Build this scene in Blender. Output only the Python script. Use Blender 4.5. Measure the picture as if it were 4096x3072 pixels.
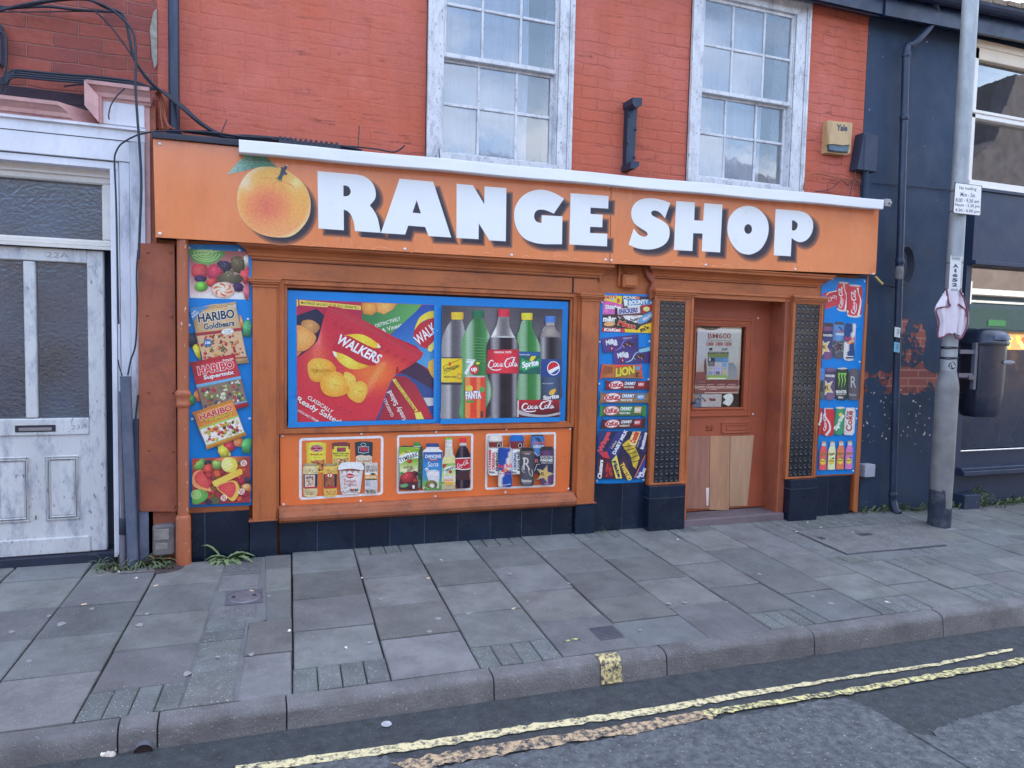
import bpy, math, random
import numpy as np
from mathutils import Vector, Matrix, noise
from mathutils.geometry import delaunay_2d_cdt
R = math.radians
random.seed(7)
sc = bpy.context.scene
for o in list(bpy.data.objects): bpy.data.objects.remove(o)
COL = sc.collection

# ---------------------------------------------------------------- camera
F = 2900.0; CX, CY = 2048.0, 1536.0
ex = Vector((9900 - CX, -(1530 - CY), -F)).normalized()
ez = -Vector((950 - CX, -(48000 - CY), -F)).normalized()
ez = (ez - ex * ex.dot(ez)).normalized()
ey = ez.cross(ex)
ROT = Matrix((ex, ey, ez))                      # world = ROT @ camera axes
EYE = Vector((0, -5.7, 1.6))
cam = bpy.data.cameras.new('camera'); camo = bpy.data.objects.new('camera', cam); COL.objects.link(camo)
camo.matrix_world = Matrix.Translation(EYE) @ ROT.to_4x4()
cam.sensor_width = 36; cam.lens = 36 * F / 4096; cam.clip_start = .05; cam.clip_end = 600
sc.camera = camo

# ---------------------------------------------------------------- light
SUN_EL, SUN_AZ = R(37), R(14)                   # behind the shop: street side in open shade
w = bpy.data.worlds.new('World'); sc.world = w; w.use_nodes = True
nt = w.node_tree; bg = nt.nodes['Background']
sky = nt.nodes.new('ShaderNodeTexSky'); sky.sky_type = 'NISHITA'; sky.sun_disc = False
sky.sun_elevation = SUN_EL; sky.sun_rotation = SUN_AZ; sky.air_density = 1.0; sky.dust_density = 1.2; sky.ozone_density = 1.2
# broken white cloud over the blue
tc = nt.nodes.new('ShaderNodeTexCoord'); sx_ = nt.nodes.new('ShaderNodeSeparateXYZ'); nt.links.new(tc.outputs['Generated'], sx_.inputs[0])
mz = nt.nodes.new('ShaderNodeMath'); mz.operation = 'ADD'; mz.inputs[1].default_value = .18; nt.links.new(sx_.outputs[2], mz.inputs[0])
dx = nt.nodes.new('ShaderNodeMath'); dx.operation = 'DIVIDE'; dy = nt.nodes.new('ShaderNodeMath'); dy.operation = 'DIVIDE'
nt.links.new(sx_.outputs[0], dx.inputs[0]); nt.links.new(mz.outputs[0], dx.inputs[1]); nt.links.new(sx_.outputs[1], dy.inputs[0]); nt.links.new(mz.outputs[0], dy.inputs[1])
cbx = nt.nodes.new('ShaderNodeCombineXYZ'); nt.links.new(dx.outputs[0], cbx.inputs[0]); nt.links.new(dy.outputs[0], cbx.inputs[1])
cn = nt.nodes.new('ShaderNodeTexNoise'); cn.inputs['Scale'].default_value = 1.3; cn.inputs['Detail'].default_value = 8; cn.inputs['Roughness'].default_value = .55; nt.links.new(cbx.outputs[0], cn.inputs['Vector'])
cm = nt.nodes.new('ShaderNodeMapRange'); cm.inputs[1].default_value = .47; cm.inputs[2].default_value = .66; cm.inputs[3].default_value = 0; cm.inputs[4].default_value = .85; nt.links.new(cn.outputs[0], cm.inputs[0])
cx_ = nt.nodes.new('ShaderNodeMix'); cx_.data_type = 'RGBA'; cx_.inputs[7].default_value = (6.5, 6.8, 7.4, 1); nt.links.new(cm.outputs[0], cx_.inputs[0]); nt.links.new(sky.outputs[0], cx_.inputs[6])
nt.links.new(cx_.outputs[2], bg.inputs[0]); bg.inputs[1].default_value = 0.14
sl = bpy.data.lights.new('sun', 'SUN'); sl.energy = 3.0; sl.angle = R(.5); sl.color = (1, .95, .87)
so = bpy.data.objects.new('sun', sl); COL.objects.link(so)
sd = Vector((math.sin(SUN_AZ) * math.cos(SUN_EL), math.cos(SUN_AZ) * math.cos(SUN_EL), math.sin(SUN_EL)))
so.rotation_euler = (-sd).to_track_quat('-Z', 'Y').to_euler(); so.location = (0, 0, 30)
sc.view_settings.view_transform = 'Standard'; sc.view_settings.look = 'None'
sc.view_settings.exposure = EXPO = 2.3; sc.view_settings.gamma = 1
sc.render.engine = 'CYCLES'
sc.cycles.max_bounces = 8

# ---------------------------------------------------------------- measuring helpers
ZK = {'c1':(0,0,.6173),'c2':(0,1000,.7835),'c3':(700,500,.5425),'c4':(1600,0,.4823),'c5':(2400,0,.5425),'c6':(3300,0,.6628),
'p1':(700,960,.3254),'p2':(700,1460,.3617),'p3':(1120,1140,.3495),'p4':(1720,1160,.33746),'p5':(1120,1680,.5425),'p6':(2360,1140,.4947),
'p7':(2560,1140,.6027),'p8':(3240,1080,.6024),'r1':(3400,1000,.7235),'q5':(1100,900,.6329),'q6':(2400,900,.5244),'q7':(1000,1900,.7233),
's1':(1240,640,.27125),'s2':(1800,700,.31646),'s3':(2440,740,.39783),'s4':(880,600,.22901),'s5':(1180,1720,.18087),'s6':(1560,1720,.16275),
's7':(1920,1700,.16882),'s8':(2380,1160,.24121),'t1':(2380,1540,.25316),'t2':(3260,1100,.24121),'t3':(3240,1480,.26531),'t4':(2740,1260,.24116),
't5':(2400,1020,.27125),'t6':(3860,1020,.25322),'t7':(0,360,.38567),'t8':(460,1700,.37383),'z2':(0,2000,.646),'z3':(1200,2000,.646),'z4':(2500,1900,.7215)}
def uv(k, x, y): a = ZK[k]; return a[0] + a[2] * x, a[1] + a[2] * y
def ray(u, v): return ROT @ Vector((u - CX, -(v - CY), -F))
def P(k, x, y, Y=0.0):                            # photo measurement -> point on the real plane y=Y
    r = ray(*uv(k, x, y)); t = (Y - EYE.y) / r.y; return EYE + r * t
def G(k, x, y, z0=-.06, s=.055, sx=-.01):         # photo measurement -> point on the ground plane
    r = ray(*uv(k, x, y)); t = (z0 + s * EYE.y - EYE.z) / (r.z - s * r.y - sx * r.x); return EYE + r * t
def gz(x, y): return -.06 + .055 * y - .01 * x
ROAD = dict(z0=-.292, s=.0, sx=-.018)
def rz(x): return -.292 - .018 * x

# ---------------------------------------------------------------- colour
ILL = (.60, .70, .86)                             # how a pure white board in the street shade photographs (linear)
def s2l(c): c /= 255.0; return c / 12.92 if c <= .04045 else ((c + .055) / 1.055) ** 2.4
def C(r, g, b): return tuple(max(.004, min(.86, s2l(v) / i * .8)) for v, i in zip((r, g, b), ILL))
def Cp(c): return C(*(x + (y - x) * .085 for x, y in zip(c, (140,148,176))))     # print lifted towards grey-blue: haze and sheen mixed into the colour
def mixc(a, b, t): return tuple(x + (y - x) * t for x, y in zip(a, b))

# ---------------------------------------------------------------- materials
MATS = {}
def pm(name, col, rough=.6, var=.18, scale=6, bump=0.0, bscale=60, dirt=0.0, dirtcol=(30,32,40), metal=0, spec=.5, coat=0, stretch=(1,1,1), fleck=0, fleckcol=(235,235,240), attr=False, dscale=3.0, fscale=90):
    if name in MATS: return MATS[name]
    m = bpy.data.materials.new(name); MATS[name] = m; m.use_nodes = True; n = m.node_tree; N = n.nodes.new; L = n.links.new
    b = n.nodes['Principled BSDF']; b.inputs['Roughness'].default_value = rough; b.inputs['Metallic'].default_value = metal
    b.inputs['Specular IOR Level'].default_value = spec; b.inputs['Coat Weight'].default_value = coat; b.inputs['Coat Roughness'].default_value = .08
    geo = N('ShaderNodeNewGeometry'); mp = N('ShaderNodeVectorMath'); mp.operation = 'MULTIPLY'; mp.inputs[1].default_value = stretch
    L(geo.outputs['Position'], mp.inputs[0])
    def nz(sc_, det=6, rg=.6):
        t = N('ShaderNodeTexNoise'); t.inputs['Scale'].default_value = sc_; t.inputs['Detail'].default_value = det; t.inputs['Roughness'].default_value = rg
        L(mp.outputs[0], t.inputs['Vector']); return t.outputs[0]
    def rmp(src, a, b_, lo, hi):
        t = N('ShaderNodeMapRange'); t.inputs[1].default_value = a; t.inputs[2].default_value = b_; t.inputs[3].default_value = lo; t.inputs[4].default_value = hi
        L(src, t.inputs[0]); return t.outputs[0]
    def mx(fac, A, B, bt='MIX'):
        t = N('ShaderNodeMix'); t.data_type = 'RGBA'; t.blend_type = bt
        for i, v in ((0, fac), (6, A), (7, B)):
            if hasattr(v, 'node'): L(v, t.inputs[i])
            elif i == 0: t.inputs[0].default_value = v
            else: t.inputs[i].default_value = (*v, 1)
        return t.outputs[2]
    base = col
    if attr:
        a = N('ShaderNodeAttribute'); a.attribute_name = 'Col'; base = a.outputs[0]
        if col is not None: base = mx(1.0, col, a.outputs[0], 'MULTIPLY')
    v = rmp(nz(scale), .3, .7, 1 - var, 1 + var)
    cv = N('ShaderNodeCombineColor'); [L(v, cv.inputs[i]) for i in range(3)]
    c = mx(1.0, base, cv.outputs[0], 'MULTIPLY')
    if dirt: c = mx(rmp(nz(dscale, 10, .75), .49, .70, 0, dirt), c, C(*dirtcol))
    if fleck: c = mx(rmp(nz(fscale, 2, .5), .70 - fleck * .1, .74, 0, .8), c, C(*fleckcol))
    L(c, b.inputs['Base Color'])
    rr = rmp(nz(scale * 2.3, 4), .3, .7, max(.03, rough - .1), min(1, rough + .12)); L(rr, b.inputs['Roughness'])
    if bump:
        bp = N('ShaderNodeBump'); bp.inputs['Strength'].default_value = bump; bp.inputs['Distance'].default_value = .01
        L(nz(bscale, 8, .65), bp.inputs['Height']); L(bp.outputs[0], b.inputs['Normal'])
    return m

# ---------------------------------------------------------------- mesh builder
class MB:
    def __init__(s): s.v = []; s.f = []; s.c = []; s.m = []; s.sm = []
    def add(s, vs, fs, col=(1,1,1), mi=0, smooth=False):
        o = len(s.v); s.v += [tuple(p) for p in vs]
        for f in fs:
            s.f.append(tuple(i + o for i in f)); s.m.append(mi); s.sm.append(smooth)
            s.c.append(col)
        return s
    def box(s, x0, y0, z0, x1, y1, z1, col=(1,1,1), mi=0, bev=0):
        x0, x1 = min(x0,x1), max(x0,x1); y0, y1 = min(y0,y1), max(y0,y1); z0, z1 = min(z0,z1), max(z0,z1)
        if bev: return s.prism([(x0+bev,z0),(x1-bev,z0),(x1,z0+bev),(x1,z1-bev),(x1-bev,z1),(x0+bev,z1),(x0,z1-bev),(x0,z0+bev)], y0, y1, col, mi, chamfer=bev)
        vs = [(x,y,z) for x in (x0,x1) for y in (y0,y1) for z in (z0,z1)]
        return s.add(vs, [(0,1,3,2),(4,6,7,5),(0,4,5,1),(2,3,7,6),(0,2,6,4),(1,5,7,3)], col, mi)
    def prism(s, pts, y0, y1, col=(1,1,1), mi=0, chamfer=0):
        """outline in x,z (counter-clockwise seen from the street) from front y0 to back y1"""
        n = len(pts); cx = sum(p[0] for p in pts) / n; cz = sum(p[1] for p in pts) / n
        if chamfer:
            def ins(p):
                dx, dz = cx - p[0], cz - p[1]; return (p[0] + (chamfer if dx > 0 else -chamfer) * min(1, abs(dx) * 1e3) , p[1] + (chamfer if dz > 0 else -chamfer) * min(1, abs(dz) * 1e3))
            inner = [ins(p) for p in pts]
            vs = [(p[0], y0, p[1]) for p in inner] + [(p[0], y0 + chamfer, p[1]) for p in pts] + [(p[0], y1, p[1]) for p in pts]
            fs = [tuple(range(n))] + [(i, n+i, n+(i+1)%n, (i+1)%n) for i in range(n)] + [(n+i, 2*n+i, 2*n+(i+1)%n, n+(i+1)%n) for i in range(n)] + [tuple(reversed(range(2*n, 3*n)))]
            return s.add(vs, fs, col, mi)
        vs = [(p[0], y0, p[1]) for p in pts] + [(p[0], y1, p[1]) for p in pts]
        if n <= 4 : fr = [tuple(range(n))]
        else: fr = tri(pts)
        return s.add(vs, fr + [tuple(reversed([i + n for i in f])) for f in fr] + [(i, n+i, n+(i+1)%n, (i+1)%n) for i in range(n)], col, mi)
    def tube(s, path, r, n=10, col=(1,1,1), mi=0, cap=True, smooth=True):
        path = [Vector(p) for p in path]; rs = r if isinstance(r, (list, tuple)) else [r] * len(path)
        vs = []; up = None
        for i, p in enumerate(path):
            t = (path[min(i+1, len(path)-1)] - path[max(i-1, 0)]).normalized()
            if up is None: up = Vector((0,0,1)) if abs(t.z) < .9 else Vector((1,0,0))
            a = t.cross(up); a = a.normalized() if a.length > 1e-6 else t.orthogonal().normalized()
            b = a.cross(t).normalized(); up = b
            for k in range(n):
                q = 2 * math.pi * k / n; vs.append(p + a * math.cos(q) * rs[i] + b * math.sin(q) * rs[i])
        fs = [(i*n+k, i*n+(k+1)%n, (i+1)*n+(k+1)%n, (i+1)*n+k) for i in range(len(path)-1) for k in range(n)]
        s.add(vs, fs, col, mi, smooth)
        if cap: s.add(vs[:n], [tuple(reversed(range(n)))], col, mi); s.add(vs[-n:], [tuple(range(n))], col, mi)
        return s
    def lathe(s, c, prof, n=24, col=(1,1,1), mi=0, smooth=True, sx=1, sy=1):
        vs = [(c[0] + r * sx * math.cos(2*math.pi*k/n), c[1] + r * sy * math.sin(2*math.pi*k/n), c[2] + z) for r, z in prof for k in range(n)]
        fs = [(i*n+k, i*n+(k+1)%n, (i+1)*n+(k+1)%n, (i+1)*n+k) for i in range(len(prof)-1) for k in range(n)]
        s.add(vs, fs, col, mi, smooth); s.add(vs[-n:], [tuple(range(n))], col, mi); s.add(vs[:n], [tuple(reversed(range(n)))], col, mi); return s
    def prof_x(s, prof, x0, x1, dz=0.0, col=(1,1,1), mi=0, r0=0, r1=0):
        """moulding: profile of (y,z) swept along x; r0,r1 = return the mitre at the ends"""
        n = len(prof); ym = max(p[0] for p in prof)
        vs = [(x0 + r0*(p[0]-ym), p[0], p[1]) for p in prof] + [(x1 - r1*(p[0]-ym), p[0], p[1] + dz) for p in prof]
        fs = [(i, i+n, (i+1)%n+n, (i+1)%n) for i in range(n)]
        t = tri([(p[0], p[1]) for p in prof])
        return s.add(vs, fs + [tuple(reversed(f)) for f in t] + [tuple(i+n for i in f) for f in t], col, mi)
    def prof_z(s, prof, z0, z1, col=(1,1,1), mi=0):
        n = len(prof); vs = [(p[0], p[1], z0) for p in prof] + [(p[0], p[1], z1) for p in prof]
        t = tri(prof)
        return s.add(vs, [(i, (i+1)%n, (i+1)%n+n, i+n) for i in range(n)] + [tuple(reversed(f)) for f in t] + [tuple(i+n for i in f) for f in t], col, mi)
    def quad(s, pts, col=(1,1,1), mi=0): return s.add(pts, [(0,1,2,3)], col, mi)
    def slab(s, pts, y0, y1, col=(1,1,1), mi=0):
        """pts: 3D points on a plane y=const, pushed to front y0 / back y1 (keeps x,z)"""
        return s.prism([(p.x, p.z) for p in pts], y0, y1, col, mi)
    def build(s, name, mats, parent=None, origin=None):
        me = bpy.data.meshes.new(name)
        if parent is not None: o0 = Vector(parent.get('_w', parent.location)) if parent.parent is None else Vector(parent['_w'])
        elif origin is not None: o0 = Vector(origin)
        else:
            a = np.array(s.v); o0 = Vector(((a[:,0].min()+a[:,0].max())/2, (a[:,1].min()+a[:,1].max())/2, a[:,2].min()))
        me.from_pydata([tuple(Vector(p) - o0) for p in s.v], [], s.f)
        if not isinstance(mats, (list, tuple)): mats = [mats]
        for m in mats: me.materials.append(m)
        me.polygons.foreach_set('material_index', s.m); me.polygons.foreach_set('use_smooth', s.sm)
        ca = me.color_attributes.new('Col', 'FLOAT_COLOR', 'CORNER'); buf = []
        for f, c in zip(s.f, s.c):
            if isinstance(c[0], (tuple, list)):
                for q in c: buf += [q[0], q[1], q[2], 1]
            else: buf += [c[0], c[1], c[2], 1] * len(f)
        ca.data.foreach_set('color', buf)
        me.update()
        ob = bpy.data.objects.new(name, me); COL.objects.link(ob)
        if parent is not None: ob.parent = parent; ob['_w'] = tuple(o0)
        else: ob.location = o0; ob['_w'] = tuple(o0)
        return ob
def tri(pts):
    n = len(pts)
    r = delaunay_2d_cdt([Vector((p[0], p[1])) for p in pts], [], [list(range(n))], 1, 1e-7)
    orig = r[3]; out = []
    a = sum(pts[i][0]*pts[(i+1)%n][1] - pts[(i+1)%n][0]*pts[i][1] for i in range(n))
    for f in r[2]:
        try: g = [orig[i][0] for i in f]
        except IndexError: continue
        if a < 0: g.reverse()
        out.append(tuple(g))
    return out or [tuple(range(n))]
def tag(o, label=None, cat=None, group=None, kind=None):
    for k, v in (('label', label), ('category', cat), ('group', group), ('kind', kind)):
        if v: o[k] = v
    return o
def thing(name, label, cat, loc=(0,0,0), group=None):
    o = bpy.data.objects.new(name, None); COL.objects.link(o); o.location = loc; o['_w'] = tuple(loc); o.empty_display_size = .1
    return tag(o, label, cat, group)
def struct(mb, name, m, origin=(0,0,0)):
    o = mb.build(name, m, None, origin); o['kind'] = 'structure'; return o
def rnd(a, b): return random.uniform(a, b)
def smoothpath(pts, n=6):
    pts = [Vector(p) for p in pts]; out = []
    for i in range(len(pts)-1):
        p0, p1, p2, p3 = pts[max(i-1,0)], pts[i], pts[i+1], pts[min(i+2,len(pts)-1)]
        for k in range(n):
            t = k / n; out.append(.5*((2*p1)+(p2-p0)*t+(2*p0-5*p1+4*p2-p3)*t*t+(3*p1-p0-3*p2+p3)*t**3))
    return out + [pts[-1]]
# ================================================================ GROUND
M_slab = pm('paving_stone', (.180,.180,.180), .85, .2, 5, .45, 140, .55, (72,72,82), attr=True, fleck=.25, fleckcol=(190,190,195), fscale=160)
M_sett = pm('sett_stone', (.158,.162,.163), .8, .2, 9, .5, 90, .3, (50,50,55), attr=True, fleck=.6, fscale=130)
M_joint = pm('joint_dirt', (.045,.046,.05), .95, .5, 30, .6, 80)
M_kerb = pm('kerb_granite', (.185,.181,.176), .85, .25, 5, 1.0, 70, .7, (78,76,84), fleck=.2, fscale=150, attr=True)
M_road = pm('asphalt_dark', (.062,.067,.072), .82, .35, 14, 1.0, 160, .3, (50,52,60), fleck=.45, fleckcol=(140,145,155), fscale=120)
M_road2 = pm('asphalt_worn', (.130,.136,.142), .85, .5, 24, 1.0, 110, .9, (62,70,84), fleck=.5, fleckcol=(165,170,180), dscale=7, fscale=70)

mb = MB()
mb.quad([(-14,-2.15,rz(-14)),(-14,-10,rz(-14)-.02),(40,-10,rz(40)-.02),(40,-2.15,rz(40))])
mb.quad([(-14,-10,rz(-14)-.02),(-14,-60,-.4),(40,-60,-.9),(40,-10,rz(40)-.02)])
struct(mb, 'road', M_road)
mb = MB()   # bed under the paving
mb.quad([(-14,1.2,gz(-14,0)-.012),(-14,-2.1,gz(-14,-2.1)-.012),(40,-2.1,gz(40,-2.1)-.012),(40,1.2,gz(40,0)-.012)])
struct(mb, 'pavement_bed', M_joint)
# the worn older surface further out in the carriageway, with its ragged edge
edge = [('z3',-900,1720),('z3',-300,1700),('z3',60,1640),('z3',200,1600),('z3',420,1590),('z3',640,1600),('z3',760,1655),('z3',900,1650),('z3',1100,1610),('z3',1300,1585),('z3',1600,1530),('z3',1900,1480),('z4',0,1440),('z4',250,1400),
        ('z4',480,1355),('z4',700,1330),('z4',880,1290),('z4',1000,1262),('z4',1180,1240),('z4',1300,1265),('z4',1420,1330),('z4',1500,1390),('z4',1600,1440),('z4',1700,1450),('z4',1760,1400),('z4',1850,1350),('z4',1980,1320),('z4',2212,1260),('z4',2700,1150)]
pts = []
for i, e in enumerate(edge):
    a = G(*e, **ROAD)
    if i:
        for k in range(1, 6):
            q = p0.lerp(a, k/6); pts.append(q + Vector((0, rnd(-.02,.02), 0)))
    pts.append(a); p0 = a
top = [Vector((p.x, p.y, rz(p.x)+.004)) for p in pts]
mb = MB(); ncol = len(top)
bot = [Vector((p.x, -9.0, rz(p.x)+.004)) for p in top]
mb.add(top+bot, [(i, ncol+i, ncol+i+1, i+1) for i in range(ncol-1) if top[i+1].x > top[i].x])
struct(mb, 'road_worn_surface', M_road2)

# slabs
def xl(i):     # joint line i -> (x at the wall, x at the kerb)
    x = .34 + .465 * i; return x + .0, x - max(0, .115 - .022 * i) 
def slab(mb, a, b, y0, y1, g=.0055, var=.22, gr=(.0035,.0075)):
    """a,b: joint lines (xwall,xkerb); y0>y1"""
    def X(l, y): t = -y / 2.08; return l[0] + (l[1] - l[0]) * t
    dz = rnd(-.002,.0025); tx, ty = rnd(-.002,.002), rnd(-.003,.003)
    k = 1 + rnd(-var, var); c = (k*rnd(.97,1.05), k, k*rnd(.93,1.0))
    gx = rnd(*gr); e = .006
    pts = [(X(a,y0)+gx, y0-g), (X(a,y1)+gx, y1+g), (X(b,y1)-gx, y1+g), (X(b,y0)-gx, y0-g)]
    ins = [(pts[0][0]+e, pts[0][1]-e), (pts[1][0]+e, pts[1][1]+e), (pts[2][0]-e, pts[2][1]+e), (pts[3][0]-e, pts[3][1]-e)]
    z = lambda p, o: gz(*p) + o + dz + tx*(p[0]-pts[0][0])*3 + ty*(p[1]-pts[0][1])*3
    vs = [(p[0], p[1], z(p, .006)) for p in ins] + [(p[0], p[1], z(p, 0)) for p in pts] + [(p[0], p[1], gz(*p)-.03) for p in pts]
    mb.add(vs, [(0,1,2,3)] + [(j, 4+j, 4+(j+1)%4, (j+1)%4) for j in range(4)] + [(4+j, 8+j, 8+(j+1)%4, 4+(j+1)%4) for j in range(4)], c)
def setts(mb, a, b, y0, y1, n=4):
    for k in range(n):
        f = lambda t: (a[0]+(b[0]-a[0])*t, a[1]+(b[1]-a[1])*t)
        slab(mb, f(k/n), f((k+1)/n), y0, y1, .003, .12, (.0012,.0032))
S, Q = MB(), MB()
YK = -2.075
Bl = [(-2.40,-2.56),(-1.94,-2.10),(-1.47,-1.62),(-1.0,-1.16),(-.55,-.72),(-.11,-.29)]
D = (.14,-.05); E_ = xl(0)
for j in range(-6, 0):
    a = (Bl[0][0]+.465*(j), Bl[0][1]+.465*j); b = (a[0]+.465, a[1]+.465)
    for y0, y1 in ((1.1,.6),(.6,.2),(.2,-.25),(-.25,-.7),(-.7,-1.15),(-1.15,-1.6),(-1.6,YK)): slab(S, a, b, y0, y1)
rows = {0:[.2,-.25,-.70,-1.16,-1.6,YK], 1:[.2,-.04,-.48,-.93,-1.38,-1.83,YK], 2:[.2,-.24,-.72,-1.15,-1.6,YK], 3:[.0,-.25,-.74,-1.16,-1.61,YK], 4:[-.1,-.51,-.96,-1.41,-1.83]}
for j, ys in rows.items():
    for y0, y1 in zip(ys, ys[1:]): slab(S, Bl[j], Bl[j+1], y0, y1)
setts(Q, Bl[4], Bl[5], -1.83, YK, 4)
for y0, y1 in ((-.1,-.42),(-.42,-.68),(-.94,-1.16),(-1.16,-1.29),(-1.29,-1.41),(-1.41,-1.58),(-1.58,-1.74),(-1.74,-1.88),(-1.88,YK)):
    slab(Q, Bl[5], (.13,.02) if y0 > -1.1 else (.10,-.05), y0, y1)
for y0, y1 in ((-.08,-.36),(-.36,-.76),(-.76,-1.21),(-1.21,-1.63),(-1.63,YK)):
    slab(S, (.14,.10) if y0 > -1.1 else (.11,-.04), E_, y0, y1)
for i in range(0, 26):
    a, b = xl(i), xl(i+1)
    if i % 2 == 0: ys, se = [-.03,-.48,-.94,-1.40,-1.84], (-1.84, YK)
    else: ys, se = [-.22,-.69,-1.16,-1.62,YK], (.0,-.22)
    if i == 4: ys, se = [-.03,-.40,-.91,-1.38,-1.74], None
    if i in (9, 10, 11): ys, se = ([-1.2,-1.66,YK], None) if i % 2 else ([-1.41,-1.84], (-1.84,YK))
    for y0, y1 in zip(ys, ys[1:]): slab(S, a, b, y0, y1)
    if se: setts(Q, a, b, *se)
    if i in (10,): setts(Q, a, b, -1.2, -1.41)
    if i in (9, 11): setts(Q, a, b, -1.05, -1.2)
    if i % 2 == 0 and 6 <= i < 9: pass
for a0 in range(9, 22):         # rows of setts along the foot of the walls by the door and the lamp post
    a, b = xl(a0), xl(a0+1)
    if a0 < 13:
        for y0, y1 in ((.02,-.12),(-.12,-.25),(-.25,-.38)): setts(Q, a, b, y0, y1, 4)
    if a0 == 12:
        for k in range(5): setts(Q, a, b, -.38-k*.13, -.51-k*.13, 4)
for y0, y1 in ((-.38,-.52),(-.52,-.66),(-.66,-.8),(-.8,-.94),(-.94,-1.05)): setts(Q, xl(9), (4.77,4.77), y0, y1, 1)
struct(S, 'pavement_slabs', M_slab); struct(Q, 'pavement_setts', M_sett)
# concrete surround
M_conc = pm('patch_concrete', (.178,.182,.182), .9, .2, 4, .5, 90, .4, (70,72,82))
mb = MB()
def flat(mb, pts, off=.004, col=(1,1,1)):
    vs = [(p[0], p[1], gz(p[0], p[1]) + off) for p in pts]; n = len(pts)
    for f in tri([(p[0], p[1]) for p in pts]): mb.add([vs[i] for i in f], [tuple(range(len(f)))], col)
flat(mb, [(4.79,-1.03),(6.0,-1.06),(6.0,-1.2),(4.55,-1.2)], .002); flat(mb, [(6.06,-.4),(6.06,-1.2),(6.30,-1.2),(6.30,-.38)], .002); flat(mb, [(4.79,-.34),(6.3,-.34),(6.3,-.385),(4.79,-.385)], .002)
flat(mb, [(2.06,-1.745),(2.66,-1.745),(2.66,-2.075),(2.10,-2.075)], .001)
flat(mb, [(-.14,-.05),(.16,-.05),(.13,-1.18),(.02,-1.25),(-.02,-2.07),(-.31,-2.07)], -.001)
struct(mb, 'pavement_concrete_patch', M_conc)
# kerb: rounded granite stones
xs = [-14,-11,-8.4,-6.6,-4.6,-2.7,-1.62,-.53,-.37,.19,1.24,2.30,3.38,4.49,5.6,6.7,7.8,8.9,10,11.2,13,15,18,24,40]
mb = MB()
for a, b in zip(xs, xs[1:]):
    m = max(2, int((b-a)/.06)) if a > -3 and b < 9 else 2
    dz = rnd(-.004,.004); k = rnd(.9,1.08); col = (k*1.02, k*.985, k)
    prof0 = [(-2.08, .004), (-2.14, .003), (-2.147, .002), (-2.160, -.003), (-2.172, -.014), (-2.179, -.030), (-2.182, -.042), (-2.188, -.09), (-2.20, -.24)]
    vs = []
    for i in range(m+1):
        x = a + .004 + (b-a-.008)*i/m
        for j, (y, z) in enumerate(prof0):
            w_ = .006*noise.noise(Vector((x*3.1, j*.7, 3))) + .003*noise.noise(Vector((x*14, j*1.3, 9)))
            ee = .004 if (i in (0, m) and j) else 0
            vs.append((x, y + w_ + ee, gz(x, -2.1) + z + dz + w_*.4 - ee))
    n = len(prof0)
    mb.add(vs, [(i*n+j, i*n+j+1, (i+1)*n+j+1, (i+1)*n+j) for i in range(m) for j in range(n-1)], col, smooth=True)
    mb.add(vs[:n], [tuple(range(n))], col); mb.add(vs[-n:], [tuple(reversed(range(n)))], col)
struct(mb, 'kerb', M_kerb)
mb = MB(); mb.quad([(-14,-2.09,gz(-14,-2.1)-.012),(-14,-2.165,gz(-14,-2.1)-.03),(40,-2.165,gz(40,-2.1)-.03),(40,-2.09,gz(40,-2.1)-.012)]); mb.quad([(-14,-2.165,gz(-14,-2.1)-.03),(-14,-2.17,-.9),(40,-2.17,-1.6),(40,-2.165,gz(40,-2.1)-.03)]); struct(mb, 'kerb_bedding', M_joint)
# painted lines
def wear(name, rgb, amt, scale=34):
    m = bpy.data.materials.new(name); m.use_nodes = True; n = m.node_tree; N = n.nodes.new; L = n.links.new; b = n.nodes['Principled BSDF']
    b.inputs['Roughness'].default_value = .75
    g = N('ShaderNodeNewGeometry'); t = N('ShaderNodeTexNoise'); t.inputs['Scale'].default_value = scale; t.inputs['Detail'].default_value = 9; t.inputs['Roughness'].default_value = .72
    L(g.outputs['Position'], t.inputs['Vector']); r = N('ShaderNodeMapRange'); r.inputs[1].default_value = amt; r.inputs[2].default_value = amt+.13; L(t.outputs[0], r.inputs[0])
    x = N('ShaderNodeMix'); x.data_type = 'RGBA'; x.inputs[6].default_value = (.06,.06,.065,1); x.inputs[7].default_value = (*rgb, 1); L(r.outputs[0], x.inputs[0])
    t2 = N('ShaderNodeTexNoise'); t2.inputs['Scale'].default_value = 120; L(g.outputs['Position'], t2.inputs['Vector'])
    x2 = N('ShaderNodeMix'); x2.data_type = 'RGBA'; x2.blend_type = 'MULTIPLY'; x2.inputs[0].default_value = .5; L(x.outputs[2], x2.inputs[6]); L(t2.outputs[1], x2.inputs[7])
    L(x.outputs[2], b.inputs['Base Color']); bp = N('ShaderNodeBump'); bp.inputs['Strength'].default_value = .5; bp.inputs['Distance'].default_value = .006; L(t2.outputs[0], bp.inputs['Height']); L(bp.outputs[0], b.inputs['Normal'])
    return m
def ribbon(name, tops, bots, m, off, rag=.006, sub=14):
    A = [G(*e, **ROAD) for e in tops]; B = [G(*e, **ROAD) for e in bots]; mb = MB(); vs = []
    for i in range(len(A)-1):
        for k in range(sub):
            t = k/sub; a = A[i].lerp(A[i+1], t); b = B[i].lerp(B[i+1], t)
            r1 = rag*noise.noise(Vector((a.x*21, 1, 5)))*1.6; r2 = rag*noise.noise(Vector((a.x*25, 7, 5)))*1.8
            vs += [(a.x, a.y+r1, rz(a.x)+off), (b.x, b.y+r2, rz(b.x)+off)]
    n = len(vs)//2; mb.add(vs, [(2*i, 2*i+1, 2*i+3, 2*i+2) for i in range(n-1)]); return struct(mb, name, m)
YL = C(206,204,172)
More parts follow.
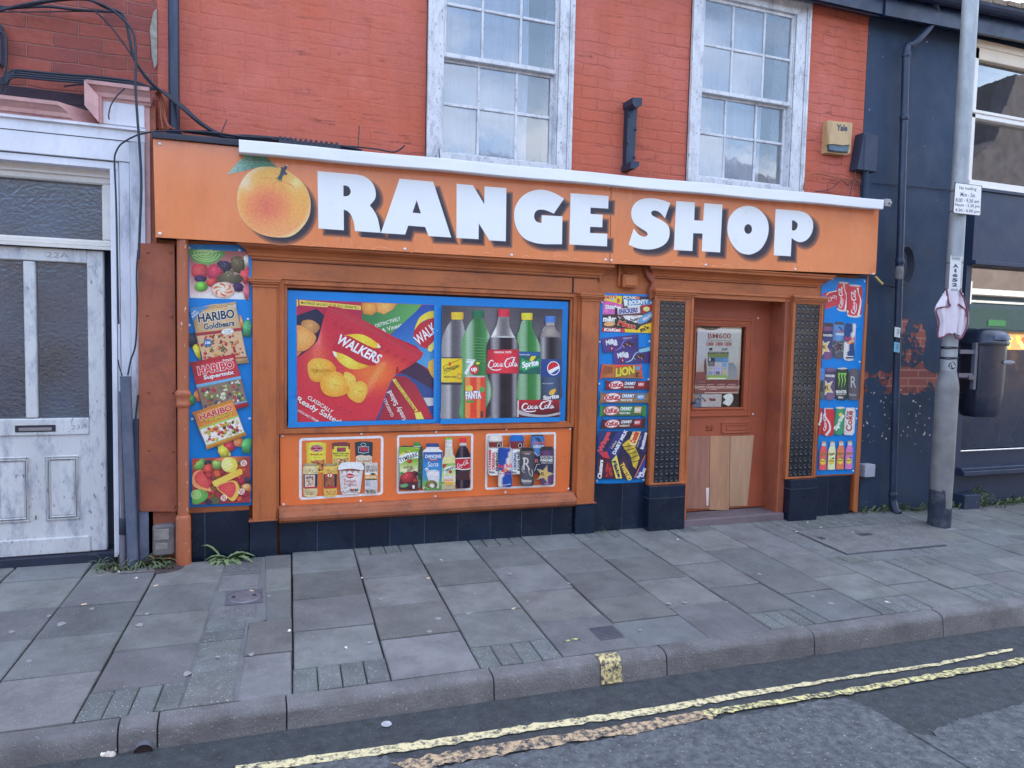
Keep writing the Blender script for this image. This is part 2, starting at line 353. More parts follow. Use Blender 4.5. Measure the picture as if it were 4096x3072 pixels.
ribbon('road_marking_yellow_line', [('z3',-400,1655),('z3',0,1602),('z3',800,1492),('z3',1500,1385),('z3',2167,1293),('z4',600,1215),('z4',1200,1125),('z4',1700,1050),('z4',2180,958)],
       [('z3',-400,1700),('z3',0,1650),('z3',800,1543),('z3',1500,1425),('z3',2167,1336),('z4',600,1248),('z4',1200,1142),('z4',1700,1066),('z4',2180,975)], wear('yellow_road_paint', YL, .39), .0065, .012)
ribbon('road_marking_ochre_line', [('z3',560,1640),('z3',900,1570),('z3',1300,1505),('z3',2167,1372),('z4',300,1335),('z4',520,1300)],
       [('z3',700,1690),('z3',900,1645),('z3',1300,1578),('z3',2167,1435),('z4',300,1390),('z4',520,1345)], wear('ochre_road_paint', C(182,166,142), .43), .0085, .016)
ribbon('road_marking_second_yellow_line', [('z4',430,1315),('z4',660,1280),('z4',1200,1198),('z4',1700,1110),('z4',2212,1018),('z4',2600,945)],
       [('z4',450,1350),('z4',670,1308),('z4',1200,1228),('z4',1700,1142),('z4',2212,1052),('z4',2600,980)], wear('chipped_yellow_road_paint', C(212,210,158), .43, 34), .0105, .014)
# yellow paint on the kerb (no-loading blip)
mb = MB(); kx0, kx1 = 1.87, 2.0
pr = [(-2.10,.009),(-2.14,.008),(-2.160,.003),(-2.174,-.010),(-2.183,-.03),(-2.191,-.09),(-2.196,-.125)]
vs = []
for i in range(9):
    x = kx0 + (kx1-kx0)*i/8
    for y, z in pr: vs.append((x+.006*noise.noise(Vector((i*2,z*60,1))), y-.0035, gz(x,-2.1)+z+.002))
mb.add(vs, [(i*7+j, i*7+j+1, (i+1)*7+j+1, (i+1)*7+j) for i in range(8) for j in range(6)])
struct(mb, 'kerb_marking_yellow', wear('yellow_kerb_paint', C(200,194,150), .42, 40))
mb = MB(); arc = [('z3',1632,888),('z3',1680,872),('z3',1735,872),('z3',1785,905)]
q = smoothpath([G(*a) for a in arc], 5)
for a, b in zip(q, q[1:]): mb.quad([(a.x,a.y+.008,gz(a.x,a.y)+.009),(a.x,a.y-.010,gz(a.x,a.y)+.009),(b.x,b.y-.010,gz(b.x,b.y)+.009),(b.x,b.y+.008,gz(b.x,b.y)+.009)])
struct(mb, 'pavement_marking_yellow_arc', wear('yellow_arc_paint', C(225,215,150), .46, 30))

# covers in the paving
M_iron = pm('cast_iron', C(95,102,122), .5, .25, 12, .3, 80, metal=.3)
def gbox(mb, x0, x1, y0, y1, a, b, col=(1,1,1), mi=0):
    vs = [(x, y, gz(x, y)+z) for x in (x0,x1) for y in (y0,y1) for z in (a,b)]
    mb.add(vs, [(0,1,3,2),(4,6,7,5),(0,4,5,1),(2,3,7,6),(0,2,6,4),(1,5,7,3)], col, mi)
t = thing('drain_cover', 'small oval iron cover with two lifting holes set in the pavement below the sweets poster', 'drain cover', (0,-.82,gz(0,-.8)))
mb = MB(); gbox(mb, -.11,.11,-.93,-.705,-.02,.004); mb.build('frame', M_iron, t)
mb = MB(); vs = [(.097*math.cos(a), -.82+.09*math.sin(a), gz(0,-.82+.09*math.sin(a))+.009) for a in [i*math.pi/16 for i in range(32)]]
mb.add(vs+[(v[0]*1.06,(v[1]+.82)*1.06-.82,v[2]-.006) for v in vs], [tuple(range(32))]+[(i,32+i,32+(i+1)%32,(i+1)%32) for i in range(32)]); mb.build('oval_lid', pm('cast_iron_worn', C(112,118,138), .45, .25, 12, .3, 80, metal=.3), t)
for sx_ in (-.065,.06):
    mb = MB(); mb.lathe((sx_,-.82,gz(0,-.82)+.010), [(.014,0),(.012,.003),(.004,.003)], 12); mb.build('lifting_hole', pm('cast_iron_dark', C(35,42,60), .6), t)
t = thing('drain_grate', 'rusty square metal drain grate set in concrete beside the kerb', 'drain grate', (2.07,-1.87,gz(2.07,-1.87)))
mb = MB(); gbox(mb, 1.985,2.15,-1.955,-1.785,-.03,.003); mb.build('sump', pm('drain_void', C(30,36,50), .9), t)
mb = MB()
for k in range(10):
    x = 1.985+.0165*k+.004; gbox(mb, x, x+.005, -1.955,-1.785, -.01,.010)
for k in range(10):
    y = -1.955+.017*k+.004; gbox(mb, 1.985,2.15,y,y+.005,-.01,.0125)
mb.build('grate_bars', M_iron, t)
mb = MB(); gbox(mb, 4.80,6.0,-1.02,-.395,-.03,.007)
o = mb.build('manhole_cover', pm('cover_concrete', (.185,.18,.175), .85, .25, 9, .6, 60, .4, (66,70,84), fleck=.3), None)
tag(o, 'wide rectangular concrete infilled manhole cover in the pavement in front of the door', 'manhole cover')
mb = MB(); gbox(mb, 4.78,6.02,-1.04,-1.021,-.03,.004); gbox(mb, 4.78,6.02,-.394,-.375,-.03,.004); gbox(mb, 4.781,4.799,-1.02,-.395,-.03,.004); gbox(mb, 6.001,6.019,-1.02,-.395,-.03,.004)
mb.build('frame', pm('cast_iron_rim', C(60,66,84), .6), o)
mb = MB(); gbox(mb, 5.33,5.47,-.66,-.6,.0075,.010); mb.build('lifting_plate', MATS['cast_iron_rim'], o)
mb = MB(); gbox(mb, 4.86,4.92,-.66,-.6,.0075,.010); mb.build('lifting_plate', MATS['cast_iron_rim'], o)
# ================================================================ MASONRY MATERIALS
def brickmat(name, cols, mortar, bump=.5, painted=False, crack=0.0, bw=.30, rh=.094, ms=.010, rough=.75):
    m = bpy.data.materials.new(name); m.use_nodes = True; n = m.node_tree; N = n.nodes.new; L = n.links.new; b = n.nodes['Principled BSDF']
    b.inputs['Roughness'].default_value = rough; b.inputs['Specular IOR Level'].default_value = .35
    g = N('ShaderNodeNewGeometry'); sp = N('ShaderNodeSeparateXYZ'); L(g.outputs['Position'], sp.inputs[0]); cb = N('ShaderNodeCombineXYZ'); L(sp.outputs[0], cb.inputs[0]); L(sp.outputs[2], cb.inputs[1])
    dn = N('ShaderNodeTexNoise'); dn.inputs['Scale'].default_value = 5; dn.inputs['Detail'].default_value = 5; L(g.outputs['Position'], dn.inputs['Vector'])
    sub = N('ShaderNodeVectorMath'); sub.operation = 'SUBTRACT'; sub.inputs[1].default_value = (.5,.5,.5); L(dn.outputs[1], sub.inputs[0])
    scl = N('ShaderNodeVectorMath'); scl.operation = 'SCALE'; scl.inputs[3].default_value = .06 if painted else .035; L(sub.outputs[0], scl.inputs[0])
    ad = N('ShaderNodeVectorMath'); L(cb.outputs[0], ad.inputs[0]); L(scl.outputs[0], ad.inputs[1])
    t = N('ShaderNodeTexBrick'); t.inputs['Scale'].default_value = 1; t.inputs['Brick Width'].default_value = bw; t.inputs['Row Height'].default_value = rh; t.inputs['Mortar Size'].default_value = ms
    t.inputs['Mortar Smooth'].default_value = .6; t.inputs['Color1'].default_value = (*cols[0],1); t.inputs['Color2'].default_value = (*cols[1],1); t.inputs['Mortar'].default_value = (*mortar,1); t.inputs['Bias'].default_value = -.1
    L(ad.outputs[0], t.inputs['Vector'])
    def nz(sc_, st=(1,1,1), det=8, rg=.65):
        v = N('ShaderNodeVectorMath'); v.operation = 'MULTIPLY'; v.inputs[1].default_value = st; L(g.outputs['Position'], v.inputs[0])
        q = N('ShaderNodeTexNoise'); q.inputs['Scale'].default_value = sc_; q.inputs['Detail'].default_value = det; q.inputs['Roughness'].default_value = rg; L(v.outputs[0], q.inputs['Vector']); return q.outputs[0]
    def rmp(src, a, b_, lo, hi):
        q = N('ShaderNodeMapRange'); q.inputs[1].default_value = a; q.inputs[2].default_value = b_; q.inputs[3].default_value = lo; q.inputs[4].default_value = hi; L(src, q.inputs[0]); return q.outputs[0]
    def mth(op, a, b_):
        q = N('ShaderNodeMath'); q.operation = op
        for i, v in enumerate((a, b_)):
            if hasattr(v, 'node'): L(v, q.inputs[i])
            else: q.inputs[i].default_value = v
        return q.outputs[0]
    def mx(fac, A, B, bt='MIX'):
        q = N('ShaderNodeMix'); q.data_type = 'RGBA'; q.blend_type = bt
        for i, v in ((0, fac), (6, A), (7, B)):
            if hasattr(v, 'node'): L(v, q.inputs[i])
            elif i == 0: q.inputs[0].default_value = v
            else: q.inputs[i].default_value = (*v, 1)
        return q.outputs[2]
    if painted:
        c = mx(rmp(nz(.8), .35, .62, 0, 1), cols[0], cols[1]); age = rmp(sp.outputs[0], 1.5, 5.0, .30, 1.0)
        ck = mth('MULTIPLY', rmp(nz(9, (.35,1,2.6), 10, .8), .565, .60, 0, 1), rmp(nz(1.7), .40, .62, .0, 1))
        c = mx(mth('MULTIPLY', ck, crack), c, mortar)
        c = mx(mth('MULTIPLY', mth('MULTIPLY', mth('MULTIPLY', t.outputs[1], age), rmp(nz(3), .42, .7, 0, .6)), crack), c, mortar)
        c = mx(rmp(nz(1.4, (1.8,1,.35)), .47, .72, 0, .55), c, tuple(x*.70 for x in cols[1])); c = mx(rmp(nz(3.1, (1,1,.8)), .58, .74, 0, .35), c, tuple(min(.8,x*1.25+.03) for x in cols[0]))
    else:
        c = t.outputs[0]; c = mx(rmp(nz(30), .3, .75, 0, .45), c, tuple(x*.45 for x in cols[0])); c = mx(rmp(nz(2.5), .5, .75, 0, .5), c, C(60,50,62))
    v = rmp(nz(60), .2, .8, .85, 1.15); cv = N('ShaderNodeCombineColor'); [L(v, cv.inputs[i]) for i in range(3)]
    c = mx(1.0, c, cv.outputs[0], 'MULTIPLY'); L(c, b.inputs['Base Color'])
    h = mth('MULTIPLY', t.outputs[1], rmp(nz(1.5), .35, .65, -.15 if painted else -1, -1.0))
    if painted: h = mth('MULTIPLY', h, age)
    h = mth('ADD', h, mth('MULTIPLY', nz(16, (.6,1,1.4)), .9)); h = mth('ADD', h, mth('MULTIPLY', nz(120), .12))
    bp = N('ShaderNodeBump'); bp.inputs['Strength'].default_value = bump; bp.inputs['Distance'].default_value = .012; L(h, bp.inputs['Height']); L(bp.outputs[0], b.inputs['Normal'])
    return m
M_wall = brickmat('painted_brick_salmon', (C(172,103,100), C(170,91,75)), C(80,44,48), .6, True, .75)
M_brick = brickmat('red_brick', (C(150,84,78), C(122,68,70)), C(140,98,100), .8, ms=.007)
M_darkbrick = brickmat('dark_brick_course', (C(62,54,74), C(48,46,66)), C(70,60,78), .8)
M_navy = pm('navy_render', C(30,48,76), .75, .22, 1.2, .25, 40, .45, (20,40,74), dscale=1.5)
M_dark = pm('interior_dark', C(30,36,52), .95)
OR1, OR2 = C(184,98,54), C(172,92,58)
M_timber = pm('orange_timber_paint', C(160,98,60), .55, .16, 3, .35, 22, .6, (112,66,54), dscale=5, stretch=(.6,1,1.4))
M_timber_v = pm('orange_timber_paint_upright', C(162,97,58), .5, .17, 3, .35, 26, .65, (106,62,54), dscale=5, stretch=(1.6,1,.5))
M_sillp = pm('worn_sill_paint', C(148,92,66), .6, .16, 5, .4, 30, .7, (70,50,56), dscale=7)
M_rust = pm('rusty_orange_sheet', C(140,82,62), .6, .18, 3, .25, 30, .75, (92,58,62), dscale=3.5)
M_doorp = pm('door_paint', C(148,82,62), .5, .12, 2.5, .15, 30, .35, (116,66,60), dscale=3)
M_seam_shade = pm('dark_gap_shade', C(40,30,38), .9)
M_tile = pm('black_glazed_tile', C(20,32,54), .22, .25, 3, .05, 20, .35, (46,58,82), attr=True, dscale=5, spec=.6)
M_tile.node_tree.nodes['Principled BSDF'].inputs['Specular IOR Level'].default_value = .45
M_whitep = pm('flaking_white_paint', C(188,201,224), .6, .12, 6, .6, 60, .75, (120,132,158), dscale=11, stretch=(1.6,1,.7), fleck=.7, fleckcol=(84,92,112), fscale=45)
M_grout = pm('grout', C(92,110,140), .9)

SHOP = thing('corner_shop', 'salmon orange painted brick shop with two white sash windows above an orange timber shopfront', 'shop', (2.6, .3, gz(2.6,.3)))
def part(mb, name, m, par=None): return mb.build(name, m, par or SHOP)

# upper wall with the two window openings
W = [(1.37, 2.60, 2.99, 4.83), (3.78, 5.07, 3.03, 4.83)]
xs_ = [-.565, 1.37, 2.60, 3.78, 5.07, 5.815]
mb = MB()
for a, b in zip(xs_, xs_[1:]):
    o = [w_ for w_ in W if w_[0] == a]
    if o:
        mb.box(a, .05, 2.2, b, .32, o[0][2]); mb.box(a, .05, o[0][3], b, .32, 4.96)
    else: mb.box(a, .05, 2.2, b, .32, 4.96)
part(mb, 'painted_brick_wall', M_wall)
mb = MB(); mb.box(-.565,.6,-.3,5.815,8.6,4.9); mb.box(-.56,.33,-.3,-.4,.6,4.9); mb.box(5.65,.33,-.3,5.81,.6,4.9); mb.box(-.4,.33,2.6,5.65,.6,2.8)
part(mb, 'inner_walls', M_dark)
M_roof = pm('roof_tiles', C(70,66,72), .8, .25, 5, .5, 30, .5, (58,72,58))
def roof(par, x0, x1, dz=0):
    mb = MB(); mb.prof_x([(-.19,5.10),(4.4,7.35),(4.4,7.28),(-.17,5.05)], x0, x1, dz)
    mb.prof_x([(4.4,7.35),(8.8,5.1),(8.8,5.03),(4.4,7.28)], x0, x1, dz)
    r = mb.build('roof', M_roof, par); return r
roof(SHOP, -.565, 5.815)
mb = MB(); mb.prism([(-.565,4.9),(5.81,4.9),(5.81,5.0),(-.565,5.0)], .06, 8.6); part(mb, 'ceiling', M_dark)
mb = MB(); 
for x in (-.56, 5.70): mb.add([(x,.2,4.9),(x,8.6,4.9),(x,4.4,7.2),(x+.1,.2,4.9),(x+.1,8.6,4.9),(x+.1,4.4,7.2)], [(0,1,2),(5,4,3),(0,3,4,1),(1,4,5,2),(2,5,3,0)])
part(mb, 'gable_wall', M_brick)
M_gut = pm('black_gutter_plastic', C(15,29,60), .35, .2, 4, .05, 30, .3, (40,60,96))
mb = MB(); mb.prof_x([(-.13,4.795),(-.10,4.795),(-.10,5.03),(-.13,5.03)], 2.0, 5.815, .02); mb.prof_x([(-.10,4.80),(.05,4.86),(.05,4.88),(-.10,4.82)], 2.0, 5.815)
part(mb, 'eaves_board', M_gut)
def gutter_prof(z): return [(-.18+.062*math.cos(a), z+.062*math.sin(a)) for a in [math.pi + k*math.pi/8 for k in range(9)]] + [(-.128, z), (-.128-.0,z-.01)] 
mb = MB(); mb.prof_x([(-.18+.065*math.cos(a), 5.02+.065*math.sin(a)) for a in [math.pi+k*math.pi/8 for k in range(9)]] , 2.0, 5.815, .02); part(mb, 'gutter', M_gut)

# glass
def glassmat(name, refl, rough=.02, haze=.0, tint=(.8,.85,.9), bump=0, bscale=30, hazecol=(.7,.75,.8), bstrength=.5):
    m = bpy.data.materials.new(name); m.use_nodes = True; n = m.node_tree; N = n.nodes.new; L = n.links.new; n.nodes.remove(n.nodes['Principled BSDF'])
    out = n.nodes['Material Output']; tr = N('ShaderNodeBsdfTransparent'); tr.inputs[0].default_value = (*tint,1); gl = N('ShaderNodeBsdfGlossy'); gl.inputs['Roughness'].default_value = rough
    fr = N('ShaderNodeFresnel'); fr.inputs[0].default_value = 1.5
    mr = N('ShaderNodeMapRange'); mr.inputs[1].default_value = 0; mr.inputs[2].default_value = 1; mr.inputs[3].default_value = refl; mr.inputs[4].default_value = 1; L(fr.outputs[0], mr.inputs[0])
    a = N('ShaderNodeMixShader'); L(mr.outputs[0], a.inputs[0]); L(tr.outputs[0], a.inputs[1]); L(gl.outputs[0], a.inputs[2]); res = a
    g = N('ShaderNodeNewGeometry')
    if haze:
        d = N('ShaderNodeBsdfDiffuse'); d.inputs[0].default_value = (*hazecol,1); t = N('ShaderNodeTexNoise'); t.inputs['Scale'].default_value = 3; t.inputs['Detail'].default_value = 8; L(g.outputs['Position'], t.inputs['Vector'])
        r2 = N('ShaderNodeMapRange'); r2.inputs[1].default_value = .3; r2.inputs[2].default_value = .7; r2.inputs[3].default_value = haze*.5; r2.inputs[4].default_value = haze*1.5; L(t.outputs[0], r2.inputs[0])
        bb = N('ShaderNodeMixShader'); L(r2.outputs[0], bb.inputs[0]); L(a.outputs[0], bb.inputs[1]); L(d.outputs[0], bb.inputs[2]); res = bb
    if bump:
        t = N('ShaderNodeTexNoise'); t.inputs['Scale'].default_value = bscale; t.inputs['Detail'].default_value = 3; L(g.outputs['Position'], t.inputs['Vector'])
        bp = N('ShaderNodeBump'); bp.inputs['Strength'].default_value = bstrength; bp.inputs['Distance'].default_value = bump; L(t.outputs[0], bp.inputs['Height']); L(bp.outputs[0], gl.inputs['Normal'])
    L(res.outputs[0], out.inputs[0]); return m
M_glass = glassmat('old_window_glass', .13, .04, .16, bump=.01, bscale=4, bstrength=.15)
M_curt = pm('net_curtain', C(186,200,230), .9, .08, 2, .2, 8, .5, (140,156,196), dscale=1.2)
def sash(X0, X1, Z0, Z1, gx0, gx1, vb, top, hb1, meet, hb2, bot, gxr_low, vb2):
    mb = MB()   # moulded casing: outer edge, flat face, inner bead
    for (a, b) in ((X0, gx0-.012), (gx1+.012, X1)):
        s_ = 1 if a == X0 else -1; o_ = a if s_ == 1 else b; i_ = b if s_ == 1 else a
        mb.box(o_, .012, Z0, o_+s_*.022, .33, Z1); mb.box(o_+s_*.022, .022, Z0, o_+s_*.038, .33, Z1-.03); mb.box(o_+s_*.038, .034, Z0, i_, .33, Z1-.03); mb.box(i_, .05, Z0, i_+s_*.012, .33, Z1-.05)
    mb.box(X0+.022, .012, Z1-.045, X1-.022, .33, Z1); mb.box(gx0-.012, .034, Z1-.14, gx1+.012, .33, Z1-.045); mb.box(gx0-.05,.03,Z0-.02,gx1+.05,.33,Z0+.05)
    wdw = part(mb, 'sash_window', M_whitep)
    sm = MB()  # thin dark strips drawn in as the shadow lines of the mouldings
    for xx in (gx0-.0135, gx1+.0105): sm.box(xx,.047,Z0,xx+.003,.05,Z1-.14)
    for xx in (X0+.036, X1-.040): sm.box(xx,.0325,Z0,xx+.004,.034,Z1-.05)
    for xx in (X0-.006, X1+.001): sm.box(xx,.044,Z0,xx+.005,.0495,Z1)
    sm.build('joint_shadow_line', M_seam_shade, wdw)
    def bars(name, y0, y1, xa, xb, za, zb, vbs, hbs, rail_b, rail_t, st=.03):
        mb = MB(); mb.box(xa-.0, y0, za, xa+st, y1, zb, bev=.004); mb.box(xb-st, y0, za, xb, y1, zb, bev=.004)
        mb.box(xa+st, y0, za, xb-st, y1, za+rail_b, bev=.004); mb.box(xa+st, y0, zb-rail_t, xb-st, y1, zb, bev=.004)
        for x in vbs: mb.box(x-.011, y0+.006, za+rail_b, x+.011, y1-.006, zb-rail_t, bev=.004)
        segs = [xa+st]+list(vbs)+[xb-st]
        for z in hbs:
            for p, q in zip(segs, segs[1:]): mb.box(p+(.011 if p in vbs else 0), y0+.004, z-.012, q-(.011 if q in vbs else 0), y1-.004, z+.012, bev=.004)
        mb.build(name, M_whitep, wdw)
        zz_ = [za+rail_b]+list(hbs)+[zb-rail_t]
        for p, q in zip(segs, segs[1:]):
            for c, d in zip(zz_, zz_[1:]):
                g = MB(); ym = (y0+y1)/2; tl = rnd(-.006,.006); tl2 = rnd(-.004,.004)
                g.quad([(p,ym+tl,c),(q,ym-tl,c),(q,ym-tl+tl2,d),(p,ym+tl+tl2,d)]); g.build('pane', M_glass, wdw)
    bars('upper_sash', .065, .10, gx0-.012, gx1+.012, meet, Z1-.14, vb, (hb1,), .036, .03)
    bars('lower_sash', .112, .148, gx0-.012, gxr_low+.03, bot-.065, meet+.01, vb2, (hb2,), .065, .03, .028)
    c = MB(); n = 60; xa, xb = gx0-.1, gx1-.19
    vs = []
    for i in range(n+1):
        x = xa+(xb-xa)*i/n; f = .020*math.sin(i*.8+math.sin(i*.31)*2)+.012*math.sin(i*2.1)
        amp = .35+.9*(i/n)**2
        for z in (Z0, (Z0+Z1)/2, Z1): vs.append((x+.01*math.sin(z*7), .26+f*amp+.01*math.sin(z*3+i*.2), z))
    c.add(vs, [(i*3+j, i*3+j+1, i*3+4+j, i*3+3+j) for i in range(n) for j in range(2)], smooth=True); c.build('net_curtain', M_curt, wdw)
    return wdw
sash(1.354, 2.608, 3.02, 4.86, 1.492, 2.468, (1.815, 2.147), 4.62, 4.245, 3.83, 3.48, 3.10, 2.44, (1.806, 2.138))
sash(3.768, 5.08, 3.06, 4.87, 3.905, 4.915, (4.235, 4.589), 4.68, 4.310, 3.882, 3.535, 3.148, 4.885, (4.225, 4.572))

# ------------------------------------------------ shopfront joinery
# backing behind everything
mb = MB(); mb.box(-.70,.02,-.25,.30,.55,2.35); mb.box(2.64,.02,-.25,3.82,.55,2.35); mb.box(4.915,.02,-.25,5.81,.55,2.35); mb.box(.30,.02,1.93,2.64,.55,2.35); mb.box(.30,.04,.20,2.64,.55,1.0); mb.box(.3,.06,.95,2.64,.55,1.95); mb.box(3.82,.03,2.06,4.915,.55,2.35)
part(mb, 'shopfront_backing', M_timber)
# cornices
def cornice(x0, x1, zt, zb, y_in, r0=1, r1=1, name='cornice'):
    h = zt - zb
    pr = [(y_in,zb),(y_in-.018,zb),(y_in-.018,zb+.10*h),(y_in-.030,zb+.14*h),(y_in-.036,zb+.30*h),(y_in-.058,zb+.50*h),(y_in-.086,zb+.60*h),(y_in-.090,zb+.66*h),(y_in-.104,zb+.68*h),(y_in-.104,zb+.84*h),(y_in-.116,zb+.88*h),(y_in-.120,zt),(y_in,zt)]
    mb = MB(); mb.prof_x(pr, x0, x1, 0, r0=r0, r1=r1); return part(mb, name, M_timber)
cornice(.06, 2.86, 2.262, 2.14, -.045); cornice(3.415, 5.24, 2.275, 2.165, -.045)
mb = MB(); mb.box(.05,-.045,1.998,2.865,.02,2.14, bev=.002); mb.box(.05,-.052,2.132,2.865,-.045,2.14); part(mb, 'frieze_board', M_timber)
mb = MB(); mb.box(3.41,-.045,2.065,5.245,.02,2.165, bev=.002); part(mb, 'frieze_board', M_timber)
mb = MB(); mb.box(2.62,-.05,1.998,2.632,-.044,2.14); part(mb, 'frieze_joint', M_seam_shade)
mb = MB(); mb.box(.05,-.054,2.127,2.865,-.0455,2.1315); mb.box(.246,-.0365,1.9975,2.68,-.0345,2.0); mb.box(3.41,-.0475,2.160,5.245,-.0455,2.1645); mb.box(.247,-.037,.843,2.68,-.012,.8455); mb.box(.30,-.0165,.872,2.625,-.0145,.8745); part(mb, 'dark_joint', M_seam_shade)
# left wall strip above the sweets poster and board behind it
mb = MB(); mb.box(-.44,-.035,.28,.035,.02,2.26); part(mb, 'boarded_panel', M_timber_v)
mb = MB(); mb.box(2.865,-.02,1.90,3.41,.02,2.26); mb.box(2.90,-.03,.34,3.40,.02,1.96); part(mb, 'boarded_panel', M_timber)
mb = MB(); mb.box(5.25,-.03,.29,5.87,.02,2.28); part(mb, 'boarded_panel', M_timber)
# pilasters
def pilaster(x0, x1, z0, z1, y=-.085, cap=True, tiles=None):
    mb = MB(); mb.box(x0, y, z0, x1, .02, z1, bev=.003); p_ = part(mb, 'pilaster', M_timber_v)
    if cap:
        c = MB(); w_ = .018
        for (o, za, zb_) in ((.010,z1-.062,z1-.050),(.016,z1-.040,z1-.026),(.026,z1-.026,z1-.010),(.030,z1-.010,z1+.004)):
            c.box(x0-o, y-o, za, x1+o, .0, zb_, bev=.002)
        c.build('capital', M_timber, p_)
    return p_
p_ = pilaster(.057, .223, .205, 1.995); 
p_ = pilaster(2.70, 2.868, .18, 1.995)
# window frame (timber rebate)
mb = MB()
for (x0,x1,z0,z1,ya) in ((.223,.245,.20,1.995,-.05),(2.68,2.70,.18,1.995,-.05)): mb.box(x0,ya,z0,x1,.02,z1)
def frame(mb, x0, z0, x1, z1, w_, y0, y1, bev=.002):
    mb.box(x0, y0, z0, x0+w_, y1, z1, bev=bev); mb.box(x1-w_, y0, z0, x1, y1, z1, bev=bev)
    mb.box(x0+w_, y0, z0, x1-w_, y1, z0+w_, bev=bev); mb.box(x0+w_, y0, z1-w_, x1-w_, y1, z1, bev=bev)
frame(mb, .245, .845, 2.68, 1.997, .034, -.035, .04); frame(mb, .279, .875, 2.646, 1.963, .022, -.015, .05, .003)
part(mb, 'window_frame', M_timber_v)
mb = MB(); mb.box(.30,.012,.878,2.625,.02,1.94); part(mb, 'window_seam', M_seam_shade)
# stall board and rounded sill
mb = MB()
pr = [(.02,.178),(-.085,.178),(-.105,.186),(-.125,.205),(-.13,.23),(-.122,.252),(-.095,.268),(-.075,.275),(-.068,.283),(-.055,.292),(-.03,.297),(.02,.30)]
mb.prof_x(pr, .245, 2.68, -.012); part(mb, 'sill', M_sillp)
mb = MB(); mb.box(.245,-.012,.285,2.68,.04,.845); part(mb, 'stall_board', M_seam_shade)
# tiles
def tiles(xs, z0, z1, y, name='tiled_plinth', yb=.02, rows=None, side=None):
    mb = MB(); 
    for a, b in zip(xs, xs[1:]):
        for za, zb_ in zip(rows or (z0, z1), (rows or (z0, z1))[1:]):
            k = rnd(.8,1.25); mb.box(a+.002, y+rnd(0,.001), za+.0015, b-.002, yb, zb_-.0015, (k,k,k*1.02), bev=.0015)
    o = part(mb, name, M_tile); g = MB(); g.box(xs[0]+.004, y+.004, z0, xs[-1]-.004, yb-.002, z1-.003); g.build('grout', M_grout, o); return o
tiles([.245,.525,.805,1.085,1.365,1.645,1.925,2.205,2.485,2.68], -.25, .178, -.055)
tiles([-.36,-.27,.035], -.25, .285, -.05); tiles([.035,.228], -.25, .205, -.09); tiles([2.69,2.875], -.28, .18, -.09); tiles([2.875,3.17,3.39], -.28, .335, -.045)
tiles([3.385,3.765], -.3, .31, -.14, rows=(-.3,.20,.31)); tiles([4.945,5.29], -.3, .295, -.14, rows=(-.3,.205,.295), yb=.14); tiles([5.29,5.52,5.80], -.3, .29, -.04)
mb = MB(); mb.prof_x([(.02,.205),(-.10,.205),(-.10,.212),(.02,.222)], .03, .235); part(mb, 'plinth_capping', M_sillp)
mb = MB(); mb.prof_x([(.02,.18),(-.10,.18),(-.10,.187),(.02,.197)], 2.685, 2.885); part(mb, 'plinth_capping', M_sillp)

# door case posts with the dimpled black glass panels
M_dim = pm('dimpled_black_glass', C(16,22,34), .14, .3, 4, .25, 9, .3, (60,70,90), spec=.6, coat=.7, dscale=6)
def dimple_post(x0, x1, z0, z1, fx0, fx1, fz0, fz1, y=-.09):
    mb = MB(); frame(mb, x0, z0, x1, z1, .020, y-.012, y+.02, .003); mb.box(x0,y+.02,z0,x1,.02,z1)
    mb.box(x0+.02,y-.002,z0+.02,fx0,y+.02,z1-.02); mb.box(fx1,y-.002,z0+.02,x1-.02,y+.02,z1-.02); mb.box(fx0,y-.002,fz1,fx1,y+.02,z1-.02); mb.box(fx0,y-.002,z0+.02,fx1,y+.02,fz0)
    post = part(mb, 'pilaster', M_timber_v)
    c = MB()
    for (o, za, zb_) in ((.012,z1,z1+.016),(.022,z1+.016,z1+.034),(.032,z1+.034,z1+.058)): c.box(x0-o+.01, y-.012-o, za, x1+o+.01, .0, zb_, bev=.003)
    c.build('capital', M_timber, post)
    g = MB(); g.box(fx0+.002, y+.004, fz0+.002, fx1-.002, y+.018, fz1-.002)
    nc, nr = 5, 25; rr = .0205
    for r in range(nr):
        for k in range(nc):
            cx = fx0 + (fx1-fx0)*(k+.5)/nc; cz = fz1 - (fz1-fz0)*(r+.55)/nr
            vs = []; n = 12
            for (q, d) in ((1,0),(.95,.003),(.86,.0052),(.76,.0035),(.62,.001),(.3,.0005)):
                vs += [(cx+rr*q*math.cos(2*math.pi*t/n), y+.0035-d, cz+rr*q*math.sin(2*math.pi*t/n)) for t in range(n)]
            g.add(vs, [(i*n+t, i*n+(t+1)%n, (i+1)*n+(t+1)%n, (i+1)*n+t) for i in range(5) for t in range(n)], smooth=True); g.add(vs[-n:], [tuple(range(n))])
    for z in (fz0+(fz1-fz0)*.36, fz0+(fz1-fz0)*.845): g.box(fx0+.002, y+.0015, z-.0012, fx1-.002, y+.006, z+.0012)
    gp = g.build('dimpled_glass_panel', M_dim, post)
    return post
dimple_post(3.405, 3.80, .31, 2.008, 3.455, 3.722, .325, 1.965)
dimple_post(4.92, 5.285, .295, 2.012, 4.960, 5.248, .315, 1.992)
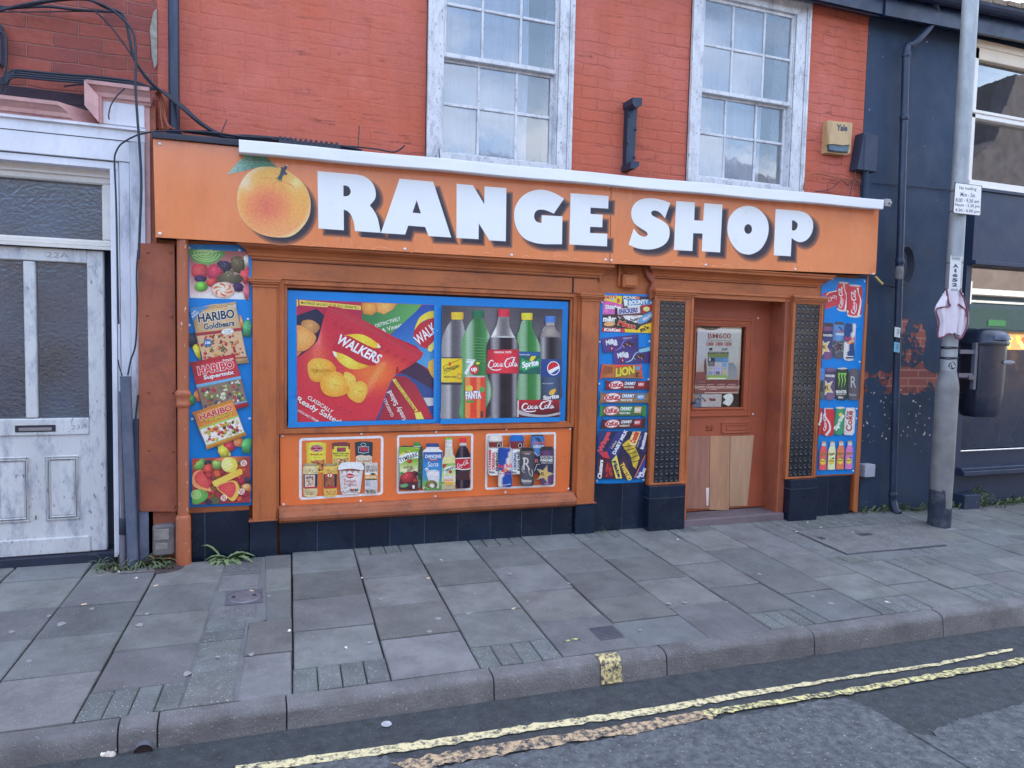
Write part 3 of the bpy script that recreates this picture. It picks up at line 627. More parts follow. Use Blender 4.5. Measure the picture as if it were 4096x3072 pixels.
# door recess
YD = .15
mb = MB(); mb.box(4.865,-.06,-.1,4.945,.2,2.04, bev=.003); mb.box(4.85,-.075,-.1,4.868,-.03,2.04,bev=.003); part(mb, 'door_jamb', M_rust)
mb = MB(); mb.box(3.80,-.06,-.1,3.835,.2,2.04, bev=.003); part(mb, 'door_jamb', M_timber_v)
mb = MB(); mb.box(3.80,-.07,2.005,4.92,-.03,2.065,bev=.003); mb.box(3.80,-.085,2.045,4.92,-.07,2.065,bev=.003); mb.box(3.835,-.03,2.02,4.865,.2,2.065); part(mb, 'door_lintel', M_timber)
M_step = pm('worn_door_step', C(104,98,112), .8, .2, 4, .4, 50, .5, (70,66,80), stretch=(.4,1,1))
mb = MB(); mb.box(3.79,-.095,-.3,4.93,.2,-.035, bev=.006); o = part(mb, 'door_step', M_step)
mb = MB()
for k in range(7): mb.box(3.82,-.07+k*.035,-.0345,4.85,-.055+k*.035,-.030)
mb.build('tread_ribs', M_step, o)

mb = MB(); mb.box(3.836,YD,-.02,4.864,YD+.05,.97); mb.box(3.836,YD,1.97,4.864,YD+.05,2.02)
gl0, gl1 = P('t4',170,180,YD), P('t4',945,1530,YD); gx0, gx1 = P('t4',150,900,YD).x, P('t4',975,900,YD).x; gz1_, gz0_ = gl0.z, gl1.z
mb = MB(); mb.box(3.836,YD,-.02,4.864,YD+.05,gz0_); mb.box(3.836,YD,gz1_,4.864,YD+.05,2.02); mb.box(3.836,YD,gz0_,gx0,YD+.05,gz1_); mb.box(gx1,YD,gz0_,4.864,YD+.05,gz1_)
door = part(mb, 'shop_door', M_doorp)
mb = MB(); frame(mb, gx0-.085, gz0_-.085, gx1+.085, gz1_+.085, .028, YD-.016, YD+.001, .004); frame(mb, gx0-.057, gz0_-.057, gx1+.057, gz1_+.057, .035, YD-.010, YD+.001, .003); frame(mb, gx0-.022, gz0_-.022, gx1+.022, gz1_+.022, .022, YD-.018, YD+.001, .005)
mb.build('glazing_bead', pm('door_bead_paint', C(150,80,54), .45, .12, 3, .1, 30, .4, (110,56,50)), door)
M_dglass = glassmat('door_glass', .02, .02, .0, (1,1,1))
mb = MB(); mb.quad([(gx0,YD+.02,gz0_),(gx1,YD+.02,gz0_),(gx1,YD+.02,gz1_),(gx0,YD+.02,gz1_)]); mb.build('door_pane', M_dglass, door)
mb = MB(); mb.box(gx0-.05,YD+.35,gz0_-.1,gx1+.05,YD+.36,gz1_+.1); mb.build('dim_interior', pm('dim_interior', C(74,84,84), .9, .5, 4), door)
M_chrome = pm('screw_cap_steel', C(190,200,215), .25, .1, 10, metal=.6)
M_capw = pm('white_screw_cap', (.80,.81,.83), .35, .05, 10)
def screw(par, k, x, y, Y, r=.0085, m=None, name='screw_cap'):
    p = P(k, x, y, Y); mb = MB(); n = 12; vs = []
    for (q, d) in ((1.0,0),(.98,.003),(.75,.0062),(.35,.0078)): vs += [(p.x+r*q*math.cos(2*math.pi*t/n), Y-d, p.z+r*q*math.sin(2*math.pi*t/n)) for t in range(n)]
    mb.add(vs, [(i*n+t, i*n+(t+1)%n, (i+1)*n+(t+1)%n, (i+1)*n+t) for i in range(3) for t in range(n)], smooth=True); mb.add(vs[-n:], [tuple(range(n))]); mb.build(name, m or M_capw, par)
for a in ((343,208),(783,220),(750,858),(316,877)): screw(door, 'p7', *a, YD-.002, .011, M_chrome, 'bolt_head')
def slabk(mb, k, pts, y0, y1, col=(1,1,1)): mb.slab([P(k, *p, y0) for p in pts], y0, y1, col)
M_ply = [pm('plywood_red_brown', C(150,112,102), .75, .15, 4, .15, 30, .5, (104,74,76), stretch=(3,1,.35)), pm('plywood_tan', C(166,134,112), .75, .15, 4, .15, 30, .45, (118,94,84), stretch=(3,1,.35)), pm('plywood_grey_tan', C(162,138,118), .75, .15, 4, .15, 30, .45, (110,96,92), stretch=(3,1,.35))]
for pts, m in (([(300,1005),(463,1003),(458,1485),(292,1485)],M_ply[0]), ([(467,1004),(596,1002),(590,1495),(460,1492)],M_ply[1]), ([(600,1005),(757,997),(712,1465),(594,1470)],M_ply[2])):
    mb = MB(); mb.slab([P('p7', *p, YD-.012) for p in reversed(pts)], YD-.012, YD-.0005); mb.build('plywood_board', m, door)
mb = MB(); mb.slab([P('p7', *p, YD-.018) for p in reversed([(440,1348),(460,1346),(455,1464),(443,1464)])], YD-.0145, YD-.0125); mb.build('torn_paper_strip', pm('paper_white', C(205,208,220), .8), door)
mb = MB(); a, b = P('p7',540,908,YD), P('p7',728,980,YD); c_, d_ = P('p7',568,930,YD), P('p7',708,963,YD)
frame(mb, a.x, b.z, b.x, a.z, .016, YD-.014, YD+.001, .004); mb.box(a.x+.016, YD-.008, b.z+.016, b.x-.016, YD+.001, a.z-.016); frame(mb, c_.x, d_.z, d_.x, c_.z, .006, YD-.0125, YD-.006, .002); lb = mb.build('letter_plate', M_doorp, door)
mb = MB(); p = P('t4',18,1435,YD); q = P('t4',138,1472,YD); mb.box(p.x, YD-.035, q.z, q.x, YD-.018, p.z, bev=.003); mb.build('latch', pm('black_latch', C(38,36,44), .5), door)
# ================================================================ PRINTED ARTWORK (vector shapes on real panels)
M_print = pm('printed_vinyl', None, .36, .13, 70, .02, 60, .10, (110,112,126), attr=True, spec=.4, coat=.1)
M_poster = pm('printed_sign_panel', None, .32, .06, 2, .03, 12, .12, (90,96,120), attr=True, spec=.35, coat=.12)
M_paint = pm('sign_lettering', None, .35, .02, 3, attr=True)
_txt = {}
def textmesh(s, bold=0.0):
    key = (s, round(bold, 4))
    if key in _txt: return _txt[key]
    cu = bpy.data.curves.new('t', 'FONT'); cu.body = s; cu.size = 1; cu.offset = bold; cu.resolution_u = 3; cu.fill_mode = 'FRONT'
    ob = bpy.data.objects.new('t', cu); COL.objects.link(ob)
    dg = bpy.context.evaluated_depsgraph_get(); dg.update()
    me = bpy.data.meshes.new_from_object(ob.evaluated_get(dg))
    v = [(p.co.x, p.co.y) for p in me.vertices]; f = [tuple(p.vertices) for p in me.polygons]
    bpy.data.objects.remove(ob); bpy.data.curves.remove(cu); bpy.data.meshes.remove(me)
    if v:
        x0 = min(p[0] for p in v); x1 = max(p[0] for p in v); y0 = min(p[1] for p in v); y1 = max(p[1] for p in v)
        v = [((p[0]-x0)/(x1-x0), (p[1]-y0)/(y1-y0)) for p in v]
    _txt[key] = (v, f, (x1-x0, y1-y0)); return _txt[key]
def inpoly(x, y, P_):
    c = False; j = len(P_)-1
    for i in range(len(P_)):
        xi, yi = P_[i]; xj, yj = P_[j]
        if (yi > y) != (yj > y) and x < (xj-xi)*(y-yi)/(yj-yi)+xi: c = not c
        j = i
    return c
def ell(cx, cy, rx, ry=None, rot=0, n=20):
    ry = ry or rx; c, s = math.cos(R(rot)), math.sin(R(rot))
    return [(cx+rx*math.cos(t)*c-ry*math.sin(t)*s, cy+rx*math.cos(t)*s+ry*math.sin(t)*c) for t in [2*math.pi*i/n for i in range(n)]]
def rrect(x0, y0, x1, y1, r, n=4):
    o = []
    for cx, cy, a in ((x1-r,y0+r,-90),(x1-r,y1-r,0),(x0+r,y1-r,90),(x0+r,y0+r,180)):
        o += [(cx+r*math.cos(R(a+90*i/n)), cy+r*math.sin(R(a+90*i/n))) for i in range(n+1)]
    return o
def spl(pts, n=5, closed=True):
    o = []; m = len(pts)
    for i in range(m if closed else m-1):
        g = lambda k: pts[k % m] if closed else pts[max(0, min(m-1, k))]
        p0, p1, p2, p3 = g(i-1), g(i), g(i+1), g(i+2)
        for k in range(n):
            t = k/n; o.append(tuple(.5*((2*b)+(c-a)*t+(2*a-5*b+4*c-d)*t*t+(3*b-a-3*c+d)*t**3) for a, b, c, d in zip(p0, p1, p2, p3)))
    if not closed: o.append(pts[-1])
    return o
def bil(q, u, v):        # q: 4 corners TL,TR,BR,BL
    return tuple((1-v)*((1-u)*q[0][i]+u*q[1][i]) + v*((1-u)*q[3][i]+u*q[2][i]) for i in (0,1))
class Print:
    LAY = .00018
    def __init__(s, root, key, Y): s.root = root; s.key = key; s.Y = Y; s.lay = 0; s.mb = None; s.q = None
    def item(s, name, mat=None): s.done(); s.mb = MB(); s.name = name; s.mat = mat or M_print; return s
    def map(s, quad): s.q = quad; return s              # following coordinates are 0..1 inside this quad (None = photo crop)
    def pt(s, x, y):
        if s.q: x, y = bil(s.q, x, y)
        return P(s.key, x, y, s.Y - .0004 - s.lay*s.LAY)
    def poly(s, pts, col, step=None, holes=(), clip=None):
        s.lay += 1; fn = col if callable(col) else None
        flat_ = list(pts); loops = [list(range(len(flat_)))]
        for h in holes: loops.append(list(range(len(flat_), len(flat_)+len(h)))); flat_ += list(h)
        if fn:
            xs = [p[0] for p in pts]; ys = [p[1] for p in pts]; st = step or max(max(xs)-min(xs), max(ys)-min(ys))/9
            x = min(xs)+st*.5
            while x < max(xs):
                y = min(ys)+st*.5
                while y < max(ys):
                    if inpoly(x, y, pts) and not any(inpoly(x, y, h) for h in holes): flat_.append((x, y))
                    y += st
                x += st
        sc_ = 1.0
        r = delaunay_2d_cdt([Vector(p) for p in flat_], [], loops, 1, 1e-6)
        vs = [tuple(v) for v in r[0]]
        P3 = [s.pt(*v) for v in vs]; cols = [Cp(fn(*v)) for v in vs] if fn else None; cc = None if fn else (C if s.mat is M_paint else Cp)(*((col,) if s.mat is not M_paint else col))
        for f in r[2]:
            cx = sum(vs[i][0] for i in f)/len(f); cy = sum(vs[i][1] for i in f)/len(f)
            if not inpoly(cx, cy, pts) or any(inpoly(cx, cy, h) for h in holes): continue
            f = tuple(reversed(f))
            s.mb.add([P3[i] for i in f], [tuple(range(len(f)))], tuple(cols[i] for i in f) if fn else cc)
        return s
    def many(s, polys, cols):
        """simple convex shapes, painter's order inside a hair-thin stack of two layers"""
        s.lay += 1
        for i, (p, c) in enumerate(zip(polys, cols)):
            l0 = s.lay; s.lay += (i % 40)*.04; s.mb.add([s.pt(*q) for q in reversed(p)], [tuple(range(len(p)))], Cp(c)); s.lay = l0
        s.lay += 1.7; return s
    def line(s, pts, w_, col, closed=False):
        s.lay += 1; n = len(pts); L_, R_ = [], []
        for i in range(n):
            a = pts[(i-1) % n if closed else max(i-1, 0)]; b = pts[(i+1) % n if closed else min(i+1, n-1)]
            dx, dy = b[0]-a[0], b[1]-a[1]; d = math.hypot(dx, dy) or 1; ww = (w_[i] if isinstance(w_, (list, tuple)) else w_)/2
            L_.append((pts[i][0]-dy/d*ww, pts[i][1]+dx/d*ww)); R_.append((pts[i][0]+dy/d*ww, pts[i][1]-dx/d*ww))
        vs = [s.pt(*p) for p in L_]+[s.pt(*p) for p in R_]
        s.mb.add(vs, [(i, (i+1) % n, n+(i+1) % n, n+i) for i in range(n if closed else n-1)], Cp(col)); return s
    def txt(s, t, x, y, w_, h, col, ang=0, bold=0.0, shear=0.0, out=None, outw=.03, vfl=False):
        """centre x,y; width, height in crop units; ang clockwise in the picture"""
        if out: s.txt(t, x, y, w_, h, out, ang, bold+outw, shear, raw=(t, bold)) if False else s._t(t, x, y, w_, h, out, ang, bold, shear, outw)
        return s._t(t, x, y, w_, h, col, ang, bold, shear, 0)
    def _t(s, t, x, y, w_, h, col, ang, bold, shear, grow):
        v, f, (bw, bh) = textmesh(t, bold); v2, f2, (bw2, bh2) = textmesh(t, bold+grow) if grow else (v, f, (bw, bh))
        kx, ky = bw2/bw, bh2/bh; s.lay += 1; c, sn = math.cos(R(ang)), math.sin(R(ang)); pts = []
        for a, b in v2:
            lx = (a-.5)*w_*kx + shear*(b-.5)*h; ly = -(b-.5)*h*ky
            pts.append(s.pt(x+lx*c-ly*sn, y+lx*sn+ly*c))
        s.mb.add(pts, f2, Cp(col)); return s
    def done(s):
        if s.mb and s.mb.v:
            o = s.mb.build(s.name, s.mat, s.root); s.mb = None; return o
        s.mb = None
def lg(a, b, p0, p1, mid=None):   # linear gradient in crop coords
    dx, dy = p1[0]-p0[0], p1[1]-p0[1]; dd = dx*dx+dy*dy
    def f(x, y):
        t = max(0, min(1, ((x-p0[0])*dx+(y-p0[1])*dy)/dd))
        if mid: return mixc(a, mid, t*2) if t < .5 else mixc(mid, b, t*2-1)
        return mixc(a, b, t)
    return f
def rg(a, b, c, r, ry=None):
    return lambda x, y: mixc(a, b, min(1, math.hypot((x-c[0])/r, (y-c[1])/(ry or r))))
def cyl(base, x0, x1, lo=.45, hi=1.25):   # printed cylinder shading across a can or bottle
    def f(x, y):
        t = (x-x0)/(x1-x0); k = lo+(hi-lo)*max(0, math.sin(math.pi*min(1, max(0, t))))**.8*(1 if t > .15 else .9)
        b = base(x, y) if callable(base) else base
        return tuple(min(255, q*k) for q in b)
    return f
def coke(p, q, col=(240,240,248)):
    """flowing script word mark drawn as strokes inside quad q (TL,TR,BR,BL)"""
    old = p.q; p.q = None
    T = lambda pts: [bil(q, x, 1-y) for x, y in pts]
    def st(pts, w_): 
        pp = spl(pts, 4, False); L_ = math.hypot(q[1][0]-q[0][0], q[1][1]-q[0][1]); n = len(pp)
        p.line(T(pp), [L_*w_*(.45+.75*math.sin(math.pi*(i/(n-1)))) for i in range(n)], col)
    l0 = p.lay
    for pts, w_ in (([(.20,.62),(.17,.72),(.10,.68),(.05,.45),(.06,.25),(.13,.18),(.20,.30)],.035), ([(.06,.2),(.2,.02),(.4,.03),(.46,.12)],.028),
        ([(.26,.55),(.22,.45),(.22,.3),(.27,.28),(.30,.42),(.27,.56)],.028), ([(.38,.5),(.34,.48),(.32,.32),(.36,.27),(.40,.38)],.026),
        ([(.48,.52),(.44,.5),(.42,.33),(.45,.28),(.49,.45),(.49,.28),(.53,.32)],.026), ([(.53,.46),(.58,.48)],.03),
        ([(.72,.78),(.68,.86),(.62,.75),(.58,.50),(.60,.28),(.67,.22),(.74,.36)],.036), ([(.70,.86),(.82,.95),(.93,.9)],.025),
        ([(.76,.58),(.72,.48),(.73,.34),(.77,.30),(.80,.44),(.77,.58)],.028), ([(.83,.45),(.88,.75),(.86,.85),(.83,.6),(.83,.33),(.87,.30)],.026),
        ([(.95,.54),(.91,.52),(.89,.36),(.92,.30),(.96,.48),(.96,.32),(1.0,.36)],.026)):
        st(pts, w_); p.lay = l0
    p.lay = l0+1.2; p.q = old
def panelcol(mb, pts, y0, y1, col): mb.slab(pts, y0, y1, col)
# ================================================================ FASCIA SIGN
YS = -.17
SIGN = thing('fascia_sign', 'long orange shop name board reading ORANGE SHOP with a printed orange for the first letter', 'shop sign', (2.6, YS, 2.25))
seamT, seamB = P('s3',12,10,YS), P('s3',0,790,YS)
TL, BL, TR, BR = P('c1',988,895,YS), P('c1',1005,1537,YS), P('c5',2058,1545,YS), P('c6',308,1657,YS)
def fcol(x, z):
    t = (x+.6)/6.45
    return (1,1,1)
M_fas = pm('orange_sign_panel', C(202,126,84), .22, .07, .8, .06, 3.5, .35, (164,92,62), spec=.6, coat=.35, stretch=(1.6,1,.5), dscale=2.2)
for (a, b, c, d) in ((TL, seamT, seamB, BL), (seamT, TR, BR, seamB)):
    g = .003; mb = MB(); s_ = [Vector((a.x+g,YS,a.z)), Vector((b.x-g,YS,b.z)), Vector((c.x-g,YS,c.z)), Vector((d.x+g,YS,d.z))]
    mb.slab(list(reversed(s_)), YS, YS+.006); mb.build('sign_panel', M_fas, SIGN)
mb = MB(); mb.slab([p+Vector((.01 if p.x<3 else -.012,0,.004 if p.z<2.5 else -.01)) for p in (BL,BR,TR,TL)], YS+.0065, .045); mb.build('sign_backing_box', M_seam_shade, SIGN)
L_ = {}
L_['R'] = ('s1', [(110,163),(690,214)]+spl([(690,214),(790,238),(885,300),(945,385),(970,490),(955,580),(882,668)],4,False)+spl([(882,668),(950,760),(1000,870),(1042,1074)],4,False)+[(664,1047)]+spl([(664,1047),(645,920),(605,815),(555,755),(497,731)],4,False)+[(499,1036),(124,1010)],
    [[(492,374)]+spl([(530,376),(575,400),(601,465),(580,515),(540,535)],4,False)+[(493,533)]])
L_['A'] = ('s1', [(1321,276),(1817,320),(2083,1143),(1748,1121),(1698,987),(1448,968),(1403,1100),(1046,1076)], [[(1573,592),(1635,788),(1511,777)]])
L_['N'] = ('s2', [(83,111),(288,129),(433,368),(436,143),(713,165),(705,838),(497,827),(364,610),(361,812),(81,795)], [])
L_['G'] = ('s2', spl([(1441,298),(1330,232),(1200,190),(1080,190),(960,235),(870,320),(818,430),(812,540),(830,640),(880,740),(960,815),(1080,860),(1200,875)],3,False)+[(1415,875),(1421,522),(1158,508),(1156,608)]+spl([(1156,608),(1100,592),(1067,550),(1067,490),(1100,448),(1150,437),(1220,448),(1312,489)],3,False), [])
L_['E'] = ('s2', [(1524,230),(2005,265),(2000,425),(1777,412),(1775,491),(1929,502),(1925,661),(1771,655),(1769,732),(1988,743),(1984,903),(1509,878)], [])
L_['S'] = ('s3', spl([(607,180),(500,144),(400,133),(310,145),(250,185),(218,245),(216,320),(245,385),(310,435),(365,470),(378,500),(360,518),(330,519),(280,490),(238,437)],3,False)+[(186,599)]+spl([(186,599),(270,635),(360,648),(450,642),(530,610),(580,560),(600,490),(590,420),(550,375),(480,335),(425,305),(414,275),(435,258),(470,260),(510,285),(552,335)],3,False), [])
L_['H'] = ('s3', [(665,161),(854,175),(846,354),(937,360),(948,183),(1131,197),(1107,678),(923,667),(930,488),(837,484),(829,664),(642,653)], [])
L_['O'] = ('s3', spl([(1388,210),(1470,228),(1545,290),(1588,370),(1594,470),(1565,570),(1510,650),(1440,690),(1385,699),(1310,680),(1240,615),(1195,530),(1180,440),(1195,340),(1245,265),(1315,222)],3), [ell(1389,443,39,49)])
L_['P'] = ('s3', [(1665,241),(1900,260)]+spl([(1900,260),(1975,285),(2030,345),(2043,415),(2025,490),(1980,550),(1920,575),(1865,560),(1826,531)],4,False)+[(1817,717),(1646,706)], [[(1830,356)]+spl([(1850,357),(1880,380),(1886,410),(1872,445),(1850,458)],3,False)+[(1829,456)]])
SHC = (42,42,60)
pr = Print(SIGN, 's1', YS)
M_shadow = None
def dropshadow(key, outline, off, r):
    """printed soft drop shadow: nested outlines fading out"""
    global pr
    pr.key = key; base = (202,126,84)
    n = 7; cx = sum(p[0] for p in outline)/len(outline); cy = sum(p[1] for p in outline)/len(outline)
    m = len(outline); ar = sum(outline[q-1][0]*outline[q][1]-outline[q][0]*outline[q-1][1] for q in range(m)); sg = 1 if ar > 0 else -1
    for i in range(n):
        g = sg*r*(1-2*i/(n-1))          # grow .. shrink
        t = (i+1)/n; col = mixc(base, SHC, min(1, t**.8*1.05)); o2 = []
        for j in range(m):
            a, b, c = outline[j-1], outline[j], outline[(j+1) % m]
            e1 = Vector((b[0]-a[0], b[1]-a[1])); e2 = Vector((c[0]-b[0], c[1]-b[1]))
            if e1.length < 1e-4 or e2.length < 1e-4: o2.append((b[0]+off[0], b[1]+off[1])); continue
            e1.normalize(); e2.normalize(); nn = Vector((e1.y+e2.y, -e1.x-e2.x)); 
            nn = nn/max(nn.length, .8)
            o2.append((b[0]+nn.x*g+off[0], b[1]+nn.y*g+off[1]))
        try: pr.poly(o2, col)
        except Exception: pass
LS = {'s1':((84,86),36),'s2':((66,68),30),'s3':((48,52),25)}
for ch, (k, out, holes) in L_.items():
    pr.item('letter_shadow', M_paint); pr.lay = 0; dropshadow(k, out, *LS[k])
orange = spl([(299,900),(305,760),(345,610),(440,450),(560,350),(670,303),(760,292),(1000,297),(1140,340),(1260,415),(1380,510),(1480,620),(1550,760),(1583,920),(1575,1080),(1530,1220),(1440,1350),(1330,1455),(1210,1515),(1060,1528),(880,1515),(700,1465),(540,1370),(410,1240),(330,1090)],3)
pr.item('orange_shadow', M_paint); pr.lay = 0; dropshadow('s4', ell(1010,1010,600,570,20,30), (60,40), 46)
for ch, (k, out, holes) in L_.items():
    pr.item('letter', M_paint); pr.lay = 8; pr.key = k
    pr.poly(out, (214,226,248), holes=holes)
    if holes: pass
# the printed orange
def ocol(x, y):
    d = math.hypot((x-820)/520, (y-960)/480); base = mixc((204,104,84), (222,158,84), min(1, d**1.4))
    t = max(0, min(1, (1150-y)/900)); base = mixc(base, (234,180,88), t*.8*min(1,d))
    base = mixc(base, (222,150,108), max(0, min(1, (y-1100)/500)))
    e = math.hypot((x-940)/640, (y-910)/620); 
    if e > .93: base = mixc(base, (238,196,150), min(1, (e-.93)*9))
    k = math.exp(-(((x-450)/120)**2+((y-560)/150)**2)); base = mixc(base, (235,206,184), k*.85)
    k = math.exp(-(((x-1340)/110)**2+((y-560)/120)**2)); base = mixc(base, (240,218,160), k*.75)
    n = noise.noise(Vector((x*.05, y*.05, 0)))*.5+noise.noise(Vector((x*.02, y*.02, 4)))*.4
    return tuple(max(0, min(255, c*(1+.09*n))) for c in base)
pr.key = 's4'; pr.item('printed_orange'); pr.lay = 8; pr.poly(orange, ocol, step=26)
for a in ([(1020,540),(960,580),(925,650)],[(1060,560),(1090,640),(1150,720)],[(1090,550),(1200,590),(1310,670)],[(990,500),(860,490),(700,480)],[(1085,470),(1150,420)]): pr.line(spl(a,4,False), [4+10*math.sin(math.pi*i/8) for i in range(len(spl(a,4,False)))], (206,130,70))
ps, cs = [], []
for i in range(420):
    a = rnd(0,6.28); r_ = math.sqrt(rnd(0,1)); x = 940+600*r_*math.cos(a); y = 930+560*r_*math.sin(a)
    if inpoly(x, y, orange) and y > 450: ps.append(ell(x, y, rnd(4,8), rnd(3,6), 0, 5)); cs.append(mixc(ocol(x, y), random.choice([(170,80,60),(250,215,150)]), .45))
pr.many(ps, cs)
pr.item('printed_leaf'); pr.lay = 12
leaf = spl([(125,425),(210,330),(300,225),(400,130),(490,75),(620,70),(740,85),(830,140),(910,220),(1000,300),(1060,325),(960,300),(800,290),(650,302),(480,350),(330,385),(200,405)],3)
pr.poly(leaf, lambda x, y: tuple(max(0,min(255,c*(1+.35*noise.noise(Vector((x*.03,y*.05,1))))))for c in mixc((150,185,185),(72,125,108),min(1,max(0,(x-150)/500)))), step=24)
pr.line(spl([(160,400),(400,230),(650,200),(900,240)],5,False), 7, (120,165,150))
pr.item('printed_stem'); pr.lay = 16; pr.poly([(1010,480),(1045,420),(1070,330),(1065,295),(1110,310),(1135,262),(1182,275),(1150,355),(1140,390),(1175,400),(1165,435),(1110,430),(1090,470),(1075,530),(1020,520)], (50,66,86)); pr.poly(ell(1165,270,20,9,10), (215,215,205))
pr.poly([(980,480),(1015,470),(1020,515),(1085,520),(1080,555),(1020,540)], (128,138,80)); pr.done()
# scuffed glue marks along the lower edge
pr.key = 't5'
for (x0, x1, y) in ((310,440,118),(530,770,130),(810,970,140),(1050,1230,150),(1430,1560,165),(1640,1720,178),(1790,1950,188)):
    pr.item('glue_mark'); pr.lay = 1; h = (x1-x0)*rnd(.22,.32); pts = spl([(x0,y),(x0+(x1-x0)*.25,y-h*.8),(x0+(x1-x0)*.55,y-h),(x0+(x1-x0)*.85,y-h*.6),(x1,y+8)],4,False); pr.line(pts, [2+9*math.sin(math.pi*i/(len(pts)-1)) for i in range(len(pts))], (222,150,108))
pr.key = 's2'
for (x0, x1, y) in ((380,560,1015),(900,1020,1045),(1260,1530,1065),(1540,1640,1075),(110,210,1000)):
    pr.item('glue_mark'); pr.lay = 1; h = (x1-x0)*.2; pts = spl([(x0,y),(x0+(x1-x0)*.25,y-h*.8),(x0+(x1-x0)*.55,y-h),(x0+(x1-x0)*.85,y-h*.6),(x1,y+8)],4,False); pr.line(pts, [2+7*math.sin(math.pi*i/(len(pts)-1)) for i in range(len(pts))], (220,146,104))
pr.key = 's1'
for (x0, x1, y) in ((900,1250,1330),(1480,1720,1370),(660,800,1310),(0,250,1275)):
    pr.item('glue_mark'); pr.lay = 1; h = (x1-x0)*.2; pts = spl([(x0,y),(x0+(x1-x0)*.3,y-h*.7),(x0+(x1-x0)*.6,y-h*.5),(x1,y+5)],4,False); pr.line(pts, [2+10*abs(math.sin(i)) for i in range(len(pts))], (222,150,110))
pr.done()
for k, x, y in (('c1',1036,932),('c1',1036,1514),('s2',778,1011),('s2',1966,1072),('s2',2040,1080),('s1',1399,1312),('t5',1560,147),('q6',1489,337),('q6',2085,372),('s2',2000,150),('s2',2108,160)): screw(SIGN, k, x, y, YS-.0005, .011)
mb = MB(); p = P('s4',1145,1592,YS); mb.lathe((0,0,0), [(.012,0),(.012,.004),(.006,.004)], 14); 
o = MB(); o.add([(p.x+v[0], YS-.001-v[2], p.z+v[1]) for v in mb.v], mb.f); o.build('bare_screw', pm('bare_screw', C(70,66,76), .5, metal=.5), SIGN)
# ------------------------------------------------ lamp trough and ledge
YT = -.27
mb = MB(); a, b, c, d = P('c1',1548,903,YT), P('c5',2095,1472,YT), P('c5',2088,1543,YT), P('c1',1548,988,YT)
n = 24; vs = []
pr_ = lambda t: (a.lerp(b, t), d.lerp(c, t))
for i in range(n+1):
    u, l = pr_(i/n); wz = .003*math.sin(i*1.3)
    vs += [(u.x,YT+.09,u.z+.01+wz),(u.x,YT+.004,u.z+wz),(u.x,YT,u.z-.004+wz),(l.x,YT,l.z+.006+wz),(l.x,YT+.006,l.z+wz),(l.x,YT+.095,l.z+.004+wz)]
mb.add(vs, [(i*6+j, i*6+j+1, (i+1)*6+j+1, (i+1)*6+j) for i in range(n) for j in range(5)]); mb.add(vs[:6], [(0,1,2,3,4,5)]); mb.add(vs[-6:], [(5,4,3,2,1,0)])
M_trough = pm('white_aluminium_trough', C(208,222,245), .4, .06, 2, .02, 30, .25, (160,172,196), stretch=(.3,1,2))
tr_ = mb.build('sign_light_trough', M_trough, None); tag(tr_, 'long white metal lamp trough running along the top of the orange sign', 'lamp trough')
mb = MB(); p, q = P('c5',2097,1466,-.2), P('c5',2137,1526,-.2); mb.box(p.x,-.215,q.z,q.x,-.185,p.z, bev=.004); mb.tube([(p.x+.05,-.235,(p.z+q.z)/2),(p.x+.05,-.21,(p.z+q.z)/2)], .014, 10); mb.build('end_bracket', pm('bracket_grey', C(150,158,170), .5), tr_)
mb = MB(); a, b, c, d = P('c1',983,852,-.2), P('c1',1550,903,-.2), P('c1',1550,942,-.2), P('c1',983,888,-.2)
mb.slab([d,c,b,a], -.2, .05); a2 = a.lerp(b,1); mb.slab([Vector((c.x,0,c.z)),Vector((5.8,0,c.z+.07)),Vector((5.8,0,c.z+.10)),Vector((c.x,0,b.z-.005))], -.172, .05)
LEDGE = mb.build('timber_ledge', pm('blackened_timber', C(42,48,66), .7, .3, 6, .5, 30, .5, (70,70,84), stretch=(.3,1,3)), SHOP)
# ================================================================ POSTERS
BLUE = (8,124,218)
def board(name, label, cat, key_pts, Y, col, edge=None, th=.006, mat=None):
    pts = [P(k, x, y, Y) for k, x, y in key_pts]
    cx = sum(p.x for p in pts)/len(pts); z0 = min(p.z for p in pts)
    t = thing(name, label, cat, (cx, Y, z0))
    mb = MB(); mb.slab(list(reversed(pts)), Y, Y+th, C(*col)); mb.build('panel', mat or M_poster, t); return t
def blobs(pr, reg, n, cols, r0, r1, asp=.8, hi=True, seg=7):
    xs = [q[0] for q in reg]; ys = [q[1] for q in reg]; ps, cs = [], []; tries = 0
    while len(ps) < n*(2 if hi else 1) and tries < n*20:
        tries += 1; x, y = rnd(min(xs), max(xs)), rnd(min(ys), max(ys)); r = rnd(r0, r1)
        if not all(inpoly(x+dx, y+dy, reg) for dx, dy in ((r,0),(-r,0),(0,r),(0,-r))): continue
        a = rnd(0,180); c = random.choice(cols); ps.append(ell(x, y, r, r*asp, a, seg)); cs.append(tuple(q*.72 for q in c))
        if hi: ps.append(ell(x-r*.12, y-r*.14, r*.74, r*asp*.7, a, seg)); cs.append(c)
    pr.many(ps, cs); return pr
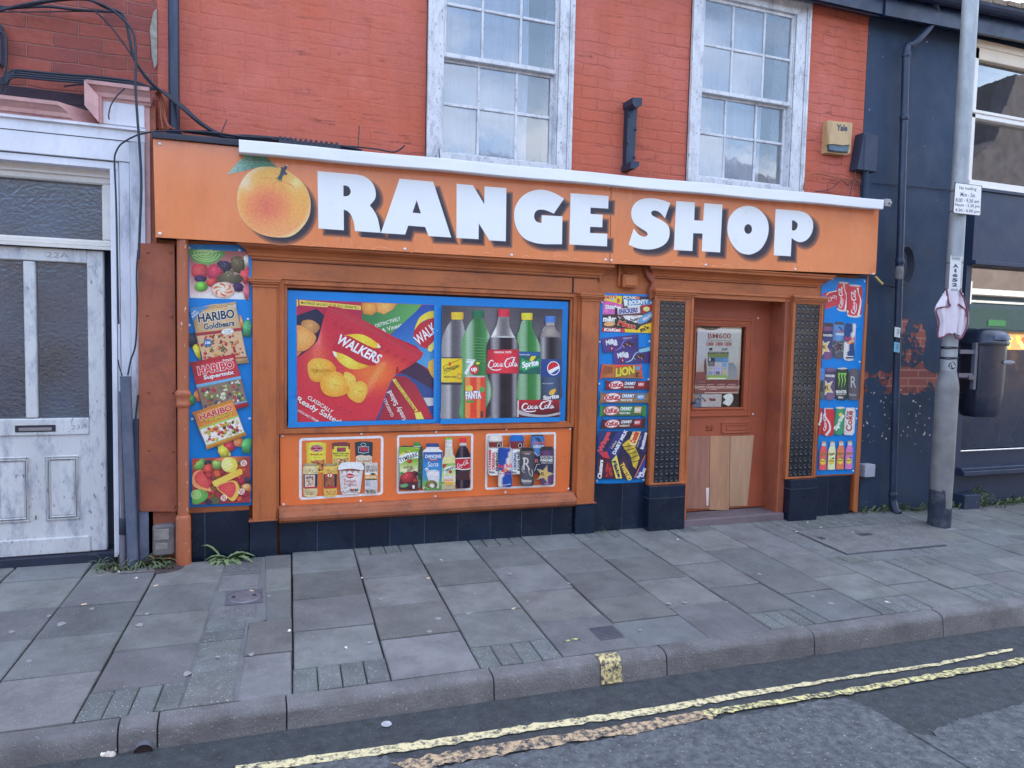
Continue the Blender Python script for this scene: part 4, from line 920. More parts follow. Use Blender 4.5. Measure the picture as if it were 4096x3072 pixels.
def candies(pr, shapes):
    for pts, c in shapes:
        if len(pts) < 12: pts = [(x+rnd(-9,9), y+rnd(-9,9)) for x, y in spl(pts, 2)]
        cx = sum(q[0] for q in pts)/len(pts); cy = sum(q[1] for q in pts)/len(pts); rr = max(math.hypot(q[0]-cx, q[1]-cy) for q in pts)
        pr.poly(spl(pts, 3), rg(tuple(min(255,q*1.22+12) for q in c), tuple(q*.62 for q in c), (cx-rr*.25, cy-rr*.3), rr*1.15), step=rr/4)
        hl = tuple(min(255,q*1.15+60) for q in c); pr.many([ell(cx+rnd(-.45,.35)*rr, cy+rnd(-.5,.1)*rr, rr*rnd(.03,.10), rr*rnd(.02,.05), rnd(-40,40), 6) for _ in range(7)], [hl]*7)

def candies1(pr, shapes):
    for s_ in shapes: pr.item('printed_jelly_sweet'); candies(pr, [s_])
# ---------------- sweets poster
YP = -.05
t1 = board('sweets_poster', 'tall blue poster with jelly sweets pictures and three sweet bags beside the orange downpipe', 'poster',
    [('p1',137,50),('p1',800,60),('p1',940,215),('p1',941,465),('p1',893,485),('p1',905,530),('p1',950,560),('p2',850,1550),('p2',155,1575)], YP, BLUE)
pr = Print(t1, 'p1', YP)
q1 = [(176,112),(903,145),(909,733),(181,711)]
pr.item('printed_sweets_picture'); pr.poly(q1, lg((150,84,84),(226,228,238),(500,130),(540,700),(190,140,150)), step=60)
pr.poly(spl([(190,116),(585,135),(590,200),(520,260),(400,310),(300,290),(220,250),(188,190)],3), rg((130,196,108),(70,140,70),(380,190),240), step=34)
for r_ in (50,95,140,180): pr.line([(p[0], max(124,p[1])) for p in ell(370,150,r_,r_*.62,5,24) if p[1] > 122 and p[0]>195], 11, (176,214,150))
candies(pr, [([(230,300),(330,285),(395,340),(400,420),(380,500),(300,510),(210,440),(200,370)],(214,66,78)), ([(410,330),(500,295),(580,350),(630,410),(560,470),(480,500),(400,450)],(186,50,82)),
 ([(520,290),(600,250),(670,270),(700,330),(650,400),(580,370)],(46,44,72)), ([(690,260),(720,205),(800,200),(860,260),(860,350),(800,420),(720,380)],(92,84,62)), ([(800,390),(850,365),(904,350),(906,540),(850,545),(810,480)],(214,62,76)),
 ([(540,450),(640,400),(700,370),(740,410),(820,440),(830,510),(760,535),(640,520),(545,510)],(86,84,64)), ([(850,200),(900,190),(904,330),(870,330),(850,260)],(226,200,196)),
 (ell(312,476,76,42,8,12),(58,36,92)), (ell(455,520,75,48,-10,12),(206,60,60)), (ell(324,570,80,60,0,12),(104,196,72)), (ell(778,580,70,56,10,12),(50,28,84)), ([(850,570),(906,545),(909,728),(860,715),(842,640)],(206,96,122))])
pr.poly(ell(590,612,140,94,5,24), rg((246,238,232),(206,176,166),(560,590),150), step=40)
for i in range(6): pr.line(spl([(590+120*math.cos(i*1.05+.2),612+80*math.sin(i*1.05+.2)),(590+85*math.cos(i*1.05+.7),612+56*math.sin(i*1.05+.7)),(590+35*math.cos(i*1.05+1.3),612+22*math.sin(i*1.05+1.3))],4,False), [22,24,24,22,18,14,10,6,3][:9], (202,104,66))
# loose jellies
candies1(pr, [([(790,925),(825,960),(832,1090),(800,1095),(790,1000)],(232,132,72)), ([(845,1010),(870,995),(920,1000),(935,1050),(930,1160),(900,1182),(840,1165),(835,1090)],(62,160,110)), ([(160,1155),(230,1145),(262,1190),(280,1300),(200,1325),(170,1270),(158,1210)],(40,52,72)), ([(222,1320),(290,1295),(312,1480),(260,1420)],(214,206,52)), ([(278,1260),(296,1255),(298,1300),(280,1295)],(190,50,70))])
pr.key = 'p2'; candies1(pr, [([(148,345),(165,330),(205,335),(218,380),(215,440),(170,443),(145,400)],(60,160,92)), ([(222,300),(250,280),(270,330),(290,400),(240,392),(215,350)],(230,120,70)), ([(470,900),(530,875),(580,930),(610,970),(605,1015),(520,1020),(480,960)],(214,216,60)), ([(540,880),(620,840),(670,920),(610,950),(570,920)],(196,52,72)), ([(650,830),(735,795),(747,880),(700,905),(655,890)],(230,124,72)), ([(750,830),(790,812),(836,825),(840,900),(825,970),(745,965),(740,900)],(70,170,92))])
# bags
def bag(name, key, q, body, band, title, tcol, ocol, sub, scol, socol, wcols, stripe, top):
    pr.key = key; pr.item(name); e = [bil(q,0,0),bil(q,.25,.005),bil(q,.5,-.01),bil(q,.75,.004),bil(q,1,0),bil(q,.975,.12),bil(q,.985,.5),bil(q,.97,.85),bil(q,1,1),bil(q,.5,1.005),bil(q,0,1),bil(q,.03,.85),bil(q,.01,.5),bil(q,.03,.12)]
    pr.poly(e, cyl(body, min(p_[0] for p_ in q)-60, max(p_[0] for p_ in q)+60, .62, 1.12), step=45)
    for v in (.015,.035,.055): pr.line([bil(q,.01,v),bil(q,.99,v)], 4, tuple(c*.7 for c in top))
    for v in (.96,.975,.99): pr.line([bil(q,.01,v),bil(q,.99,v)], 4, tuple(c*.7 for c in top))
    R4 = lambda a, b, c, d: [bil(q,a,b),bil(q,c,b),bil(q,c,d),bil(q,a,d)]
    pr.poly(R4(.03,.47,.97,.90), wcols[0]); blobs(pr, R4(.04,.475,.96,.895), 85, wcols[1:], 13, 26)
    pr.poly(R4(.015,.425,.985,.475), stripe); pr.poly(R4(.02,.895,.98,.915), stripe)
    ang = math.degrees(math.atan2(q[1][1]-q[0][1], q[1][0]-q[0][0])); W_ = math.hypot(q[1][0]-q[0][0], q[1][1]-q[0][1]); H_ = math.hypot(q[3][0]-q[0][0], q[3][1]-q[0][1])
    sh = -(q[3][0]-q[0][0])/H_*0; c = bil(q,.52,.185); pr.txt(title, c[0], c[1], W_*.78, H_*.15, tcol, ang, .035, .0, out=ocol, outw=.045)
    c = bil(q,.54,.335); pr.txt(sub, c[0], c[1], W_*.66, H_*.10, scol, ang, .03, .05, out=socol, outw=.04)
    return q
q = bag('printed_sweet_bag','p1',[(176,838),(750,757),(912,1508),(345,1560)],(182,160,122),None,'HARIBO',(26,40,66),(236,238,244),'Goldbears',(26,40,66),(236,238,244),[(196,170,140),(206,120,70),(190,60,60),(96,104,60),(226,180,110),(232,200,170),(150,50,60)],(150,44,56),(150,120,76))
pr.poly([(180,842),(540,795),(430,812),(330,870),(260,950),(222,1010),(200,930)], (60,132,206)); pr.txt('HAPPY', 234, 890, 78, 24, (236,240,250), -38, .02); pr.txt('BEARSDAY', 252, 916, 110, 24, (236,240,250), -38, .02); pr.txt('Share size', 700, 806, 100, 20, (240,240,240), -8, .02); pr.txt('À partager', 694, 830, 110, 20, (240,240,240), -8, .02)
pr.poly(ell(646,1124,76,34,-6), (240,240,244)); pr.txt('The Original', 646, 1112, 90, 14, (50,50,60), -8, .02); pr.txt('since 1922', 646, 1134, 70, 14, (50,50,60), -8, .02)
pr.poly(ell(402,1262,50,46), (52,112,180)); pr.txt('100', 404, 1262, 66, 34, (240,240,250), -4, .04)
q = bag('printed_sweet_bag','p2',[(157,-28),(666,-127),(822,455),(318,560)],(172,44,58),None,'HARIBO',(196,44,60),(238,236,242),'Supermix',(240,240,246),(150,30,44),[(120,110,96),(150,196,110),(232,224,210),(92,60,96),(196,40,70),(70,120,70),(150,104,60),(236,226,226)],(96,170,222),(150,30,44))
pr.txt('Share size', 585, -62, 120, 22, (240,240,240), -11, .02)
q = bag('printed_sweet_bag','p2',[(183,525),(640,378),(795,775),(350,935)],(206,128,56),None,'HARIBO',(186,44,52),(240,226,214),'Tangfastics',(232,196,70),(40,36,30),[(222,222,228),(60,50,52),(176,50,96),(170,186,70),(230,140,60),(226,206,90),(190,60,60),(236,230,226),(236,230,226)],(150,190,80),(206,160,60))
pr.item('printed_sweets_picture'); pr.key = 'p2'; q2 = [(187,1035),(830,1010),(832,1518),(190,1545)]
pr.poly(q2, lg((166,66,56),(140,46,60),(300,1030),(700,1500)), step=70); blobs(pr, q2, 90, [(196,56,64),(160,40,60),(186,70,60),(214,90,60),(120,90,50),(150,30,50)], 28, 60)
candies(pr, [([(200,1120),(300,1040),(340,1060),(300,1140),(220,1150)],(110,170,80)), ([(430,1050),(530,1045),(500,1140),(420,1135)],(130,180,90)), (ell(362,1082,38,30),(40,40,60)), ([(310,1130),(370,1090),(420,1140),(400,1200),(330,1190)],(216,70,62)), ([(470,1030),(760,1020),(755,1060),(600,1070),(475,1060)],(232,120,70)), ([(700,1250),(770,1260),(780,1330),(700,1310)],(140,30,56)), ([(775,1250),(830,1245),(832,1315),(790,1305)],(36,40,60)), ([(740,1330),(830,1320),(832,1395),(760,1380)],(232,150,96))])
pr.poly(spl([(290,1160),(330,1240),(400,1380),(390,1398),(270,1375),(200,1330),(190,1260),(210,1190)],3), (232,160,104)); pr.poly(spl([(298,1172),(385,1355),(290,1345),(225,1290),(222,1220)],3), rg((214,90,82),(196,64,70),(290,1270),110), step=20)
pr.poly([(408,1290),(710,1148),(735,1150),(748,1205),(450,1345),(430,1335)], lg((232,204,96),(222,180,70),(410,1250),(740,1250)), step=50)
pr.poly(spl([(455,1345),(600,1282),(680,1290),(715,1370),(700,1440),(640,1508),(560,1450)],3), (232,180,84)); pr.poly(spl([(470,1350),(600,1292),(660,1310),(672,1390),(620,1470),(560,1430)],3), rg((212,84,82),(190,60,70),(590,1370),120), step=24)
pr.poly(ell(602,1105,92,84,10,22), rg((232,228,120),(206,200,80),(580,1090),100), step=34)
for r_ in (20,42,64): pr.line(ell(570,1100,r_*.8,r_), 8, (240,238,190), True)
pr.poly(spl([(195,1400),(290,1375),(360,1420),(350,1480),(260,1535),(195,1530)],3), rg((120,190,90),(70,150,70),(250,1440),120), step=24)
for r_ in (15,34,52): pr.line(ell(232,1432,r_,r_*.9), 7, (190,222,160), True)
for cx, cy in ((760,1085),(540,1470),(735,1400)):
    pr.poly(ell(cx,cy,36,34), (232,226,226)); 
    for k in (-16,0,16): pr.line([(cx+k-8,cy-26),(cx+k+8,cy+26)], 8, (190,40,56))
pr.poly(ell(440,1500,55,40), (80,90,60)); pr.poly(ell(370,1515,45,26), (44,40,66)); pr.done()
for k, x, y in (('p1',177,95),('p1',792,124),('p1',897,974),('p1',175,1048),('p2',192,599),('p2',827,592),('p2',220,1528),('p2',828,1498)): screw(t1, k, x, y, YP-.001, .0095)
for e in []: pass

# ---------------- window poster : crisps and bottles
YP = .004
t2 = board('window_poster', 'wide blue poster filling the shop window with crisp packets and five soft drink bottles', 'poster',
    [('p3',85,60),('p4',1640,140),('p4',1600,1578),('p3',95,1650)], YP, BLUE)
pr = Print(t2, 'p3', YP)
pr.item('printed_crisp_packets_picture')
pr.poly([(188,165),(1770,228),(1757,1537),(198,1572)], (166,32,70))
pr.poly([(190,350),(300,310),(420,270),(510,350),(480,440),(450,600),(380,700),(200,830),(193,600)], (22,30,64))
pr.poly(spl([(240,450),(270,405),(360,400),(440,450),(452,500),(400,555),(320,540),(260,500)],3), rg((206,160,100),(150,100,60),(340,460),130), step=30)
pr.poly([(191,460)]+spl([(230,460),(300,500),(400,570),(412,620),(370,690),(290,750),(196,765)],3,False), rg((232,180,104),(200,128,60),(260,600),200), step=40); pr.poly([(196,770),(250,765),(225,790),(197,822)], (220,120,60))
pr.poly([(193,172),(930,200),(925,280),(215,240),(193,243)], (170,36,74)); pr.poly([(222,170),(925,238),(927,286),(224,230)], (232,206,90)); pr.txt('MULTIPACK BAG NOT TO BE SOLD SEPARATELY', 575, 232, 670, 30, (60,40,30), 5.2, .01)
pr.poly([(191,168),(206,168),(208,238),(191,245)], (232,206,90))
pr.poly([(935,200),(1620,224),(1560,300),(1440,420),(1255,565),(1100,480),(940,400)], lg((40,110,64),(84,160,92),(960,260),(1500,380)), step=60)
pr.poly([(935,205),(1090,202),(1110,300),(1050,345),(960,330),(932,260)], rg((232,176,90),(190,116,50),(1030,250),110), step=26); pr.poly([(1092,202),(1338,212),(1290,280),(1190,335),(1115,310)], rg((240,190,110),(196,122,56),(1200,240),140), step=26)
pr.txt('DISTINCTIVELY', 1235, 425, 300, 42, (232,240,236), -17, .01); pr.txt('& Vinegar', 1300, 490, 270, 62, (232,240,236), -17, .01)
pr.poly([(1640,226),(1770,230),(1760,1070),(1700,960),(1560,880),(1640,790),(1560,700),(1260,575),(1450,400)], lg((22,70,170),(70,150,214),(1500,300),(1700,850)), step=60)
pr.poly(spl([(1769,300),(1690,310),(1600,370),(1550,470),(1545,520),(1600,440),(1690,390),(1769,370)],3), (236,206,60)); pr.poly([(1769,372),(1690,395),(1590,450),(1535,520),(1525,590),(1560,650),(1620,710),(1680,730),(1769,620)], (178,36,52)); pr.txt('WALK', 1665, 560, 285, 120, (240,242,250), -39, .02, .1)
pr.poly([(1768,640),(1700,700),(1690,752),(1730,765),(1767,720)], (236,216,120)); pr.poly([(1764,840),(1700,880),(1690,950),(1730,1040),(1762,1070)], (236,176,70))
pr.poly([(1490,930),(1560,880),(1700,980),(1762,1090),(1756,1190),(1600,1130),(1420,1030),(1380,1000)], (58,40,70)); pr.poly([(1300,1020),(1430,1020),(1600,1110),(1756,1200),(1755,1540),(1100,1548),(1200,1270)], (40,70,140)); pr.poly([(1640,1290),(1755,1290),(1755,1380),(1690,1385)], (190,196,206))
pr.poly([(1310,1040),(1450,1050),(1560,1150),(1755,1530),(1130,1547),(1230,1250)], lg((140,34,52),(176,44,60),(1250,1200),(1600,1500)), step=70)
pr.poly([(1285,1085),(1320,1070),(1580,1440),(1545,1450)], (222,200,84)); pr.txt('MULTIPACK BAG NOT TO BE SOLD', 1435, 1265, 400, 26, (70,50,30), -124, .01)
pr.txt('Ready Salted', 1345, 1385, 390, 74, (240,236,240), -118, .01); pr.txt('CLASSICALLY', 1240, 1400, 230, 34, (240,236,240), -115, .01); pr.poly([(1540,1460),(1610,1450),(1650,1535),(1560,1538)], (232,222,100))
# main red packet
red = [(550,235),(700,262),(1640,775),(1612,840),(1480,930),(1350,1000),(1275,1090),(1230,1200),(1195,1300),(1150,1430),(1095,1547),(199,1571),(194,840),(330,740),(430,640),(470,500),(490,410)]
def redf(x, y):
    c = mixc((178,36,60),(196,44,62), min(1, y/1500)); k = math.exp(-(((x-1080)/300)**2+((y-1010)/190)**2)); c = mixc(c, (226,110,48), min(1,k*1.1))
    k = math.exp(-(((x-430)/120)**2+((y-850)/230)**2)); c = mixc(c, (214,110,70), k*.7); k = math.exp(-(((x-500+.1*y)/40)**2+((y-620)/150)**2)); c = mixc(c, (232,150,150), k*.55)
    k = math.exp(-((x+y*.62-1740)/40)**2) if y > 900 and x > 980 else 0; c = mixc(c, (232,170,120), k*.5)
    k = math.exp(-((y-.52*x-120)/18)**2) if x > 600 else 0; return mixc(c, (150,26,50), k*.6)
pr.poly(red, redf, step=46)
for o_ in (18,34,52): pr.line([(556-o_*.3,245+o_),(700,278+o_),(1100,500+o_),(1605,785+o_)], 5, (146,28,50)); pr.line([(556-o_*.3,250+o_),(700,284+o_),(1100,506+o_),(1605,791+o_)], 4, (206,80,96))
pr.poly([(1350,925),(1362,985),(1320,1020),(1330,960)], (150,28,48))
pr.poly(spl([(720,590),(840,562),(960,572),(1080,640),(1150,712),(1080,722),(960,700),(850,660)],3), rg((240,210,70),(226,180,40),(950,620),200), step=44)
pr.poly(spl([(600,755),(680,770),(800,830),(900,890),(1010,925),(900,965),(790,955),(700,900),(640,830)],3), rg((246,220,90),(226,170,40),(780,860),200), step=44); pr.poly([(602,756),(640,762),(655,810),(640,832),(615,800)], (232,226,214)); pr.poly([(1120,660),(1155,715),(1112,722)], (232,226,214))
pr.poly(spl([(640,640),(700,595),(780,580),(900,640),(1020,700),(1130,745),(1150,800),(1100,910),(1050,920),(950,905),(840,850),(720,790),(600,750),(610,690)],3), (176,34,54))
pr.txt('WALKERS', 905, 733, 545, 118, (242,244,250), 27, .03, .12)
for pts, g in (([(320,900),(380,845),(470,840),(570,870),(635,940),(630,1000),(540,1080),(430,1112),(350,1080),(318,980)],(440,950)), ([(730,1010),(780,998),(860,1050),(865,1110),(810,1180),(740,1150)],(790,1080)), ([(780,1200),(870,1110),(950,1105),(998,1160),(990,1260),(930,1345),(850,1335),(775,1270)],(890,1200)), ([(470,1060),(560,1000),(650,990),(720,1030),(760,1120),(800,1210),(700,1270),(590,1278),(500,1240),(460,1150)],(620,1120))):
    pr.poly(spl(pts,3), rg((246,206,90),(212,146,46),g,170), step=40); 
    for k in range(3): a = rnd(0,3.1); pr.line([(g[0]+70*math.cos(a),g[1]+50*math.sin(a)),(g[0]+20*math.cos(a+1),g[1]+15*math.sin(a+1))], 5, (206,146,50))
for k in range(8): a = k*math.pi/4; pr.line([(460+30*math.cos(a),965+22*math.sin(a)),(460+110*math.cos(a),965+90*math.sin(a))], 7, (206,150,50))
pr.txt('HOME GROWN', 480, 980, 230, 40, (196,140,40), 1, .01)
pr.txt('CLASSICALLY', 462, 1368, 330, 44, (240,236,240), 32, .01); pr.txt('Ready Salted', 440, 1445, 560, 84, (240,236,240), 29, .015); pr.poly([(194,1250),(199,1571),(205,1571),(205,1250)], redf, step=60)
pr.txt('WITH SALT FROM', 318, 1498, 270, 30, (240,236,240), 29, .01); pr.done()
# bottles
pr.item('printed_bottles_picture'); pr.key = 'p4'; QB = [(143,180),(1572,228),(1537,1508),(127,1530)]
pr.poly(QB, lambda x, y: mixc(mixc((96,98,112),(52,54,68),min(1,abs(x-700)/500)), (150,150,160), max(0,min(1,(y-250)/700))*(.5 if x<1200 else .9)), step=80)
def bottle(name, cap, cx0, cx1, ct, cb, outline, colf, items=()):
    pr.item(name); pr.poly(spl(outline, 3), colf, step=42)
    pr.poly(rrect(cx0, ct, cx1, cb, 14), cyl(cap, cx0-20, cx1+20, .6, 1.15), step=24)
    for i in range(7): x = cx0+12+(cx1-cx0-24)*i/6; pr.line([(x,ct+18),(x,cb-12)], 4, tuple(c*.82 for c in cap))
def body(c0, c1, x0, x1):
    def f(x, y):
        t = (x-x0)/(x1-x0); k = math.exp(-((t-.25)/.10)**2)*.75+math.exp(-((t-.88)/.06)**2)*.6
        return mixc(mixc(c0, c1, abs(t-.5)*2), (214,224,236), min(.85,k))
    return f
bottle('printed_bottle', (236,184,50), 250, 397, 262, 350, [(270,350),(375,350),(400,440),(430,560),(440,700),(430,900),(420,1200),(430,1400),(400,1528),(140,1530),(131,1400),(135,1100),(136,800),(140,600),(190,460)], body((70,72,84),(130,134,146),135,440))
pr.poly([(136,812),(385,812),(380,1095),(132,1092)], lg((236,206,50),(226,186,30),(140,900),(380,900)), step=70); pr.txt('Schweppes', 252, 925, 190, 66, (52,44,40), -17, .02, .1); pr.line([(160,990),(352,905)], 5, (60,50,40)); pr.line([(150,910),(355,822)], 5, (60,50,40)); pr.poly(ell(236,878,16,24), (206,60,50)); pr.txt('INDIAN TONIC', 240, 1029, 150, 22, (70,56,40), 0, .02); pr.poly(rrect(328,995,372,1055,5), (90,80,50)); pr.poly(rrect(334,1001,366,1049,3), (222,190,60))
pr.line([(134,1108),(382,1110)], 22, (50,48,58)); pr.line([(136,800),(384,800)], 8, (50,50,60))
bottle('printed_bottle', (22,104,72), 500, 642, 242, 330, [(512,345),(632,345),(660,430),(715,560),(735,700),(740,1000),(735,1520),(370,1520),(375,1250),(385,900),(378,620),(430,470)], body((26,100,46),(90,164,104),372,745))
pr.txt('7', 468, 915, 105, 190, (236,242,246), 4, .05, .15); pr.poly(ell(524,945,54,54), (196,34,46)); pr.txt('up', 524, 950, 72, 60, (240,240,244), -6, .05); pr.poly(ell(567,868,24,14), (222,210,60))
for k in range(9): pr.line([(395,560+k*34),(690,575+k*34)], 4, (110,180,120))
bottle('printed_bottle', (62,118,206), 1362, 1488, 308, 385, [(1375,420),(1475,420),(1520,490),(1556,600),(1562,760),(1560,1100),(1545,1300),(1300,1300),(1305,1100),(1300,800),(1278,600),(1320,500)], body((20,20,32),(54,56,70),1280,1565))
pr.poly([(1376,385),(1475,385),(1477,425),(1373,425)], (150,154,164)); pr.poly([(1300,560),(1370,430),(1480,430),(1545,560)], rg((170,164,160),(110,110,120),(1420,500),120), step=40)
pr.poly([(1305,818),(1553,820),(1548,1030),(1303,1030)], (34,62,140)); pr.poly(ell(1464,928,76,84), (236,238,246)); pr.poly([p_ for p_ in ell(1464,926,66,72,0,30) if p_[1] < 940-(p_[0]-1464)*.5], (190,30,50)); pr.poly([p_ for p_ in ell(1464,930,66,72,0,30) if p_[1] > 960-(p_[0]-1464)*.55], (34,70,150))
bottle('printed_bottle', (232,204,56), 1082, 1216, 272, 355, [(1095,365),(1205,365),(1210,430),(1240,520),(1290,620),(1315,740),(1310,1000),(1305,1300),(1040,1300),(1035,1100),(1050,800),(1030,560),(1060,470)], body((30,110,46),(84,154,94),1030,1318))
pr.poly([(1055,728),(1311,732),(1307,998),(1052,992)], (28,92,88)); pr.poly(spl([(1180,840),(1200,790),(1245,768),(1255,790),(1225,830)],3), (226,206,50)); pr.poly([(1085,805),(1210,860),(1300,810),(1290,910),(1180,930),(1120,970),(1060,935)], (40,150,90)); pr.txt('Sprite', 1190, 883, 200, 96, (240,244,248), -10, .045, .12)
pr.poly([(1052,730),(1300,733),(1302,780),(1055,790)], (36,86,150)); pr.txt('natural lemon and lime', 1122, 765, 120, 16, (236,240,246), 2, .02)
bottle('printed_bottle', (196,40,66), 803, 945, 228, 315, [(815,330),(935,330),(945,430),(985,530),(1040,620),(1054,700),(1050,1000),(1035,1120),(1028,1250),(1040,1400),(1030,1510),(680,1510),(670,1400),(735,1250),(730,1130),(680,1000),(672,760),(678,640),(730,530),(790,420)], body((22,16,28),(46,40,54),675,1058))
pr.poly([(812,318),(937,318),(942,430),(985,530),(1010,565),(720,560),(790,420)], lambda x, y: mixc((96,98,106),(226,230,238), min(1,abs(x-880)/110)**2), step=34)
pr.poly([(682,706),(1055,703),(1049,990),(670,990)], cyl((200,44,62),640,1090,.7,1.08), step=60); pr.txt('ORIGINAL TASTE', 862, 738, 205, 24, (240,236,240), 0, .03); coke(pr, [(680,790),(1045,790),(1040,950),(675,950)])
pr.item('printed_can'); pr.poly(rrect(415,1020,658,1522,26), lambda x, y: tuple((210,60,44) if 480 < x < 560 or x > 600 else (232,130,70)), step=20); pr.poly(rrect(425,1016,650,1034,6), (190,196,206)); pr.poly(ell(465,1170,42,44), (214,196,70)); pr.txt('FANTA', 515, 1245, 185, 95, (232,238,248), -4, .05, 0, out=(40,80,150), outw=.05); pr.poly([(425,1312),(525,1308),(523,1334),(428,1338)], (60,150,70)); pr.poly(ell(618,1180,28,34), (70,160,80)); pr.poly(rrect(598,1435,632,1515,4), (90,50,50))
pr.item('printed_can'); pr.poly(rrect(1320,1028,1545,1300,22), cyl((40,56,84),1300,1570,.7,1.5), step=30); pr.poly(spl([(1410,1230),(1430,1190),(1490,1170),(1480,1220),(1440,1245)],3), (222,176,60)); pr.txt('Sprite', 1435, 1275, 190, 70, (214,222,232), -8, .045, .12); pr.txt('NO SUGAR', 1400, 1108, 130, 14, (190,200,214), 0, .02)
pr.item('printed_can'); pr.poly([(1052,1302),(1535,1302),(1535,1505),(1040,1508),(1035,1470),(1045,1320)], lg((176,28,40),(70,16,30),(1200,1300),(1230,1500)), step=50); pr.poly(spl([(1045,1420),(1200,1470),(1380,1480),(1530,1450),(1530,1475),(1380,1503),(1180,1500),(1050,1470)],3), (170,172,182)); pr.poly([(1036,1310),(1054,1306),(1050,1504),(1034,1508)], (196,200,210)); coke(pr, [(1078,1308),(1482,1304),(1470,1440),(1072,1444)]); pr.done()
pr.item('blue_margin'); pr.key = 'p3'
for q_ in ([(90,1572),(1762,1538),(1762,1578),(92,1634)],[(1764,232),(1800,232),(1790,1560),(1757,1560)],[(95,1300),(196,1300),(198,1573),(97,1600)]): pr.poly(q_, BLUE)
pr.key = 'p4'; pr.poly([(125,1528),(1538,1508),(1540,1560),(120,1590)], BLUE)
# brushed dirt specks
pr.item('ink_splashes'); pr.key = 'p3'; pr.many([ell(rnd(580,820), rnd(1390,1480), rnd(2,7), rnd(2,5), rnd(0,90), 5) for _ in range(24)]+[ell(rnd(200,1700), rnd(1340,1500), rnd(2,5), 3, 0, 5) for _ in range(16)], [(50,30,40)]*40); pr.done()

# ---------------- groceries poster under the window
YP = -.02
t3 = board('groceries_poster', 'low orange panel under the shop window with three white rounded frames of groceries', 'poster',
    [('p5',0,105),('p5',1150,82),('p5',2150,58),('p5',2130,530),('p5',1146,585),('p5',5,640)], YP, (206,114,66))
pr = Print(t3, 'p5', YP)
def wframe(key, pts, w_):
    pr.item('printed_white_frame'); pr.key = key; pr.line(spl_corner(pts, 42 if key != 's5' else 62), w_, (222,230,248), True)
def spl_corner(q, r):
    o = []
    for i in range(4):
        a, b, c = Vector(q[i-1]), Vector(q[i]), Vector(q[(i+1) % 4]); d1 = (a-b).normalized()*r; d2 = (c-b).normalized()*r
        for k in range(7): t = k/6; o.append(tuple((b+d1)*(1-t)**2 + b*2*t*(1-t) + (b+d2)*t*t))
    return o
wframe('s5', [(120,208),(1928,152),(1918,1406),(118,1520)], 56)
wframe('s6', [(200,155),(2022,108),(2008,1450),(190,1542)], 54)
wframe('s7', [(163,232),(1780,192),(1755,1434),(143,1510)], 50)
pr.key = 's5'
def tin(x0, x1, y0, y1, colf, name='printed_tin'):
    pr.item(name); w_ = x1-x0; pr.poly([(x0,y0+20)]+[(x0+w_*.3,y0),(x0+w_*.7,y0),(x1,y0+20),(x1-w_*.04,y1-20),(x0+w_*.75,y1),(x0+w_*.3,y1),(x0+w_*.06,y1-20)], colf, step=w_/7)
tin(243,693,270,940, cyl((226,212,70),200,740,.75,1.05)); pr.poly(ell(480,408,145,82), (150,36,62)); pr.line(ell(480,408,132,70), 7, (226,200,200), True)
pr.line(spl([(400,380),(440,372),(470,384),(520,372),(585,376)],4,False), 8, (236,220,226)); pr.line(spl([(385,440),(430,448),(470,420),(520,445),(590,420)],4,False), 10, (236,220,226))
for a in ((440,352),(500,350),(420,470),(540,462)): pr.poly(ell(*a,6,6,0,6), (236,220,226))
pr.txt('BAJELA', 480, 545, 270, 50, (140,50,36), 0, .02); pr.line(spl([(410,590),(450,612),(500,600),(555,606)],4,False), 6, (80,60,30)); blobs(pr, [(275,655),(665,640),(640,900),(480,925),(520,760),(290,710)], 60, [(176,70,60),(150,50,50),(206,110,70),(226,140,90)], 22, 50)
tin(810,1225,265,830, cyl((226,212,76),780,1260,.8,1.05)); pr.poly([(812,285),(930,268),(1110,266),(1224,290),(1214,425),(1182,420),(1182,362),(866,362),(862,430),(822,428)], (112,50,54)); pr.poly([(930,385),(1125,385),(1122,478),(932,484)], (40,52,96)); pr.txt('TRS', 1028, 430, 165, 66, (196,56,56), 0, .05); pr.txt('BOILED CHICK PEAS', 1015, 518, 350, 36, (44,40,44), 0, .03); pr.txt('Kichererbsen Pois Chiches', 1020, 565, 290, 36, (70,60,40), 0, .02); blobs(pr, [(838,605),(1205,598),(1205,700),(960,790),(850,720)], 46, [(206,170,120),(176,120,90),(222,196,140)], 24, 46)
tin(1328,1720,252,760, cyl((24,50,66),1300,1760,.8,1.15)); pr.line(ell(1512,322,56,34), 7, (222,226,226), True); pr.poly([(1395,370),(1635,366),(1632,498),(1515,518),(1400,498)], (222,224,230)); pr.poly([(1402,377),(1628,373),(1625,490),(1515,508),(1407,490)], (36,52,100)); pr.txt('TRS', 1516, 428, 205, 82, (196,56,60), 0, .05)
pr.poly([(1347,585),(1400,560),(1480,550),(1560,570),(1640,555),(1704,590),(1700,745),(1350,730)], (216,196,176)); blobs(pr, [(1350,580),(1700,590),(1696,735),(1355,720)], 40, [(232,214,196),(206,170,140)], 24, 44); pr.txt('WHITE BEANS', 1525, 630, 310, 46, (240,238,236), 0, .03, out=(90,60,60), outw=.03)
